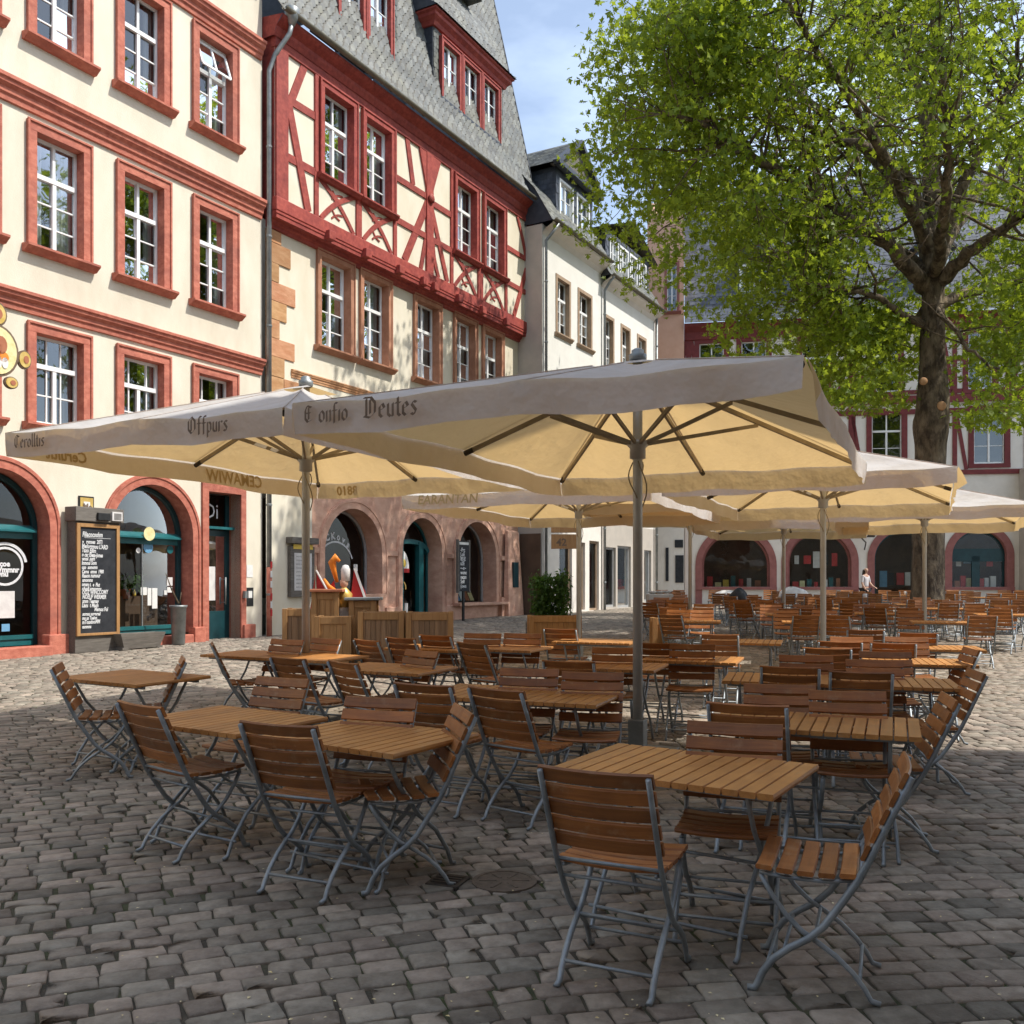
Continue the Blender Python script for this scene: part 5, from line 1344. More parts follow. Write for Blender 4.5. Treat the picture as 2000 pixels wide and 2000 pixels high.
for k, (c, r) in enumerate(arF):
    z0 = 0.5 if k == 2 else fz(1146)
    arch_surround(F_, 'mauve_sandstone', c, r, 0.32, -0.1, FZT - r, depth=0.3, roll=False)
    fr = MB(); ri = r - 0.33
    o = [(c - ri, z0)] + arc_pts(c, ri, FZT - r, 22) + [(c + ri, z0)]; i = [(c - ri + 0.09, z0)] + arc_pts(c, ri - 0.09, FZT - r, 22) + [(c + ri - 0.09, z0)]
    fr.ring(o, i, 0.28, 0.36)
    if k == 3: fr.box(c - ri, c + ri, 0.26, 0.34, FZT - r - 0.25, FZT - r + 0.35); fr.box(c - 0.25, c + 0.1, 0.26, 0.36, z0, FZT - r)
    s_ = F_.put(fr, 'shopfront', 'dark_teal_paint' if k > 1 else 'mauve_sandstone')
    arch_glass(F_, c, ri - 0.09, z0, FZT - r, 0.32, s_)
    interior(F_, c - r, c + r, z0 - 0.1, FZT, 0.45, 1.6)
    if k != 2:
        q = MB(); q.box(c - r, c + r, -0.12, 0.3, z0 - 0.14, z0 - 0.003); F_.put(q, 'shop_sill', 'mauve_sandstone')
    rr_ = random.Random(k)
    for t in range(7):
        x = c - ri + 0.25 + t * (2 * ri - 0.5) / 7
        if k == 2 and False: continue
        q = MB(); h_ = rr_.uniform(0.2, 0.55); q.box(x, x + rr_.uniform(0.16, 0.3), 0.55, 0.75, z0, z0 + h_); F_.put(q, 'shop_goods', rr_.choice(['paper', 'red_paint', 'cloth_white', 'teal_paint', 'yellow_paint', 'terracotta', 'red_paint', 'parchment']), s_)
    if k >= 1:
        for t in range(5):
            x = c - ri + 0.35 + t * (2 * ri - 0.7) / 5
            q = MB(); h_ = rr_.uniform(0.4, 0.8); q.box(x, x + rr_.uniform(0.2, 0.35), 0.62, 0.7, z0 + 1.3 - h_ / 2, z0 + 1.3 + h_ / 2); F_.put(q, 'hanging_goods', rr_.choice(['paper', 'red_paint', 'blue_paint', 'dark_cloth', 'cloth_white']), s_)
q = MB(); q.box(FF.s(1990), FF.s(1990) + 5, -0.9, -0.002, 0.2, fz(928)); F_.put(q, 'corner_pier', 'grey_or_shaded_plaster')
# iron lamp bracket sign between the arches
x = FF.s(1688)
q = MB(); q.tube([(x, -0.05, fz(1075)), (x, -0.4, fz(1062)), (x - 0.3, -0.5, fz(1050)), (x - 0.6, -0.5, fz(1036))], 0.03, 6); q.box(x - 0.1, x + 0.35, -0.65, -0.35, fz(1052), fz(1043)); F_.put(q, 'bracket_lamp', 'iron')

# tall house outside the picture on the right; its corner shades the foreground
SH = Facade((7.6, 7.99), (-0.14, -0.99))
SHB = Bld('side_house', 'tall plain house standing on the right outside the picture', 'building', SH, 0, 0.0)
wz_ = [(4.2, 6.3), (7.8, 9.9), (11.4, 13.5)]
wsx = [(1.0 + 2.6 * k, 2.3 + 2.6 * k) for k in range(7)]
# facade faces the square (towards -X); local x runs towards the camera
wall(SHB, 'wall', 'cream_plaster', 0, 20, -0.3, 17, [('r', a + 0.05, b - 0.05, c, d - 0.05) for a, b in wsx for c, d in wz_], thick=0.3)
q = MB(); q.quad((0, 0, -0.3), (0, 14, -0.3), (0, 14, 17), (0, 0, 17)); q.quad((20, 0, -0.3), (20, 14, -0.3), (20, 14, 17), (20, 0, 17)); q.quad((0, 14, -0.3), (20, 14, -0.3), (20, 14, 17), (0, 14, 17)); SHB.put(q, 'side_wall', 'cream_plaster')
q = MB(); q.quad((-0.1, -0.4, 16.9), (20, -0.4, 16.9), (20, 7, 22), (-0.1, 7, 22)); q.quad((-0.1, 14.4, 16.9), (20, 14.4, 16.9), (20, 7, 22), (-0.1, 7, 22)); q.add([(0, 0, 17), (0, 14, 17), (0, 7, 21.9)], [(0, 1, 2)]); SHB.put(q, 'roof', 'roof_under')
for a, b in wsx:
    for c, d in wz_: window(SHB, a, b, c, d, stone='red_sandstone', rows=3, cols=2, steps=False)

def plain_house(name, label, O, u, L_, H_, mat, zb=0.0):
    fc = Facade(O, u); hb_ = Bld(name, label, 'building', fc, 0, zb)
    ws = [(0.9 + 2.6 * k, 2.2 + 2.6 * k) for k in range(int((L_ - 1) / 2.6))]; zs_ = [(1.2, 3.2), (4.8, 6.9), (8.2, 10.2)]
    wall(hb_, 'wall', mat, 0, L_, -0.4, H_, [('r', a + 0.05, b - 0.05, c, d - 0.05) for a, b in ws for c, d in zs_], thick=0.3)
    q = MB(); q.quad((0, 0, -0.4), (0, 8, -0.4), (0, 8, H_), (0, 0, H_)); q.quad((L_, 0, -0.4), (L_, 8, -0.4), (L_, 8, H_), (L_, 0, H_)); q.quad((0, 8, -0.4), (L_, 8, -0.4), (L_, 8, H_), (0, 8, H_)); hb_.put(q, 'side_wall', mat)
    q = MB(); q.quad((-0.1, -0.4, H_), (L_ + 0.1, -0.4, H_), (L_ + 0.1, 4, H_ + 4.5), (-0.1, 4, H_ + 4.5)); q.quad((-0.1, 8.4, H_), (L_ + 0.1, 8.4, H_), (L_ + 0.1, 4, H_ + 4.5), (-0.1, 4, H_ + 4.5)); hb_.put(q, 'roof', 'roof_under')
    for a, b in ws:
        for c, d in zs_: window(hb_, a, b, c, d, stone='red_sandstone', rows=3, cols=2, steps=False)
p0 = AB.world(-2.65, 0, 0) - Vector((AB.u.x * 19, AB.u.y * 19, 0))
plain_house('neighbour_house', 'cream house continuing the left row outside the picture', (p0.x, p0.y), AB.u, 18.95, 13.5, 'cream_plaster')
plain_house('rear_house', 'pale house behind the camera closing the square', (-1.0, -9.5), (-1, 0.0), 18, 13, 'pale_plaster')
plain_house('rear_corner_house', 'pink house behind the camera on its right', (7.5, -9.5), (-1, 0.0), 8.4, 14, 'pink_plaster')
# ------------------------------------------------------------------ parasols
def parasol(cx, cy, ang, a, b, ze, rise, zhub, label, texts=(), pole_r=0.042, flare=None):
    """a, b half sizes (local x, y); ze rim height over the ground"""
    root = empty('parasol', (cx, cy, gz(cy)), (0, 0, ang))
    tag(root, label, 'parasol', 'beige market parasols over the tables')
    za = ze + rise
    cap = 0.16
    # rim outline: corners and mid points, 8 panels
    K = [(-a, -b), (0, -b), (a, -b), (a, 0), (a, b), (0, b), (-a, b), (-a, 0)]
    rim_z = [ze, ze + 0.012] * 4
    n, m = 10, 10
    mb = MB(); idx = {}
    rnd = random.Random(int((cx + 20) * 97))
    ph = [rnd.uniform(0, 6) for _ in range(8)]
    def pt(k, t, r):
        (x0, y0), (x1, y1) = K[k], K[(k + 1) % 8]
        x, y = x0 + (x1 - x0) * t, y0 + (y1 - y0) * t
        zr = rim_z[k] + (rim_z[(k + 1) % 8] - rim_z[k]) * t
        sag = 4 * t * (1 - t)
        pull = 1 - 0.008 * sag * r                       # rim pulled in between the ribs
        z = za + (zr - za) * r - 0.06 * sag * math.sin(min(1, r) * math.pi * 0.88) - 0.012 * math.sin(t * 11 + ph[k]) * r * sag
        return (x * r * pull, y * r * pull, z)
    for k in range(8):
        for i in range(n + 1):
            for j in range(m + 1):
                t, r = i / n, cap + (1 - cap) * j / m
                idx[(k, i, j)] = len(mb.v); mb.v.append(pt(k, t, r))
    for k in range(8):
        for i in range(n):
            for j in range(m):
                mb.f.append((idx[(k, i, j)], idx[(k, i, j + 1)], idx[(k, i + 1, j + 1)], idx[(k, i + 1, j)]))
    me = bpy.data.meshes.new('canopy'); me.from_pydata(mb.v, [], mb.f)
    bm = bmesh.new(); bm.from_mesh(me); bmesh.ops.remove_doubles(bm, verts=bm.verts, dist=1e-4); bmesh.ops.recalc_face_normals(bm, faces=bm.faces); bm.to_mesh(me); bm.free()
    me.polygons.foreach_set('use_smooth', [True] * len(me.polygons))
    link('canopy', me, M['canopy_cloth'], root)
    # hanging valances, one per side, open at the corners
    vd = 0.215
    sides = []
    for sidx in range(4):
        k0 = sidx * 2
        v_ = MB(); cols_ = []
        for half in range(2):
            for i in range(n + (1 if half else 0)):
                cols_.append((k0 + half, i / n if not (half and i == n) else 1.0))
        nr = 4
        (x0, y0), (x1, y1) = K[k0], K[(k0 + 2) % 8]
        ox, oy = (y1 - y0), -(x1 - x0); L_ = math.hypot(ox, oy); ox /= L_; oy /= L_
        N_ = len(cols_)
        for ci, (k, t) in enumerate(cols_):
            p = pt(k % 8, t, 1.0)
            e = ci / (N_ - 1)
            wav = 0.012 * math.sin(e * 23 + ph[k % 8]) + 0.008 * math.sin(e * 51 + 2 * ph[(k + 1) % 8])
            fl = 0.0
            if flare and flare.get((sidx, 1)) and e > 0.86: fl = flare[(sidx, 1)] * ((e - 0.86) / 0.14) ** 1.5
            if flare and flare.get((sidx, 0)) and e < 0.14: fl = flare[(sidx, 0)] * ((0.14 - e) / 0.14) ** 1.5
            curl = 0.03 * max(0, (abs(e - 0.5) - 0.4) / 0.1)
            for r_ in range(nr + 1):
                q = r_ / nr
                out = 0.012 + wav * q + (fl * q) - curl * q * q
                v_.v.append((p[0] + ox * out, p[1] + oy * out, p[2] - vd * q * (1 - 0.25 * min(1, abs(fl) * 3)) + 0.004 - 0.012 * math.sin(e * math.pi * 4) * q * 0.5))
        for ci in range(N_ - 1):
            for r_ in range(nr):
                v_.f.append((ci*(nr+1)+r_, (ci+1)*(nr+1)+r_, (ci+1)*(nr+1)+r_+1, ci*(nr+1)+r_+1))
        sides.append(v_.build('valance', M['canopy_cloth'], root, True))
    for k in range(8):
        sp = [Vector(pt(k, 0.0, cap + (1 - cap) * j / 6)) + Vector((0, 0, 0.004)) for j in range(7)]
        MB().tube(sp, 0.007, 5, True, 0.5).build('seam', M['canopy_cloth'], root, True)
    # vent cap and finial
    vc = MB(); vs = 0.24
    vc.v = [(-vs, -vs, za - 0.075), (vs, -vs, za - 0.075), (vs, vs, za - 0.075), (-vs, vs, za - 0.075), (-0.05, -0.05, za - 0.01), (0.05, -0.05, za - 0.01), (0.05, 0.05, za - 0.01), (-0.05, 0.05, za - 0.01)]
    vc.f = [(0, 1, 5, 4), (1, 2, 6, 5), (2, 3, 7, 6), (3, 0, 4, 7), (4, 5, 6, 7)]
    vc.build('vent_cap', M['canopy_cloth'], root)
    fi = MB(); fi.lathe([(0.05, 0), (0.075, 0.01), (0.08, 0.06), (0.055, 0.075), (0.055, 0.10), (0.03, 0.115)], 14, (0, 0, za - 0.015)); fi.build('finial', M['zinc'], root, True)
    po = MB(); po.tube([(0, 0, 0.0), (0, 0, zhub - 0.02), (0, 0, za + 0.05)], pole_r, 14); po.build('pole', M['pole_metal'], root, True)
    hb = MB(); hb.lathe([(pole_r + 0.004, -0.10), (pole_r + 0.028, -0.09), (pole_r + 0.028, 0.0), (pole_r + 0.05, 0.02), (pole_r + 0.05, 0.06), (pole_r + 0.006, 0.07)], 14, (0, 0, zhub)); hb.build('runner', M['pole_metal'], root, True)
    cr = MB(); cr.lathe([(pole_r + 0.004, 0), (pole_r + 0.04, 0.01), (pole_r + 0.04, 0.06), (pole_r + 0.004, 0.07)], 14, (0, 0, za - 0.16)); cr.build('crown_hub', M['pole_metal'], root, True)
    for k in range(8):
        ex, ey, ez_ = K[k][0] * 0.985, K[k][1] * 0.985, rim_z[k] - 0.035
        top = Vector((K[k][0] * 0.03, K[k][1] * 0.03, za - 0.12)); end = Vector((ex, ey, ez_))
        rb = MB(); rb.beam(top, end, 0.026, 0.042, up=Vector((0, 0, 1))); ro = rb.build('rib', M['rib_wood'], root)
        tip = MB(); d_ = (end - top).normalized(); tip.tube([end - d_ * 0.09, end + d_ * 0.005], 0.027, 8); tip.build('rib_tip', M['iron'], ro)
        f_ = 0.47
        mid = top.lerp(end, f_) + Vector((0, 0, -0.03))
        st = MB(); hs = Vector((K[k][0], K[k][1], 0)).normalized() * (pole_r + 0.04)
        st.beam((hs.x, hs.y, zhub + 0.04), mid, 0.022, 0.036, up=Vector((0, 0, 1))); st.build('strut', M['rib_wood'], root)
    # cords looped at the runner, ground socket
    for k in range(3):
        a_ = 0.7 + k * 2.2; c_ = MB()
        c_.tube([(pole_r * math.cos(a_ + 0.25*t) * (1.1 + 0.9 * math.sin(math.pi * t / 8)), pole_r * math.sin(a_ + 0.25*t) * (1.1 + 0.9 * math.sin(math.pi * t / 8)), zhub - 0.12 - 0.36 * t / 8 * (0.7 + 0.2 * k)) for t in range(9)], 0.006, 5); c_.build('cord', M['rib_wood'], root, True)
    bs = MB(); bs.box(-0.30, 0.30, -0.30, 0.30, 0.0, 0.05); bs.box(-0.07, 0.07, -0.07, 0.07, 0.05, 0.32); bs.build('base', M['zinc'], root, bevel=0.01)
    for (side, s_, txt, size, off, mir, mat) in texts:
        # side 0 front (-y), 1 right (+x), 2 back (+y), 3 left (-x); off along the side from its middle
        par = sides[side]
        zt = ze - 0.195
        ang_ = (0, 90, 180, -90)[side] + (180 if mir else 0)        # mir: print showing through, seen from below
        o_ = (-0.008 if mir else 0.034)
        loc = ((off, -b - o_), (a + o_, off), (off, b + o_), (-a - o_, off))[side] + (zt + 0.02 + (0.025 if not mir else 0),)
        if not mir and all(c in BL for c in txt): gothic(txt, size, mat, par, loc, (0, 0, R(ang_)), s_)
        else: lettering(txt, size, mat, par, loc, (R(90), 0, R(ang_)), bold=0.004, shear=0.12, mirror=mir, scale=(s_, 1, 1))
    return root

parasol(1.10, 8.29, R(-24), 1.715, 2.60, 2.76, 0.70, 2.69, 'large beige parasol in front on a grey pole with lettering along its near edge',
        [(0, 0.95, 'E onfio', 0.125, -1.60, False, 'lettering_brown'), (0, 1.0, 'Deutes', 0.145, -1.12, False, 'lettering_brown')], flare={(0, 1): 0.10, (1, 0): 0.10})
parasol(-2.22, 10.2, R(-24), 1.55, 2.40, 2.85, 0.76, 2.78, 'beige parasol at the left with dark gothic lettering on its edge',
        [(0, 0.9, 'Cerolltis', 0.12, -1.40, False, 'lettering_brown'), (0, 0.95, 'Offpurs', 0.135, 0.62, False, 'lettering_brown'),
         (3, 1.0, 'Cerultit', 0.15, -1.5, True, 'lettering_inside'), (2, 1.0, '8810', 0.17, -0.9, True, 'lettering_inside'), (3, 1.0, 'CEMAWIW', 0.2, 1.2, True, 'lettering_inside')])
parasol(1.21, 17.2, R(-22), 2.05, 2.9, 2.80, 0.72, 2.66, 'beige parasol behind the front one above the wooden planters',
        [(0, 1.0, 'EARANTAN', 0.2, -1.75, False, 'lettering_inside')])
parasol(4.55, 13.85, R(-24), 1.72, 2.60, 2.76, 0.68, 2.63, 'beige parasol on the right standing before the tree trunk', [], flare={(0, 1): 0.12, (1, 0): 0.12})
parasol(3.95, 21.0, R(-22), 1.75, 2.5, 2.95, 0.7, 2.85, 'far beige parasol with thin pole in front of the white houses')
parasol(8.1, 18.6, R(-24), 1.75, 2.55, 2.68, 0.66, 2.58, 'beige parasol at the far right edge behind the tree')
parasol(6.6, 23.0, R(-20), 1.9, 2.6, 2.7, 0.66, 2.6, 'far beige parasol in front of the round shop arches')

# ------------------------------------------------------------------ folding chairs
def rrect(w, t, k=0.28):
    c = min(w, t) * k
    return [(-w/2 + c, -t/2), (w/2 - c, -t/2), (w/2, 0), (w/2 - c, t/2), (-w/2 + c, t/2), (-w/2, 0)]
def slat_mesh(name, length, w, t, bow=0.0, segs=3, bowdir=(0, 0, -1), k=0.28):
    """slat along local x, w along local y, t along local z, bowed in the middle"""
    mb = MB(); sec = rrect(w, t, k); n = len(sec)
    for k in range(segs + 1):
        u = k / segs; x = (u - 0.5) * length; bb = bow * 4 * u * (1 - u)
        for (p, q) in sec: mb.v.append((x + bowdir[0]*bb, p + bowdir[1]*bb, q + bowdir[2]*bb))
    for k in range(segs):
        for i in range(n): mb.f.append((k*n+i, k*n+(i+1) % n, (k+1)*n+(i+1) % n, (k+1)*n+i))
    mb.f += [tuple(range(n)), tuple(reversed(range(segs*n, segs*n+n)))]
    return mb.mesh(name)
CW = 0.43
me_seat = slat_mesh('seat_slat', CW, 0.064, 0.019, 0.012, 4)
me_back = slat_mesh('back_slat', CW + 0.02, 0.066, 0.017, 0.014, 4, (0, 0, 1))
for m_ in (me_seat, me_back): m_.materials.append(M['chair_wood'])
BACKL = [(-0.345, 0.868), (-0.27, 0.70), (-0.205, 0.555), (-0.165, 0.47), (-0.105, 0.375), (-0.045, 0.285), (0.01, 0.230), (0.08, 0.185), (0.14, 0.135), (0.178, 0.08), (0.198, 0.03), (0.208, 0.014), (0.235, 0.011)]
FRNTL = [(0.190, 0.448), (0.15, 0.375), (0.095, 0.300), (0.035, 0.245), (-0.02, 0.212), (-0.09, 0.165), (-0.15, 0.11), (-0.19, 0.058), (-0.212, 0.018), (-0.245, 0.011)]
def tube_mesh(name, pts, r, n=6, flat=1.0):
    return MB().tube(pts, r, n, True, flat).mesh(name, True)
def chair_parts():
    P = []       # (name, mesh, location, rotation)
    for sx in (-1, 1):
        P.append(('back_tube', tube_mesh('back_tube', [(sx * 0.212, y, z) for y, z in BACKL], 0.0145, 8, 0.75), (0, 0, 0), (0, 0, 0)))
        P.append(('leg_tube', tube_mesh('leg_tube', [(sx * 0.186, y, z) for y, z in FRNTL], 0.0135, 8, 0.75), (0, 0, 0), (0, 0, 0)))
        P.append(('seat_rail', tube_mesh('seat_rail', [(sx * 0.188, -0.165, 0.462), (sx * 0.188, -0.05, 0.445), (sx * 0.188, 0.10, 0.444), (sx * 0.188, 0.195, 0.456)], 0.008, 5), (0, 0, 0), (0, 0, 0)))
    for (y, z, h) in ((-0.172, 0.085, 0.186), (-0.01, 0.218, 0.2), (0.165, 0.10, 0.212), (0.10, 0.17, 0.212), (-0.175, 0.49, 0.212), (-0.13, 0.41, 0.2)):
        P.append(('cross_bar', tube_mesh('cross_bar', [(-h, 0, 0), (h, 0, 0)], 0.0075, 6), (0, y, z), (0, 0, 0)))
    for k in range(5):
        y = -0.130 + 0.0765 * k
        P.append(('seat_slat', me_seat, (0, y, 0.468 + 0.35 * (y - 0.02) ** 2 + 0.006), (0.35 * (y - 0.02) * 1.2, 0, 0)))
    lean = math.atan2(0.868 - 0.52, -0.345 + 0.185)       # backwards lean
    for k in range(5):
        t = 0.055 + 0.205 * k
        y = -0.345 + (0.345 - 0.188) * t; z = 0.868 - (0.868 - 0.53) * t
        P.append(('back_slat', me_back, (0, y + 0.018, z + 0.006), (math.pi / 2 + (math.pi / 2 - math.atan2(0.345, 0.155)) , 0, 0)))
    for k, m_ in enumerate(P):
        if len(m_[1].materials) == 0: m_[1].materials.append(M['steel'])
    return P
CHAIR = chair_parts()
def joined(parts, name):
    """one mesh with the parts' materials, for chairs too small to show their parts"""
    bm = bmesh.new(); mats = []
    for (nm, me, loc, rot) in parts:
        mi = mats.index(me.materials[0]) if me.materials[0] in mats else (mats.append(me.materials[0]) or len(mats) - 1)
        t = bmesh.new(); t.from_mesh(me); t.transform(Matrix.Translation(loc) @ Euler(rot).to_matrix().to_4x4())
        for f in t.faces: f.material_index = mi
        tmp = bpy.data.meshes.new('t'); t.to_mesh(tmp); t.free(); bm.from_mesh(tmp); bpy.data.meshes.remove(tmp)
    me = bpy.data.meshes.new(name); bm.to_mesh(me); bm.free()
    for m_ in mats: me.materials.append(m_)
    return me
FAR_CHAIR = joined(CHAIR, 'folding_chair')
CHAIRS = []
def place_chair(x, y, face, label, group, far=False, z=None):
    rz = math.atan2(face[1], face[0]) - math.pi / 2
    zz = gz(y) if z is None else z
    if far:
        o = bpy.data.objects.new('folding_chair', FAR_CHAIR); COL.objects.link(o)
        o.location = (x, y, zz); o.rotation_euler = slope_rot(rz)
    else:
        o = empty('folding_chair', (x, y, zz), slope_rot(rz))
        for (nm, me, loc, rot) in CHAIR:
            c = bpy.data.objects.new(nm, me); COL.objects.link(c); c.parent = o; c.location = loc; c.rotation_euler = rot
    tag(o, label, 'chair', group)
    CHAIRS.append((x, y))
    return o
AWAY, HERE = (0.40, 0.92), (-0.38, -0.92)
def chair_px(xp, yp, face, label, far=False):
    """xp, yp: photo pixel of the middle of the backrest's top edge"""
    p = gpt(xp, yp, 0.875); f = Vector(face).normalized()
    q = p + f * 0.345
    return place_chair(q.x, q.y, f, label, 'wooden folding chairs of the beer garden', far)
LFT, RGT = (-0.93, 0.25), (0.95, -0.1)
chair_px(1157, 1508, (0.42, 0.90), 'nearest wooden folding chair seen from behind, at the front slatted table')
chair_px(1775, 1492, (-0.92, 0.36), 'wooden folding chair in profile at the right end of the front slatted table')
chair_px(1434, 1413, (-0.30, -0.95), 'reddish folding chair facing the camera behind the front slatted table')
chair_px(109, 1300, (0.93, 0.30), 'leftmost folding chair at the small table near the cream house')
chair_px(362, 1287, (-0.93, -0.36), 'folding chair facing left across the leftmost table')
chair_px(413, 1258, (0.90, 0.32), 'folding chair left of the long table under the left parasol')
chair_px(269, 1377, (0.62, 0.78), 'folding chair seen from behind at the left front table')
chair_px(540, 1416, (0.39, 0.92), 'folding chair seen from behind at the front middle table')
chair_px(911, 1386, (-0.93, -0.25), 'folding chair facing left at the right end of the front middle table')
chair_px(556, 1325, (-0.45, -0.89), 'folding chair facing the camera in front of the left parasol pole')
chair_px(747, 1364, (-0.30, -0.95), 'folding chair facing the camera behind the front middle table')
chair_px(824, 1338, (0.45, 0.89), 'dark folding chair back at the left of the long middle table')
chair_px(965, 1347, (0.62, 0.78), 'dark folding chair back at the near side of the long middle table')
chair_px(1158, 1314, (-0.20, -0.98), 'folding chair behind the long middle table next to the grey pole')
chair_px(1035, 1307, (-0.25, -0.97), 'folding chair behind the long middle table, left of its pair')
chair_px(667, 1294, (0.75, 0.66), 'dark folding chair right of the left parasol pole')
chair_px(560, 1286, (0.60, 0.80), 'dark folding chair directly left of the left parasol pole')
chair_px(827, 1272, (-0.70, -0.72), 'folding chair facing left at the small table in the middle left')
chair_px(714, 1251, (0.70, 0.70), 'dark folding chair before the left wooden counter')
chair_px(781, 1247, (0.60, 0.80), 'dark folding chair before the middle wooden planter')
chair_px(640, 1248, (-0.60, -0.80), 'folding chair facing the camera by the pale wooden box')
chair_px(564, 1250, (-0.50, -0.87), 'folding chair facing the camera left of the pale wooden box')
chair_px(849, 1242, (0.50, 0.86), 'dark folding chair before the right wooden planter')
chair_px(919, 1257, (0.70, 0.70), 'dark folding chair in front of the third shop arch')
chair_px(944, 1238, (-0.25, -0.97), 'folding chair facing the camera beneath the third shop arch')
chair_px(1022, 1238, (-0.25, -0.97), 'folding chair facing the camera before the bench planter, left one')
chair_px(1093, 1229, (0.35, 0.93), 'dark folding chair before the long wooden planter box')
chair_px(1278, 1257, (0.30, 0.95), 'dark folding chair just right of the front grey pole')
chair_px(1352, 1259, (-0.25, -0.97), 'folding chair facing the camera right of the front grey pole')
chair_px(1404, 1240, (0.30, 0.95), 'dark folding chair before the thin far parasol pole')
chair_px(1109, 1293, (0.35, 0.93), 'dark folding chair back between the two chairs of the long middle table')
chair_px(1203, 1266, (-0.20, -0.98), 'folding chair facing the camera partly hidden by the grey pole')
chair_px(1457, 1377, (0.38, 0.92), 'dark folding chair back at the near side of the right slatted table')
chair_px(1521, 1338, (-0.22, -0.97), 'left one of two chairs behind the right slatted table')
chair_px(1652, 1351, (-0.22, -0.97), 'right one of two chairs behind the right slatted table')
chair_px(1542, 1304, (0.30, 0.95), 'dark chair back at the left of the sunlit table row')
chair_px(1681, 1314, (0.30, 0.95), 'dark chair back at the right of the sunlit table row')
chair_px(1573, 1281, (-0.22, -0.97), 'chair facing the camera behind the sunlit table row on the left')
chair_px(1706, 1290, (-0.22, -0.97), 'chair facing the camera behind the sunlit table row on the right')
chair_px(1615, 1267, (0.30, 0.95), 'dark chair back in the column before the right parasol pole')
chair_px(1727, 1274, (-0.22, -0.97), 'front chair of the stepped column leading to the tree')
chair_px(1744, 1257, (0.30, 0.95), 'second chair of the stepped column leading to the tree')
chair_px(1640, 1254, (0.30, 0.95), 'dark chair back just right of the right parasol pole')
chair_px(1769, 1245, (-0.22, -0.97), 'third chair of the stepped column leading to the tree')
chair_px(1792, 1237, (0.30, 0.95), 'fourth chair of the stepped column leading to the tree')
chair_px(1662, 1245, (-0.22, -0.97), 'chair facing the camera behind the right parasol pole')
chair_px(1690, 1231, (0.30, 0.95), 'last chair of the column behind the right parasol pole')
chair_px(1858, 1362, (-0.96, 0.25), 'chair in profile at the right end of the right slatted table')
chair_px(1910, 1312, (-0.97, 0.20), 'chair in profile at the right end of the sunlit table row')
chair_px(1900, 1268, (-0.97, 0.15), 'chair in profile on the sunlit paving towards the tree')

# ------------------------------------------------------------------ slatted tables
TABLE_CACHE = {}
def table_parts(L_, W_):
    key = (round(L_, 2), round(W_, 2))
    if key in TABLE_CACHE: return TABLE_CACHE[key]
    P = []
    n = max(6, int(round(L_ / 0.073)))
    w = L_ / n
    me = slat_mesh('top_slat', W_, w - 0.0045, 0.026, 0, 1, k=0.14); me.materials.append(M['table_wood'])
    for k in range(n): P.append(('top_slat', me, (-L_/2 + w * (k + 0.5), 0, 0.718), (0, 0, math.pi / 2)))
    st = []
    for sy in (-1, 1):
        st.append(('top_rail', MB().box(-L_/2 + 0.04, L_/2 - 0.04, -0.012, 0.012, -0.012, 0.012).mesh('top_rail'), (0, sy * W_ * 0.36, 0.692), (0, 0, 0)))
    for sx in (-1, 1):
        x = sx * L_ * 0.36
        st.append(('leg_tube', tube_mesh('leg_tube', [(x, -W_*0.36, 0.69), (x, -W_*0.22, 0.52), (x, 0, 0.34), (x, W_*0.2, 0.23), (x, W_*0.34, 0.10), (x, W_*0.39, 0.02), (x, W_*0.43, 0.012)], 0.012, 6), (0, 0, 0), (0, 0, 0)))
        x2 = x - sx * 0.03
        st.append(('leg_tube', tube_mesh('leg_tube', [(x2, W_*0.36, 0.69), (x2, W_*0.22, 0.52), (x2, 0, 0.34), (x2, -W_*0.2, 0.23), (x2, -W_*0.34, 0.10), (x2, -W_*0.39, 0.02), (x2, -W_*0.43, 0.012)], 0.012, 6), (0, 0, 0), (0, 0, 0)))
    for (y, z) in ((W_*0.345, 0.10), (-W_*0.345, 0.10), (0.0, 0.34)):
        st.append(('cross_bar', tube_mesh('cross_bar', [(-L_*0.36, y, z), (L_*0.36, y, z)], 0.008, 6), (0, 0, 0), (0, 0, 0)))
    for s_ in st: s_[1].materials.append(M['steel'])
    P += st
    TABLE_CACHE[key] = (P, joined(P, 'folding_table'))
    return TABLE_CACHE[key]
def place_table(x, y, deg, label, L_=1.05, W_=0.70, far=False):
    P, J = table_parts(L_, W_)
    if far:
        o = bpy.data.objects.new('folding_table', J); COL.objects.link(o); o.location = (x, y, gz(y)); o.rotation_euler = slope_rot(R(deg))
    else:
        o = empty('folding_table', (x, y, gz(y)), slope_rot(R(deg)))
        for (nm, me, loc, rot) in P:
            c = bpy.data.objects.new(nm, me); COL.objects.link(c); c.parent = o; c.location = loc; c.rotation_euler = rot
    tag(o, label, 'table', 'wooden folding tables of the beer garden')
    return o
def table_px(xp, yp, deg, label, L_=1.05, W_=0.70, far=False):
    p = gpt(xp, yp, 0.73)
    return place_table(p.x, p.y, deg, label, L_, W_, far)
place_table(0.79, 4.32, -32, 'nearest slatted wooden table with grooved top in the right foreground', 1.02, 0.70)
table_px(259, 1321, -30, 'leftmost wooden table standing on sunlit paving', 1.05, 0.75)
table_px(446, 1403, -32, 'left front wooden table beside the big middle one', 0.95, 0.72)
table_px(722, 1434, -33, 'front middle wooden table with chairs all round', 0.95, 0.72)
table_px(507, 1277, -26, 'left half of the long table behind the left parasol pole', 1.0, 0.7)
table_px(606, 1282, -26, 'right half of the long table at the left parasol pole', 1.0, 0.7)
table_px(766, 1304, -26, 'small wooden table right of the left parasol pole', 1.0, 0.7)
table_px(1020, 1354, -22, 'long wooden table in the middle beside the grey pole', 1.35, 0.75)
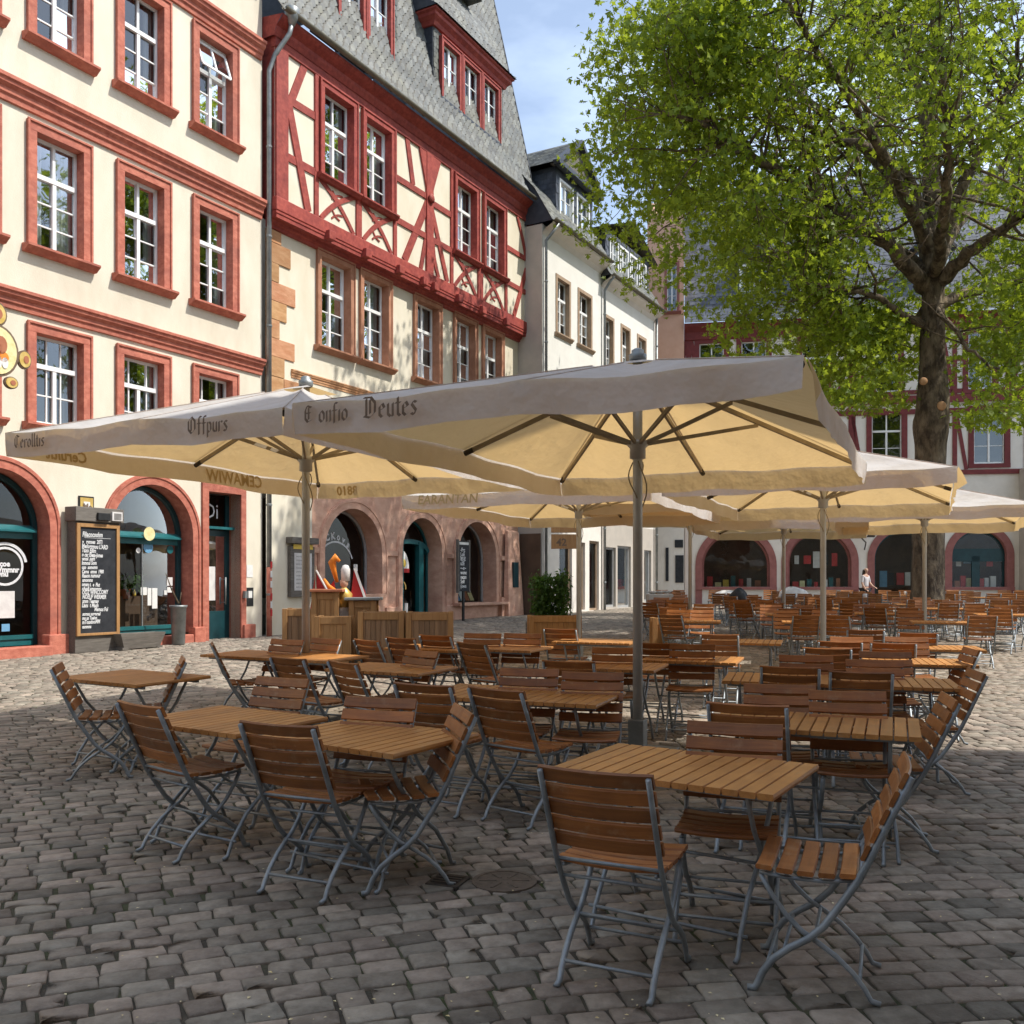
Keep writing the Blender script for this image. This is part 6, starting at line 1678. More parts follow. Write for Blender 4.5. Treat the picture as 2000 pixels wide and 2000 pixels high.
table_px(849, 1264, -24, 'wooden table before the middle wooden planter', 0.95, 0.7)
table_px(985, 1264, -24, 'wooden table beneath the third shop arch', 0.95, 0.7)
table_px(1352, 1286, -20, 'wooden table just right of the front grey pole', 0.95, 0.7)
table_px(1189, 1299, -20, 'wooden table half hidden behind the front grey pole', 1.0, 0.7)
table_px(1166, 1251, -20, 'far wooden table before the long planter box', 1.0, 0.7)
table_px(1455, 1252, -18, 'wooden table by the thin far parasol pole', 0.9, 0.7)
table_px(1590, 1409, -22, 'right slatted wooden table behind the reddish chair', 1.15, 0.70)
table_px(1530, 1324, -17, 'left table of the sunlit row on the right', 0.95, 0.7)
table_px(1735, 1331, -17, 'right table of the sunlit row on the right', 1.0, 0.7)
table_px(1790, 1291, -16, 'sunlit table in the column leading to the tree', 1.0, 0.7)
table_px(1828, 1264, -16, 'small sunlit table close to the tree trunk', 0.95, 0.7)

# far crowd of tables and chairs around the tree
frng = random.Random(5)
TREE = Vector((11.9, 27.2))
FARL = 'small dark wooden folding chair in the far crowd between tree and shop arches'
FART = 'small wooden folding table in the far crowd between tree and shop arches'
cnt = 0
FARTS = []
ORD = ['first', 'second', 'third', 'fourth', 'fifth', 'sixth', 'seventh', 'eighth', 'ninth']
for ri_, D_ in enumerate((16.6, 19.4, 22.2, 24.8, 28.0, 31.0, 34.5)):
    ti_ = 0
    x = 0.165 * D_ + (0.4 if D_ < 20 else 0)
    xmax = 0.535 * D_
    while x < xmax:
        y = D_ + frng.uniform(-0.3, 0.3)
        if (Vector((x, y)) - TREE).length > 1.9 and not (6.2 < x < 7.2 and y < 18):
            where = '%s table from the left in the %s far row before the shop arches' % (ORD[ti_], ORD[ri_]); ti_ += 1
            to = place_table(x, y, -15 + frng.uniform(-6, 6), 'small ' + where, 1.05, 0.7, far=True); to['group'] = 'far crowd of tables'; to['where'] = where; FARTS.append(to)
            for ci_, (dx, dy, f) in enumerate(((-0.28, -0.62, AWAY), (0.30, -0.66, AWAY), (-0.28, 0.68, HERE), (0.32, 0.66, HERE))):
                if frng.random() < 0.9:
                    ff = Vector(f) + Vector((frng.uniform(-0.3, 0.3), 0))
                    qx, qy = x + dx + frng.uniform(-0.06, 0.06) + 0.1 * dy, y + dy
                    if (Vector((qx, qy)) - TREE).length > 1.2:
                        place_chair(qx, qy, ff.normalized(), '%s chair of the %s' % (('near left', 'near right', 'far left', 'far right')[ci_], where.replace(' before the shop arches', '')), 'far crowd of chairs', far=True); cnt += 1
        x += frng.uniform(1.9, 2.3)
# folded chairs leaning together beside the tree
for k in range(4):
    place_chair(12.6 + 0.35 * k, 24.2 + 0.25 * k, (frng.uniform(-1, 1), frng.uniform(-1, 1)), ORD[k] + ' folding chair from the left in the tangle of legs right of the tree', 'tangle of chairs by the tree', far=True)
# ------------------------------------------------------------------ the tree
TB = Vector((11.9, 27.2, gz(27.2)))
def tpx(x, y, dy=0.0):
    D = 27.2 + dy
    return Vector(((x - 1000) / FPX * D, D, CAMH + (YH - y) * D / FPX))
tree = empty('plane_tree', TB)
tag(tree, 'big leafy tree with a thick mottled trunk on the right', 'tree')
trng = random.Random(3)
def smooth_path(pts, n=5):
    out = []
    P = [pts[0]] + pts + [pts[-1]]
    for i in range(1, len(P) - 2):
        for k in range(n):
            t = k / n; a, b, c, d = P[i-1], P[i], P[i+1], P[i+2]
            out.append(0.5 * ((2*b) + (-a + c)*t + (2*a - 5*b + 4*c - d)*t*t + (-a + 3*b - 3*c + d)*t**3))
    out.append(pts[-1])
    return out
def rel(pts): return [p - TB for p in pts]
# trunk with burls
tp = smooth_path([tpx(1810, 1228), tpx(1811, 1150), tpx(1812, 1050), tpx(1816, 950), tpx(1818, 880), tpx(1821, 820), tpx(1820, 760), tpx(1822, 690), tpx(1823, 620), tpx(1822, 560), tpx(1821, 500)], 5)
rad = np.interp(np.arange(len(tp)), [0, 5, 15, 20, 25, 30, 35, 40, 45, 50], [0.54, 0.44, 0.415, 0.415, 0.46, 0.41, 0.34, 0.31, 0.30, 0.27])
tm = MB(); n = 22; b0 = 0
for i, (p, r_) in enumerate(zip(tp, rad)):
    q = p - TB
    if i == 0: q.z -= 0.25
    for k in range(n):
        a = 2 * math.pi * k / n
        bump = 1 + 0.05 * math.sin(3 * a + i * 0.31) + 0.045 * math.sin(5 * a - i * 0.53 + 1) + 0.03 * math.sin(9 * a + i * 0.9) + (0.10 * math.exp(-((i - 24) / 2.2) ** 2) * max(0, math.cos(a - 2.9))) + (0.16 * math.exp(-i / 2.0) * (0.5 + 0.5 * math.sin(4 * a + 1)))
        tm.v.append((q.x + r_ * bump * math.cos(a), q.y + r_ * bump * math.sin(a), q.z))
for i in range(len(tp) - 1):
    for k in range(n): tm.f.append((i*n+k, i*n+(k+1) % n, (i+1)*n+(k+1) % n, (i+1)*n+k))
trunk = tm.build('trunk', M['bark'], tree, True)
for (x, y, r_) in ((1838, 793, 0.11), (1803, 745, 0.09)):
    p = tpx(x, y, -0.40) - TB
    c = MB(); c.lathe([(r_ * 1.25, 0), (r_ * 1.2, 0.05), (r_, 0.07), (0.01, 0.06)], 14); c.v = [(p.x + a_, p.y - z_, p.z + b_) for a_, b_, z_ in c.v]; c.build('cut_knot', M['cut_wood'], trunk, True)
LIMBS = [
    ([(1812, 560, 0), (1790, 540, -.3), (1713, 457, -1.2), (1618, 405, -2.2), (1509, 329, -3.0), (1413, 267, -3.6), (1290, 215, -4)], 0.26),
    ([(1815, 500, 0), (1770, 348, -.8), (1694, 290, -1.6), (1609, 267, -2), (1500, 190, -2.2), (1380, 120, -2.5)], 0.22),
    ([(1821, 520, 0), (1813, 333, .4), (1799, 200, .8), (1766, 95, 1.2), (1713, 10, 1.6), (1660, -90, 2)], 0.22),
    ([(1822, 540, 0), (1826, 380, 1), (1822, 250, 1.8), (1823, 10, 2.4), (1830, -150, 2.6)], 0.23),
    ([(1828, 500, 0), (1861, 410, -.6), (1899, 324, -1), (1951, 229, -1.3), (1985, 110, -1.5), (2010, -20, -1.5)], 0.21),
    ([(1830, 560, 0), (1890, 495, -1), (1961, 443, -2), (2060, 390, -3), (2190, 330, -3.6)], 0.23),
    ([(1830, 600, 0), (1900, 570, .6), (1960, 558, 1.2), (2080, 520, 2), (2230, 470, 2.4)], 0.17),
    ([(1812, 640, 0), (1747, 603, -.8), (1694, 570, -1.5), (1630, 560, -2.4), (1540, 545, -3)], 0.13),
    ([(1808, 530, 0), (1740, 480, 1), (1642, 443, 1.8), (1499, 433, 2.6), (1370, 400, 3.2), (1260, 360, 3.4)], 0.19),
    ([(1816, 540, 0), (1790, 430, 2), (1740, 320, 4), (1680, 200, 5.5), (1600, 60, 6.5)], 0.2),
    ([(1824, 540, 0), (1840, 440, -2), (1850, 330, -4), (1840, 190, -5.5), (1830, 40, -6.5)], 0.2),
    ([(1826, 540, 0), (1880, 420, 2), (1960, 320, 4), (2060, 200, 5), (2160, 60, 5.5)], 0.2),
    ([(1815, 480, 0), (1740, 330, -2), (1650, 180, -3.6), (1560, 40, -4.6), (1480, -60, -5)], 0.17),
    ([(1815, 470, 0), (1700, 300, 1.4), (1560, 180, 2.4), (1440, 70, 3), (1340, -30, 3)], 0.17),
    ([(1826, 600, 0), (1860, 640, -1.4), (1900, 690, -2.4), (1950, 720, -3)], 0.09),
    ([(1810, 600, 0), (1760, 640, 1.0), (1700, 690, 1.6), (1650, 720, 2)], 0.09),
]
nodes_ = []          # skeleton points with direction and radius
for pts, r0 in LIMBS:
    pa = smooth_path([tpx(*p) for p in pts], 5)
    for p in pa: p += Vector((trng.uniform(-.06, .06), trng.uniform(-.06, .06), trng.uniform(-.06, .06)))
    rs = [max(0.035, r0 * (1 - 0.86 * i / (len(pa) - 1))) for i in range(len(pa))]
    MB().tube(rel(pa), rs, 9).build('limb', M['bark'], tree, True)
    for i in range(9 if len(pa) > 20 else 6, len(pa)): nodes_.append((pa[i], rs[i], (pa[i] - pa[i-1]).normalized()))
# crown envelope
CC = Vector((12.5, 27.3, 15.4)); CR = Vector((10.5, 7.6, 5.4))
def env(p):
    d = p - CC
    rz = CR.z if d.z > 0 else 7.4
    k = abs(d.x / CR.x) ** 2.6 + abs(d.y / CR.y) ** 2.6 + abs(d.z / rz) ** 2.6
    return k
secm = MB(); ends = []
sec_nodes = []
for (p, r_, d) in nodes_:
    for _ in range(2):
        dirv = (d * 0.5 + Vector((trng.gauss(0, 1), trng.gauss(0, 1), trng.gauss(0.12, 0.75))).normalized()).normalized()
        L_ = trng.uniform(1.6, 3.8)
        pts = [p]
        for k in range(5):
            dirv = (dirv + Vector((trng.gauss(0, .2), trng.gauss(0, .2), trng.gauss(0.02, .16)))).normalized()
            q = pts[-1] + dirv * L_ / 5
            if env(q) > 1.02: break
            pts.append(q)
        if len(pts) < 3: continue
        r1 = min(r_ * 0.55, 0.05)
        secm.tube(rel(pts), [max(0.010, r1 * (1 - 0.8 * i / (len(pts) - 1))) for i in range(len(pts))], 6)
        sec_nodes += pts[2:]
for p in list(sec_nodes):
    for _ in range(1 if trng.random() < 0.6 else 2):
        dirv = Vector((trng.gauss(0, 1), trng.gauss(0, 1), trng.gauss(0.0, 0.6))).normalized()
        L_ = trng.uniform(0.6, 1.7); pts = [p]
        for k in range(3):
            dirv = (dirv + Vector((trng.gauss(0, .25), trng.gauss(0, .25), trng.gauss(-0.05, .2)))).normalized(); pts.append(pts[-1] + dirv * L_ / 3)
        if env(pts[-1]) > 1.06: continue
        secm.tube(rel(pts), [0.014, 0.010, 0.007, 0.004], 4, False)
        ends += [pts[2], pts[3]]
tag(secm.build('twigs', M['bark'], tree, True), None, None, None, 'stuff')
# extra leaf centres near the crown surface so that the outline is full and uneven
for _ in range(1500):
    v = Vector((trng.gauss(0, 1), trng.gauss(0, 1), trng.gauss(0, 1))).normalized()
    v = v * (1.0 / (abs(v.x) ** 2.6 + abs(v.y) ** 2.6 + abs(v.z) ** 2.6) ** (1 / 2.6))
    k = trng.uniform(0.72, 1.0) * (1 + 0.05 * math.sin(v.x * 9 + v.z * 7) + 0.04 * math.sin(v.z * 15 + 2 + v.y * 6))
    p = CC + Vector((v.x * CR.x, v.y * CR.y, v.z * (CR.z if v.z > 0 else 7.4))) * k
    if p.z > 8.6: ends.append(p)
for _ in range(150):
    p = tpx(trng.uniform(1600, 1790), trng.uniform(600, 800), trng.uniform(-3, 3))
    if p.z > 6.4 + 0.012 * abs((p - TB).x) : ends.append(p)
for _ in range(170):
    p = tpx(trng.uniform(1870, 2080), trng.uniform(560, 830), trng.uniform(-3.5, 3)); ends.append(p)
print('leaf clusters', len(ends))
def leaf_cloud(centres, per, spread, size, name, mat, parent, origin, droop=0.55, seed=1, lobes=True):
    g = np.random.default_rng(seed)
    C_ = np.repeat(np.array([tuple(c) for c in centres]), per, axis=0)
    n = len(C_)
    P = C_ + g.normal(0, 1, (n, 3)) * np.array(spread)
    s = size * g.uniform(0.6, 1.25, n)
    # leaf frame: stalk direction t, normal nrm
    nrm = g.normal(0, 1, (n, 3)) * np.array([1, 1, 0.5]) + np.array([0, 0, 0.75]); nrm /= np.linalg.norm(nrm, axis=1)[:, None]
    t = g.normal(0, 1, (n, 3)) + np.array([0, 0, -droop]); t -= nrm * np.sum(t * nrm, axis=1)[:, None]; t /= np.linalg.norm(t, axis=1)[:, None]
    b = np.cross(nrm, t)
    shape = np.array([(0, 0, 0), (0.30, 0.42, 0.05), (0.12, 0.62, 0.10), (0.46, 0.36, 0.07), (0.62, 0.5, 0.08), (0.62, 0.22, 0.04), (1.0, 0, -0.06), (0.62, -0.22, 0.04), (0.62, -0.5, 0.08), (0.46, -0.36, 0.07), (0.12, -0.62, 0.10), (0.30, -0.42, 0.05)]) if lobes else np.array([(0, 0, 0), (0.45, 0.3, 0.06), (1.0, 0, -0.04), (0.45, -0.3, 0.06)])
    m = len(shape)
    V = P[:, None, :] + s[:, None, None] * (shape[None, :, 0:1] * t[:, None, :] + shape[None, :, 1:2] * b[:, None, :] + shape[None, :, 2:3] * nrm[:, None, :])
    V = V.reshape(-1, 3) - np.array(tuple(origin))
    if lobes: polys = [(0, 1, 2), (0, 3, 5), (3, 4, 5), (0, 5, 6), (0, 6, 7), (0, 7, 9), (7, 8, 9), (0, 10, 11)]
    else: polys = [(0, 1, 2), (0, 2, 3)]
    base = (np.arange(n) * m)[:, None]
    loops = (base[:, None, :] + np.array(polys)[None, :, :]).reshape(-1)
    starts = np.arange(n * len(polys)) * 3
    me = np_mesh(name, V, loops, starts, M[mat])
    tint = np.repeat(np.clip(g.normal(0.5, 0.22, n) + np.repeat(g.normal(0, 0.2, len(centres)), per), 0, 1), m).astype(np.float32)
    at = me.attributes.new('tint', 'FLOAT', 'POINT'); at.data.foreach_set('value', tint)
    o = link(name, me, None, parent); o['kind'] = 'stuff'
    return o
def keep(p):
    if env(p) < 0.35 and trng.random() < 0.80: return False              # bare inner crown
    px_, py_ = 1000 + FPX * p.x / p.y, YH - FPX * (p.z - CAMH) / p.y
    if p.y < 27.6 and abs(px_ - 1818) < 75 and py_ > 430: return False      # no leaves before the trunk and the fork
    if p.y < 27.2 and 1640 < px_ < 1960 and 330 < py_ < 640 and trng.random() < 0.6: return False
    if p.y < TB.y - 2.5 and p.x > 6.0 and trng.random() < 0.55: return False
    return True
ends = [p for p in ends if keep(p)]
trng.shuffle(ends)
print('kept', len(ends))
leaf_cloud(ends[:3300], 17, (0.34, 0.34, 0.14), 0.195, 'crown', 'tree_leaf', tree, TB, seed=4)

# ------------------------------------------------------------------ things in front of the houses
def at_facade(fac, s, d, zoff=0.0):
    w = fac.world(s, d, 0); return Vector((w.x, w.y, gz(w.y) + zoff))
def board_box(mb, x0, x1, y0, y1, z0, z1): mb.box(x0, x1, y0, y1, z0, z1)

# tall chalkboard menu leaning by the second arch
cb = empty('chalkboard', at_facade(AB, 1.82, 0.30), (0, 0, AB.ang)); tag(cb, 'tall chalkboard menu in a wooden frame between the two shop arches', 'chalkboard')
WB, HB = 1.0, 2.86
q = MB(); q.box(-WB/2, WB/2, -0.02, 0.22, 0.0, HB - 0.02); q.build('back_box', M['grey_wood'], cb, bevel=0.008)
q = MB(); q.box(-WB/2 - 0.04, WB/2 + 0.06, -0.10, 0.24, HB - 0.28, HB); q.build('lamp_box', M['grey_wood'], cb, bevel=0.01)
q = MB(); q.box(-0.08, 0.20, -0.16, -0.101, HB - 0.25, HB - 0.10); q.build('lamp', M['black_paint'], cb, bevel=0.01)
q = MB(); q.box(0.26, 0.50, -0.135, -0.101, HB - 0.24, HB - 0.06); tg = q.build('small_sign', M['cloth_white'], cb); 
q = MB(); q.box(0.30, 0.47, -0.139, -0.136, HB - 0.22, HB - 0.09); q.build('sign_print', M['lettering_ink'], tg)
fx0, fx1, fz0, fz1 = -WB/2 + 0.01, WB/2 - 0.01, 0.33, HB - 0.32
q = MB(); t = 0.075
q.box(fx0, fx0 + t, -0.07, -0.021, fz0, fz1); q.box(fx1 - t, fx1, -0.07, -0.021, fz0, fz1); q.box(fx0 + t, fx1 - t, -0.07, -0.021, fz1 - t, fz1); q.box(fx0 + t, fx1 - t, -0.07, -0.021, fz0, fz0 + 0.05)
q.build('frame', M['oak_board'], cb, bevel=0.006)
q = MB(); q.box(fx0 + t, fx1 - t, -0.04, -0.022, fz0 + 0.05, fz1 - t); bo = q.build('board', M['board_slate'], cb)
LINES = [('Filiacocoohm', 0, 0.15), ('y   rymnes  20Ti', 0, .12), ("Menogrmou L'ARD", 0, .13), ('Taxo Eilim', 0, .13), ('o car Eleaa-Jones', 0, .12), ('wool .som', 0, .12), ('Inmoui Som', 0, .12), ('ozo  somomn', 0.0, .11), ('Caros  omos  1980', 0, .11), ('Raaon numour', 0, .12), ('amomms', 0, .11), ('omsm t.  e  Fiut', 0, .11), ('cAsuB amnogons', 0, .11), ('OOZ WINCCOMY', 0, .125), ('NOEUF WERMER', 0, .125), ('smm Teamay', 0, .12), ('Lians  t Maon', 0, .12), ('Meraos Fol', 0.28, .12), ('sornns sorgorsal', 0, .105), ('mn us Tuelon', 0, .105), ('mTossdooMM', 0, .12), ('cammms', 0, .10)]
zz = fz1 - 0.26
for k, (s_, off, sz) in enumerate(LINES):
    lettering(s_, sz * 0.92, 'chalk', bo, (fx0 + t + 0.04 + off + trng.uniform(0, 0.02), -0.045, zz), (R(90), trng.uniform(-0.03, 0.03), 0), bold=0.004, shear=0.15, scale=(0.62, 1, 1))
    zz -= 0.083 if k else 0.14
q = MB(); q.box(fx0 + 0.18, fx1 - 0.2, -0.044, -0.041, fz1 - 0.285, fz1 - 0.278); q.build('underline', M['chalk'], bo)
# wooden trough at its foot
tr = empty('wooden_trough', at_facade(AB, 2.72, 0.42), (0, 0, AB.ang)); tag(tr, 'low weathered wooden trough at the foot of the chalkboard', 'trough')
q = MB(); a, b = 0.56, 0.44
q.add([(-a, -0.17, 0.33), (a, -0.17, 0.33), (a, 0.17, 0.33), (-a, 0.17, 0.33), (-b, -0.12, 0.02), (b, -0.12, 0.02), (b, 0.12, 0.02), (-b, 0.12, 0.02), (-a + .04, -0.13, 0.33), (a - .04, -0.13, 0.33), (a - .04, 0.13, 0.33), (-a + .04, 0.13, 0.33), (-b, -0.1, 0.2), (b, -0.1, 0.2), (b, 0.1, 0.2), (-b, 0.1, 0.2)],
      [(0, 1, 5, 4), (1, 2, 6, 5), (2, 3, 7, 6), (3, 0, 4, 7), (4, 5, 6, 7), (0, 8, 9, 1), (1, 9, 10, 2), (2, 10, 11, 3), (3, 11, 8, 0), (8, 12, 13, 9), (9, 13, 14, 10), (10, 14, 15, 11), (11, 15, 12, 8), (12, 15, 14, 13)])
q.build('body', M['grey_wood'], tr)
for sx in (-0.5, 0.36):
    q = MB(); q.box(sx, sx + 0.14, -0.14, 0.14, 0.0, 0.05); q.build('foot', M['grey_wood'], tr)
# grey ash bin
ab = empty('tall_planter', at_facade(AB, 3.85, 0.32), (0, 0, AB.ang)); tag(ab, 'tall grey planter pot with bare twigs before the second shop arch', 'planter')
q = MB(); q.lathe([(0.12, 0), (0.135, 0.02), (0.165, 0.80), (0.19, 0.82), (0.19, 0.86), (0.15, 0.85)], 18); q.build('body', M['zinc'], ab, True)
q = MB(); q.tube([(0, 0, 0.9), (-0.14, 0.05, 1.2), (-0.30, 0.05, 1.55)], [0.022, 0.016, 0.008], 6); q.tube([(0.03, 0, 0.9), (0.08, 0, 1.15)], [0.014, 0.006], 6); q.build('twigs', M['bark'], ab, True)
# shop window display: plants, bottles, orange box, counter
def leafy(name, parent, c, n, r, size, seed, mat='hedge_leaf'):
    cs = [Vector(c) + Vector((trng.gauss(0, r[0]), trng.gauss(0, r[1]), trng.gauss(0, r[2]))) for _ in range(n)]
    return leaf_cloud(cs, 6, (0.05, 0.05, 0.05), size, name, mat, parent, (0, 0, 0), seed=seed, lobes=False)
cw = empty('display_counter', at_facade(AB, 3.3, -1.0, 0.2), (0, 0, AB.ang)); tag(cw, 'dark counter with bottles and glasses inside the second shop window', 'counter')
q = MB(); q.box(-0.9, 0.9, -0.25, 0.25, 0.0, 0.85); q.build('body', M['interior'], cw)
for k in range(12):
    q = MB(); x = -0.8 + 0.145 * k; h_ = trng.uniform(0.12, 0.3); q.lathe([(0.035, 0), (0.045, 0.02), (0.045, h_ * 0.6), (0.015, h_ * 0.75), (0.018, h_)], 10, (x, trng.uniform(-0.15, 0.1), 0.85)); q.build('bottle', M[trng.choice(['paper', 'terracotta', 'dark_teal_paint', 'yellow_paint', 'zinc', 'cloth_white'])], cw, True)
q = MB(); q.box(-0.75, -0.38, -0.42, -0.26, 0.55, 0.86); q.build('orange_box', M['orange_paint'], cw)
pp = empty('potted_plant', at_facade(AB, 3.35, -0.8, 1.0), (0, 0, AB.ang)); tag(pp, 'green potted plant standing inside the second shop window', 'plant')
q = MB(); q.lathe([(0.09, 0), (0.13, 0.2), (0.14, 0.21), (0.12, 0.2)], 14); q.build('pot', M['terracotta'], pp, True)
leafy('foliage', pp, (0.05, 0, 0.38), 46, (0.2, 0.1, 0.09), 0.11, 31)
# gilded inn sign hanging from a bracket at the left edge
sg = empty('inn_sign', AB.world(-0.55, 0.75, 0) + Vector((0, 0, AB.z(18, 690, 0.75))), (0, 0, AB.ang)); tag(sg, 'ornate oval gilded inn sign hanging from an iron bracket at the left edge', 'sign')
def oval(c, rx, rz, y0, y1, n=28): return [(c[0] + rx * math.cos(2*math.pi*k/n), c[1] + rz * math.sin(2*math.pi*k/n)) for k in range(n)]
q = MB(); q.prism(oval((0, 0), 0.40, 0.46, 0, 0), -0.035, 0.035); q.build('rim', M['lettering_brown'], sg)
q = MB(); q.prism(oval((0, 0), 0.355, 0.415, 0, 0), -0.05, 0.05); fc = q.build('face', M['parchment'], sg)
for (cx_, cz_, rx, rz, m_) in ((0.06, 0.10, 0.11, 0.16, 'terracotta'), (0.04, 0.02, 0.06, 0.09, 'red_paint'), (0.10, -0.1, 0.10, 0.09, 'orange_paint'), (0.02, -0.2, 0.05, 0.11, 'paper'), (0.13, -0.2, 0.06, 0.1, 'paper'), (-0.14, 0.0, 0.1, 0.2, 'terracotta')):
    q = MB(); q.prism(oval((cx_, cz_), rx, rz, 0, 0, 14), -0.062, 0.062); q.build('painted_figure', M[m_], fc)
for (cx_, cz_, rx, rz) in ((0.0, 0.64, 0.19, 0.22), (0.52, -0.06, 0.13, 0.17), (0.27, -0.52, 0.13, 0.11), (-0.27, -0.52, 0.13, 0.11), (-0.52, -0.06, 0.13, 0.17)):
    q = MB(); q.prism(oval((cx_, cz_), rx, rz, 0, 0, 18), -0.025, 0.025); sc_ = q.build('scroll', M['lettering_brown'], sg)
    q = MB(); q.prism(oval((cx_, cz_), rx * 0.83, rz * 0.83, 0, 0, 18), -0.04, 0.04); q.build('gilding', M['gold'], sc_)
    q = MB(); q.prism(oval((cx_ + 0.02, cz_), rx * 0.38, rz * 0.42, 0, 0, 14), -0.05, 0.05); q.build('scroll_eye', M['terracotta'], sc_)
q = MB(); q.tube([(0.0, 0.0, 0.86), (0.0, 0.0, 0.92)], 0.02, 6); q.tube([(-0.3, -0.0, 0.92), (0.1, 0.3, 0.92), (0.3, 0.74, 0.92)], 0.022, 8); q.tube([(0.05, 0.25, 0.92), (0.2, 0.5, 0.6), (0.3, 0.74, 0.45)], 0.016, 8)
q.build('bracket', M['iron'], sg, True)
q = MB(); q.box(0.22, 0.38, 0.70, 0.748, 0.40, 0.98); q.build('wall_plate', M['gold'], sg)

# wooden bar boxes, lectern and planters before the half-timbered house
def plank_box(name, label, cat, x, y, ang, L_, W_, H_, mat='oak_board', top=None, planks=6, frame='oak_board', soil=False, group=None):
    r_ = empty(name, (x, y, gz(y)), (0, 0, ang)); tag(r_, label, cat, group)
    w = L_ / planks
    for k in range(planks):
        for sy in (-1, 1):
            q = MB(); q.box(-L_/2 + w*k + 0.003, -L_/2 + w*(k+1) - 0.003, sy * W_/2 - 0.012, sy * W_/2 + 0.012, 0.06, H_ - 0.06); q.build('plank', M[mat], r_)
    np_ = max(2, int(W_ / w)); w2 = W_ / np_
    for k in range(np_):
        for sx in (-1, 1):
            q = MB(); q.box(sx * L_/2 - 0.012, sx * L_/2 + 0.012, -W_/2 + w2*k + 0.015, -W_/2 + w2*(k+1) - 0.015, 0.06, H_ - 0.06); q.build('plank', M[mat], r_)
    for sx in (-1, 1):
        for sy in (-1, 1):
            q = MB(); q.box(sx * L_/2 - 0.045, sx * L_/2 + 0.045, sy * W_/2 - 0.045, sy * W_/2 + 0.045, 0.0, H_); q.build('corner_post', M[frame], r_, bevel=0.006)
    for sy in (-1, 1):
        q = MB(); q.box(-L_/2 + 0.046, L_/2 - 0.046, sy * W_/2 - 0.03, sy * W_/2 + 0.03, H_ - 0.13, H_ - 0.01); q.build('top_rail', M[frame], r_, bevel=0.004)
    if top:
        q = MB(); q.box(-L_/2 - 0.12, L_/2 + 0.12, -W_/2 - 0.1, W_/2 + 0.1, H_, H_ + 0.05); q.build('top', M[top], r_, bevel=0.01)
    if soil:
        q = MB(); q.box(-L_/2 + 0.02, L_/2 - 0.02, -W_/2 + 0.02, W_/2 - 0.02, H_ - 0.2, H_ - 0.1); q.build('soil', M['ground_joint'], r_)
    return r_
def px_ground(x, D): return ((x - 1000) / FPX * D, D)
def boxpx(name, label, cat, xa, xb, ytop, D, W_, **kw):
    xm = (xa + xb) / 2; X, Y = px_ground(xm, D); L_ = (xb - xa) / FPX * D
    H_ = CAMH + (YH - ytop) * D / FPX - gz(D)
    return plank_box(name, label, cat, X, Y, R(3), L_, W_, H_, **kw)
boxpx('planter_box', 'wooden box with dark rail left of the lectern before the menu case', 'planter', 562, 612, 1188, 17.2, 0.5, mat='weathered_board', planks=4, soil=True)
boxpx('bar_lectern', 'tall wooden lectern box beside the red and white figure', 'lectern', 618, 660, 1156, 16.8, 0.45, planks=4, top='terracotta')
boxpx('bar_box', 'pale wooden crate front below the lectern', 'box', 624, 684, 1203, 16.2, 0.4, planks=5)
boxpx('bar_counter', 'wooden bar counter with a grey overhanging top', 'counter', 690, 732, 1172, 16.9, 0.5, planks=4, top='zinc')
boxpx('planter_box', 'middle brown wooden planter box before the shop door', 'planter', 708, 786, 1194, 16.0, 0.55, mat='weathered_board', planks=8, soil=True)
boxpx('planter_box', 'right brown wooden planter box before the shop door', 'planter', 800, 880, 1195, 16.0, 0.55, mat='weathered_board', planks=8, soil=True)
boxpx('planter_box', 'long wooden planter box below the clipped hedge', 'planter', 1036, 1128, 1202, 19.5, 0.6, mat='oak_board', planks=9, soil=True)
boxpx('wood_post_box', 'narrow yellow wooden post box amid the chairs right of the front pole', 'post', 1276, 1296, 1206, 17.5, 0.22, planks=2)
# red and white display figure: plinth, cloth cone, flags
X, Y = px_ground(672, 17.0)
fg = empty('display_figure', (X, Y, gz(Y)), (0, 0, R(10))); fg.scale = (1.25, 1.1, 1.22); tag(fg, 'red and white cloth figure with orange top on a stand by the bar', 'figure')
q = MB(); q.lathe([(0.20, 0), (0.20, 0.52), (0.23, 0.54), (0.23, 0.60), (0.05, 0.61)], 16); q.build('stand', M['dark_cloth'], fg, True)
for sx in (-1, 1):
    q = MB(); q.prism([(sx * 0.06, 0.62), (sx * 0.36, 0.66), (sx * 0.30, 1.02), (sx * 0.14, 1.34)] if sx > 0 else [(-0.14, 1.18), (-0.34, 0.92), (-0.30, 0.62), (-0.06, 0.62)], 0.02, 0.10); q.build('red_panel', M['red_paint'], fg)
q = MB(); q.beam((0.15, 0.0, 1.36), (0.40, 0.0, 0.62), 0.035, 0.03); q.build('white_edge', M['cloth_white'], fg)
q = MB(); q.lathe([(0.10, 0.62), (0.17, 0.66), (0.13, 0.74), (0.08, 0.78), (0.03, 0.80)], 7); q.build('white_ruff', M['cloth_white'], fg)
q = MB(); q.lathe([(0.07, 0.78), (0.11, 0.88), (0.12, 0.98), (0.05, 1.06), (0.03, 1.08)], 9); q.build('gold_torso', M['gold'], fg, True)
for sx in (-0.08, 0.08):
    q = MB(); q.tube([(sx, -0.10, 0.66), (sx * 1.3, -0.2, 0.60), (sx * 1.3, -0.22, 0.42), (sx * 1.4, -0.27, 0.40)], [0.04, 0.035, 0.03, 0.025], 8); q.build('white_leg', M['cloth_white'], fg, True)
q = MB(); q.tube([(-0.08, -0.06, 0.98), (-0.22, -0.12, 1.10), (-0.28, -0.10, 1.20)], [0.04, 0.03, 0.02], 8); q.build('orange_arm', M['orange_paint'], fg, True)
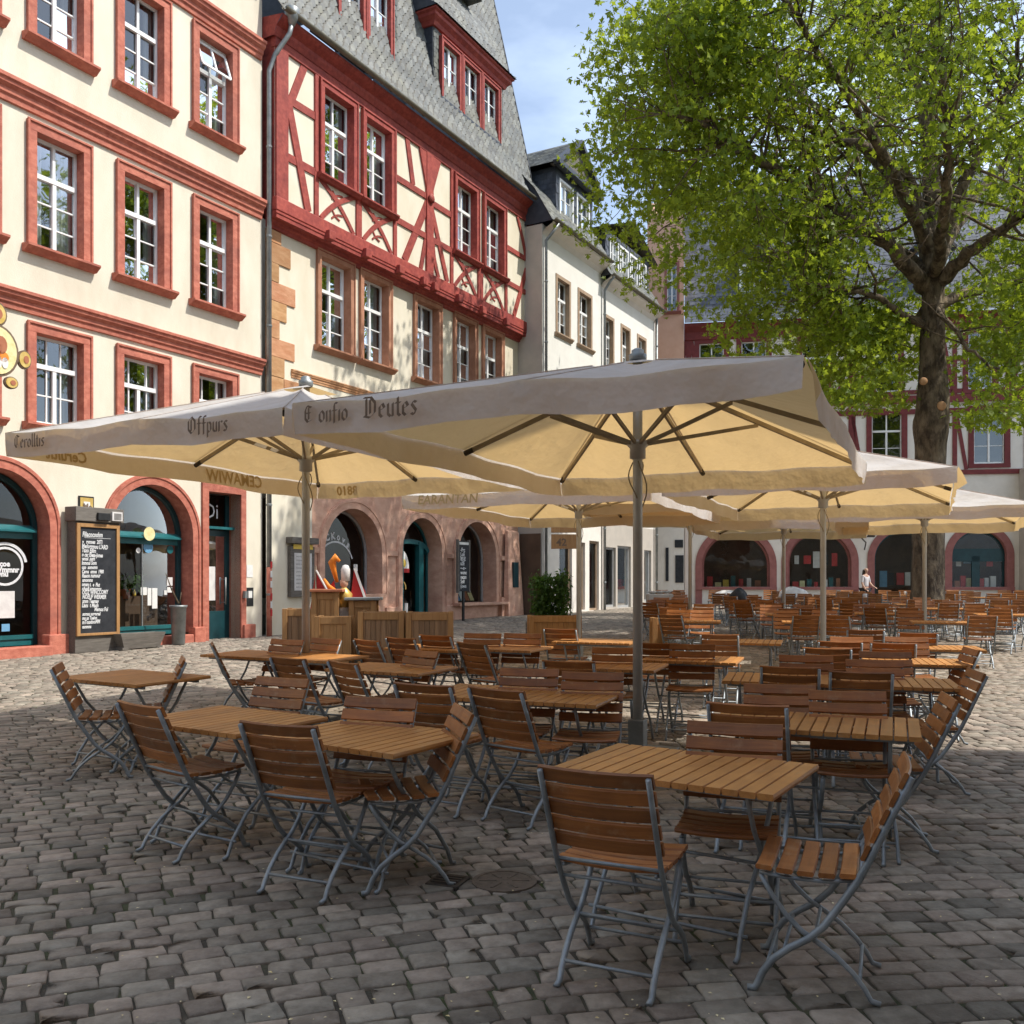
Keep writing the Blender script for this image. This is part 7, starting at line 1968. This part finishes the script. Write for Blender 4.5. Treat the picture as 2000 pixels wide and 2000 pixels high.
q = MB(); q.lathe([(0.02, 1.06), (0.055, 1.11), (0.06, 1.17), (0.02, 1.22)], 12); q.build('head', M['skin'], fg, True)
q = MB(); q.lathe([(0.06, 1.17), (0.065, 1.34), (0.04, 1.40), (0.01, 1.41)], 10, (0.02, 0, 0)); q.build('white_hat', M['cloth_white'], fg, True)
q = MB(); q.tube([(-0.10, 0.12, 1.15), (-0.15, 0.12, 1.34), (-0.17, 0.10, 1.44), (-0.12, 0.08, 1.52), (-0.06, 0.08, 1.46)], [0.025, 0.04, 0.06, 0.06, 0.02], 8); q.build('orange_plume', M['orange_paint'], fg, True)
X, Y = px_ground(622, 17.3)
fl = empty('pennant', (X, Y, gz(Y)), (0, 0, R(5))); tag(fl, 'red pennant with white edge hanging behind the lectern', 'flag')
q = MB(); q.add([(-0.05, 0, 1.62), (0.22, 0, 1.12), (0.16, 0.02, 0.70), (-0.20, 0, 0.62), (-0.14, 0.03, 1.0)], [(0, 1, 2, 3, 4)]); q.build('cloth', M['red_paint'], fl)
q = MB(); q.tube([(-0.05, 0, 0), (-0.05, 0, 1.7)], 0.015, 8); q.build('staff', M['rib_wood'], fl); q = MB(); q.tube([(-0.04, -0.01, 1.62), (0.23, -0.01, 1.12)], 0.02, 6); q.build('hem', M['cloth_white'], fl)
# A-board on legs by the third arch
aw = AB.world(15.15, 0.55, 0)
bd = empty('menu_board', (aw.x, aw.y, gz(aw.y)), (0, 0, AB.ang)); tag(bd, 'narrow black menu board on a dark post between the shop arches', 'sign')
q = MB(); q.box(-0.30, 0.30, -0.03, 0.03, 0.95, 2.55); b2 = q.build('board', M['board_slate'], bd)
q = MB(); t = 0.05; q.box(-0.36, -0.301, -0.045, 0.045, 0.9, 2.6); q.box(0.301, 0.36, -0.045, 0.045, 0.9, 2.6); q.build('frame', M['grey_wood'], bd)
q = MB(); q.box(-0.04, 0.04, -0.03, 0.03, 0.0, 0.95); q.build('post', M['black_paint'], bd); q = MB(); q.box(-0.28, 0.28, -0.036, -0.031, 2.44, 2.52); q.build('title_strip', M['paper'], b2)
for k in range(9): lettering(['-Frc', 'J.oE', '85)E', 'a2E', '~-x~', 'wonc', 'mcan', 'Soli', '(owe'][k], 0.17, 'chalk', b2, (-0.22, -0.034, 2.22 - 0.145 * k), (R(90), 0, 0), bold=0.004)
# clipped hedge in front of the passage
X, Y = px_ground(1074, 21.5)
hg = empty('potted_hedge', (X, Y, gz(Y))); tag(hg, 'clipped green hedge plant behind the long planter box', 'plant')
q = MB(); q.box(-0.55, 0.55, -0.2, 0.2, 0, 0.45); q.build('tub', M['grey_wood'], hg)
cs = [Vector((trng.uniform(-0.38, 0.38), trng.uniform(-0.2, 0.2), trng.uniform(0.45, 1.5))) for _ in range(420)]
leaf_cloud(cs, 6, (0.05, 0.05, 0.05), 0.10, 'foliage', 'hedge_leaf', hg, (0, 0, 0), seed=9, lobes=False)
q = MB()
for k in range(7): x = -0.45 + 0.15 * k; q.tube([(x, 0, 0.4), (x + 0.03, 0.02, 1.0), (x, 0, 1.5)], 0.014, 5)
q.build('stems', M['plant_stem'], hg)
# wooden hanging sign under the parasol
w_ = gpt(1100, 1200, 0); X, Y = px_ground(1102, 24.0)
hs_ = empty('hanging_sign', (X, Y, gz(Y))); tag(hs_, 'wooden sign with number 42 on a post before the white house', 'sign')
zt_ = CAMH + (YH - 1012) * 24 / FPX - gz(24); zb_ = CAMH + (YH - 1072) * 24 / FPX - gz(24)
q = MB(); q.box(-0.33, 0.33, -0.03, 0.03, zb_, (zt_ + zb_) / 2 - 0.02); s1 = q.build('lower_board', M['oak_board'], hs_, bevel=0.006)
q = MB(); q.box(-0.33, 0.33, -0.03, 0.03, (zt_ + zb_) / 2 + 0.02, zt_); q.build('upper_board', M['oak_board'], hs_, bevel=0.006)
q = MB(); q.box(0.36, 0.44, -0.04, 0.04, 0, zt_ + 0.25); q.box(-0.35, 0.36, -0.02, 0.02, zt_ + 0.05, zt_ + 0.1); q.build('post', M['rib_wood'], hs_)
lettering('42', 0.26, 'lettering_brown', s1, (-0.2, -0.034, zb_ + 0.08), (R(90), 0, 0), bold=0.006)

# things on and near the far tables
def lump(name, label, cat, x, y, z, r, mat, seed, cat_parts=None):
    o = empty(name, (x, y, z)); tag(o, label, cat)
    q = MB(); rr = random.Random(seed); n, m = 16, 8
    prof = [(math.cos(math.pi / 2 * k / m), math.sin(math.pi / 2 * k / m)) for k in range(m + 1)]
    ph_ = [rr.uniform(0, 6) for _ in range(4)]
    for k, (c_, s_) in enumerate(prof):
        for i in range(n):
            a = 2 * math.pi * i / n; d = 1 + 0.16 * math.sin(3 * a + ph_[0]) + 0.1 * math.sin(5 * a + k * 0.7 + ph_[1]) + 0.08 * math.sin(7 * a + ph_[2])
            q.v.append((r[0] * max(c_, 0.02) * d * math.cos(a), r[1] * max(c_, 0.02) * d * math.sin(a), r[2] * s_ * (1 + 0.08 * math.sin(2 * a + ph_[3]))))
    for k in range(m):
        for i in range(n): q.f.append((k*n+i, k*n+(i+1) % n, (k+1)*n+(i+1) % n, (k+1)*n+i))
    q.f.append(tuple(m*n + i for i in range(n))); q.f.append(tuple(reversed(range(n))))
    q.build('cloth', M[mat], o, True)
    return o
FT = FARTS
def near_table(xp, D):
    X, Y = px_ground(xp, D); return min(FT, key=lambda o: (o.location.x - X) ** 2 + (o.location.y - Y) ** 2)
t1 = near_table(1370, 31); lump('cloth_bundle', 'pale cloth bundle lying on a far table', 'cloth', t1.location.x, t1.location.y, t1.location.z + 0.73, (0.45, 0.28, 0.22), 'cloth_white', 1)
t2 = near_table(1430, 28); lump('jacket', 'black jacket heaped on a far table', 'jacket', t2.location.x, t2.location.y, t2.location.z + 0.73, (0.26, 0.22, 0.36), 'bag_black', 2)
t3 = near_table(1560, 31); lump('parasol_cover', 'crumpled white cover over a far table', 'cloth', t3.location.x, t3.location.y, t3.location.z + 0.73, (0.5, 0.3, 0.34), 'cloth_white', 3)
t4 = near_table(1880, 28); lump('tablecloth', 'white folded cloth on a far table right of the trunk', 'cloth', t4.location.x, t4.location.y, t4.location.z + 0.73, (0.4, 0.26, 0.14), 'cloth_white', 4)
X, Y = px_ground(1288, 27)
gb = empty('covered_box', (X, Y, gz(Y))); tag(gb, 'grey covered box with dishes standing at the left of the far crowd', 'box')
q = MB(); q.box(-0.35, 0.35, -0.3, 0.3, 0, 0.95); q.build('cover', M['grey_or_shaded_plaster'], gb, bevel=0.03)
for k in range(3):
    q = MB(); q.lathe([(0.06, 0), (0.15, 0.05), (0.16, 0.07), (0.05, 0.05)], 14, (-0.2 + 0.2 * k, 0, 0.951 + 0.01 * k)); q.build('dish', M['paper'], gb, True)
for i, (xp, D) in enumerate(((1456, 28), (1760, 34), (1930, 28), (1640, 31), (1500, 25))):
    t_ = near_table(xp, D); c_ = empty('cup', (t_.location.x + 0.2, t_.location.y - 0.1, t_.location.z + 0.731)); tag(c_, 'white cup on the ' + t_['where'].replace(' before the shop arches', ''), 'cup', 'cups on the far tables')
    q = MB(); q.lathe([(0.035, 0), (0.05, 0.02), (0.055, 0.13), (0.045, 0.13), (0.04, 0.03)], 12); q.build('body', M['paper'], c_, True); q = MB(); q.tube([(0.05, 0, 0.11), (0.085, 0, 0.09), (0.085, 0, 0.05), (0.05, 0, 0.03)], 0.008, 6); q.build('handle', M['paper'], c_, True)

# ------------------------------------------------------------------ person standing among the far tables
X, Y = px_ground(1690, 37.0)
pz = gz(Y)
def skin_fig(name, verts, edges, mat, parent, sub=2):
    me = bpy.data.meshes.new(name); me.from_pydata([v[:3] for v in verts], edges, [])
    o = bpy.data.objects.new(name, me); COL.objects.link(o); o.parent = parent
    sm = o.modifiers.new('skin', 'SKIN')
    for i, v in enumerate(verts):
        sv = me.skin_vertices[0].data[i]; sv.radius = (v[3], v[4] if len(v) > 4 else v[3]); sv.use_root = (i == 0)
    ss = o.modifiers.new('sub', 'SUBSURF'); ss.levels = sub; ss.render_levels = sub
    me.materials.append(mat)
    return o
per = empty('person', (X, Y, pz), (0, 0, R(35))); tag(per, 'person with long dark hair in a pale top standing before the shop arches', 'person')
bv = [(0, 0, 0.94, .15, .11), (0, 0, 1.10, .13, .095), (0, 0.0, 1.28, .15, .10), (0, 0, 1.40, .13, .085), (0, -0.01, 1.49, .05), (0, -0.03, 1.56, .065), (0, -0.04, 1.63, .085, .095), (0, -0.03, 1.70, .06),
      (0.17, 0, 1.38, .055), (0.23, -0.04, 1.13, .042), (0.20, -0.22, 0.98, .034), (0.19, -0.30, 0.96, .03), (-0.17, 0, 1.38, .055), (-0.24, -0.02, 1.12, .042), (-0.22, -0.14, 0.90, .034), (-0.21, -0.20, 0.86, .03),
      (0.09, 0, 0.86, .095), (0.10, -0.01, 0.50, .062), (0.10, 0.02, 0.10, .042), (0.11, -0.12, 0.04, .035), (-0.09, 0, 0.86, .095), (-0.10, -0.01, 0.50, .062), (-0.10, 0.02, 0.10, .042), (-0.11, -0.12, 0.04, .035)]
be = [(0, 1), (1, 2), (2, 3), (3, 4), (4, 5), (5, 6), (6, 7), (3, 8), (8, 9), (9, 10), (10, 11), (3, 12), (12, 13), (13, 14), (14, 15), (0, 16), (16, 17), (17, 18), (18, 19), (0, 20), (20, 21), (21, 22), (22, 23)]
skin_fig('body', bv, be, M['skin'], per)
skin_fig('top', [(v[0] * 1.02, v[1], v[2], v[3] * 1.14, (v[4] if len(v) > 4 else v[3]) * 1.16) for v in (bv[0], bv[1], bv[2], bv[3], bv[8], bv[9], bv[12], bv[13])], [(0, 1), (1, 2), (2, 3), (3, 4), (4, 5), (3, 6), (6, 7)], M['shirt'], per)
skin_fig('trousers', [(v[0], v[1], v[2], v[3] * 1.18, (v[4] if len(v) > 4 else v[3]) * 1.18) for v in (bv[0], bv[16], bv[17], bv[18], bv[20], bv[21], bv[22])], [(0, 1), (1, 2), (2, 3), (0, 4), (4, 5), (5, 6)], M['dark_cloth'], per)
skin_fig('hair', [(0, 0.0, 1.66, .105, .115), (0, 0.03, 1.54, .10, .09), (0, 0.07, 1.40, .10, .06), (0, 0.09, 1.24, .07, .04)], [(0, 1), (1, 2), (2, 3)], M['hair'], per)
for sx in (-1, 1):
    b0 = (sx * 0.2, -0.30 if sx > 0 else -0.20, 0.96 if sx > 0 else 0.86)
    fv = [(b0[0], b0[1], b0[2], .02)]; fe = []
    for k in range(4):
        fx = b0[0] + (k - 1.5) * 0.017; fv += [(fx, b0[1] - 0.05, b0[2] - 0.03, .009), (fx, b0[1] - 0.085 + 0.006 * abs(k - 1.5), b0[2] - 0.06, .008)]; fe += [(0, len(fv) - 2), (len(fv) - 2, len(fv) - 1)]
    fv += [(b0[0] - sx * 0.035, b0[1] - 0.03, b0[2] - 0.01, .01), (b0[0] - sx * 0.045, b0[1] - 0.06, b0[2] - 0.03, .009)]; fe += [(0, len(fv) - 2), (len(fv) - 2, len(fv) - 1)]
    skin_fig('hand', fv, fe, M['skin'], per, 1)

# ------------------------------------------------------------------ litter, drain, manhole
lm = MB(); lr = random.Random(8)
for k in range(300):
    D = 3.4 + 7 * lr.random() ** 1.5; x = lr.uniform(-0.55, 0.55) * D; s_ = lr.uniform(0.003, 0.011); a = lr.uniform(0, 6.28)
    z = gz(D) + 0.008
    c, s2 = math.cos(a) * s_, math.sin(a) * s_
    lm.add([(x + c, D + s2, z), (x - s2 * .6, D + c * .6, z + s_ * .3), (x - c, D - s2, z + 0.001), (x + s2 * .6, D - c * .6, z + s_ * .2)], [(0, 1, 2, 3)])
lo = lm.build('petal_litter', M['petal_litter']); tag(lo, 'scattered dry petals and crumbs on the near cobbles', 'litter', None, 'stuff')
p = gpt(875, 1722); dr_ = empty('drain_cover', (p.x, p.y, gz(p.y)), slope_rot(R(-20))); tag(dr_, 'small dark square drain cover in the cobbles between front tables', 'drain cover')
q = MB(); q.box(-0.09, 0.09, -0.09, 0.09, -0.02, 0.012); q.build('frame', M['iron'], dr_, bevel=0.004)
for k in range(4):
    q = MB(); q.box(-0.07, 0.07, -0.065 + 0.036 * k, -0.045 + 0.036 * k, 0.012, 0.018); q.build('bar', M['iron'], dr_)
p = gpt(985, 1722); mh = empty('manhole_cover', (p.x, p.y, gz(p.y)), slope_rot(0)); tag(mh, 'round rusty manhole cover left of the nearest chair', 'manhole cover')
q = MB(); q.lathe([(0.17, -0.02), (0.17, 0.007), (0.145, 0.009), (0.145, 0.006), (0.03, 0.007)], 28); q.build('cover', M['rust'], mh)
for k in range(6):
    a = k * math.pi / 3; q = MB(); q.beam((0.04 * math.cos(a), 0.04 * math.sin(a), 0.007), (0.13 * math.cos(a), 0.13 * math.sin(a), 0.007), 0.016, 0.005, up=(0, 0, 1)); q.build('rib', M['rust'], mh)
for t_ in FARTS: del t_['where']
print('objects', len(bpy.data.objects))
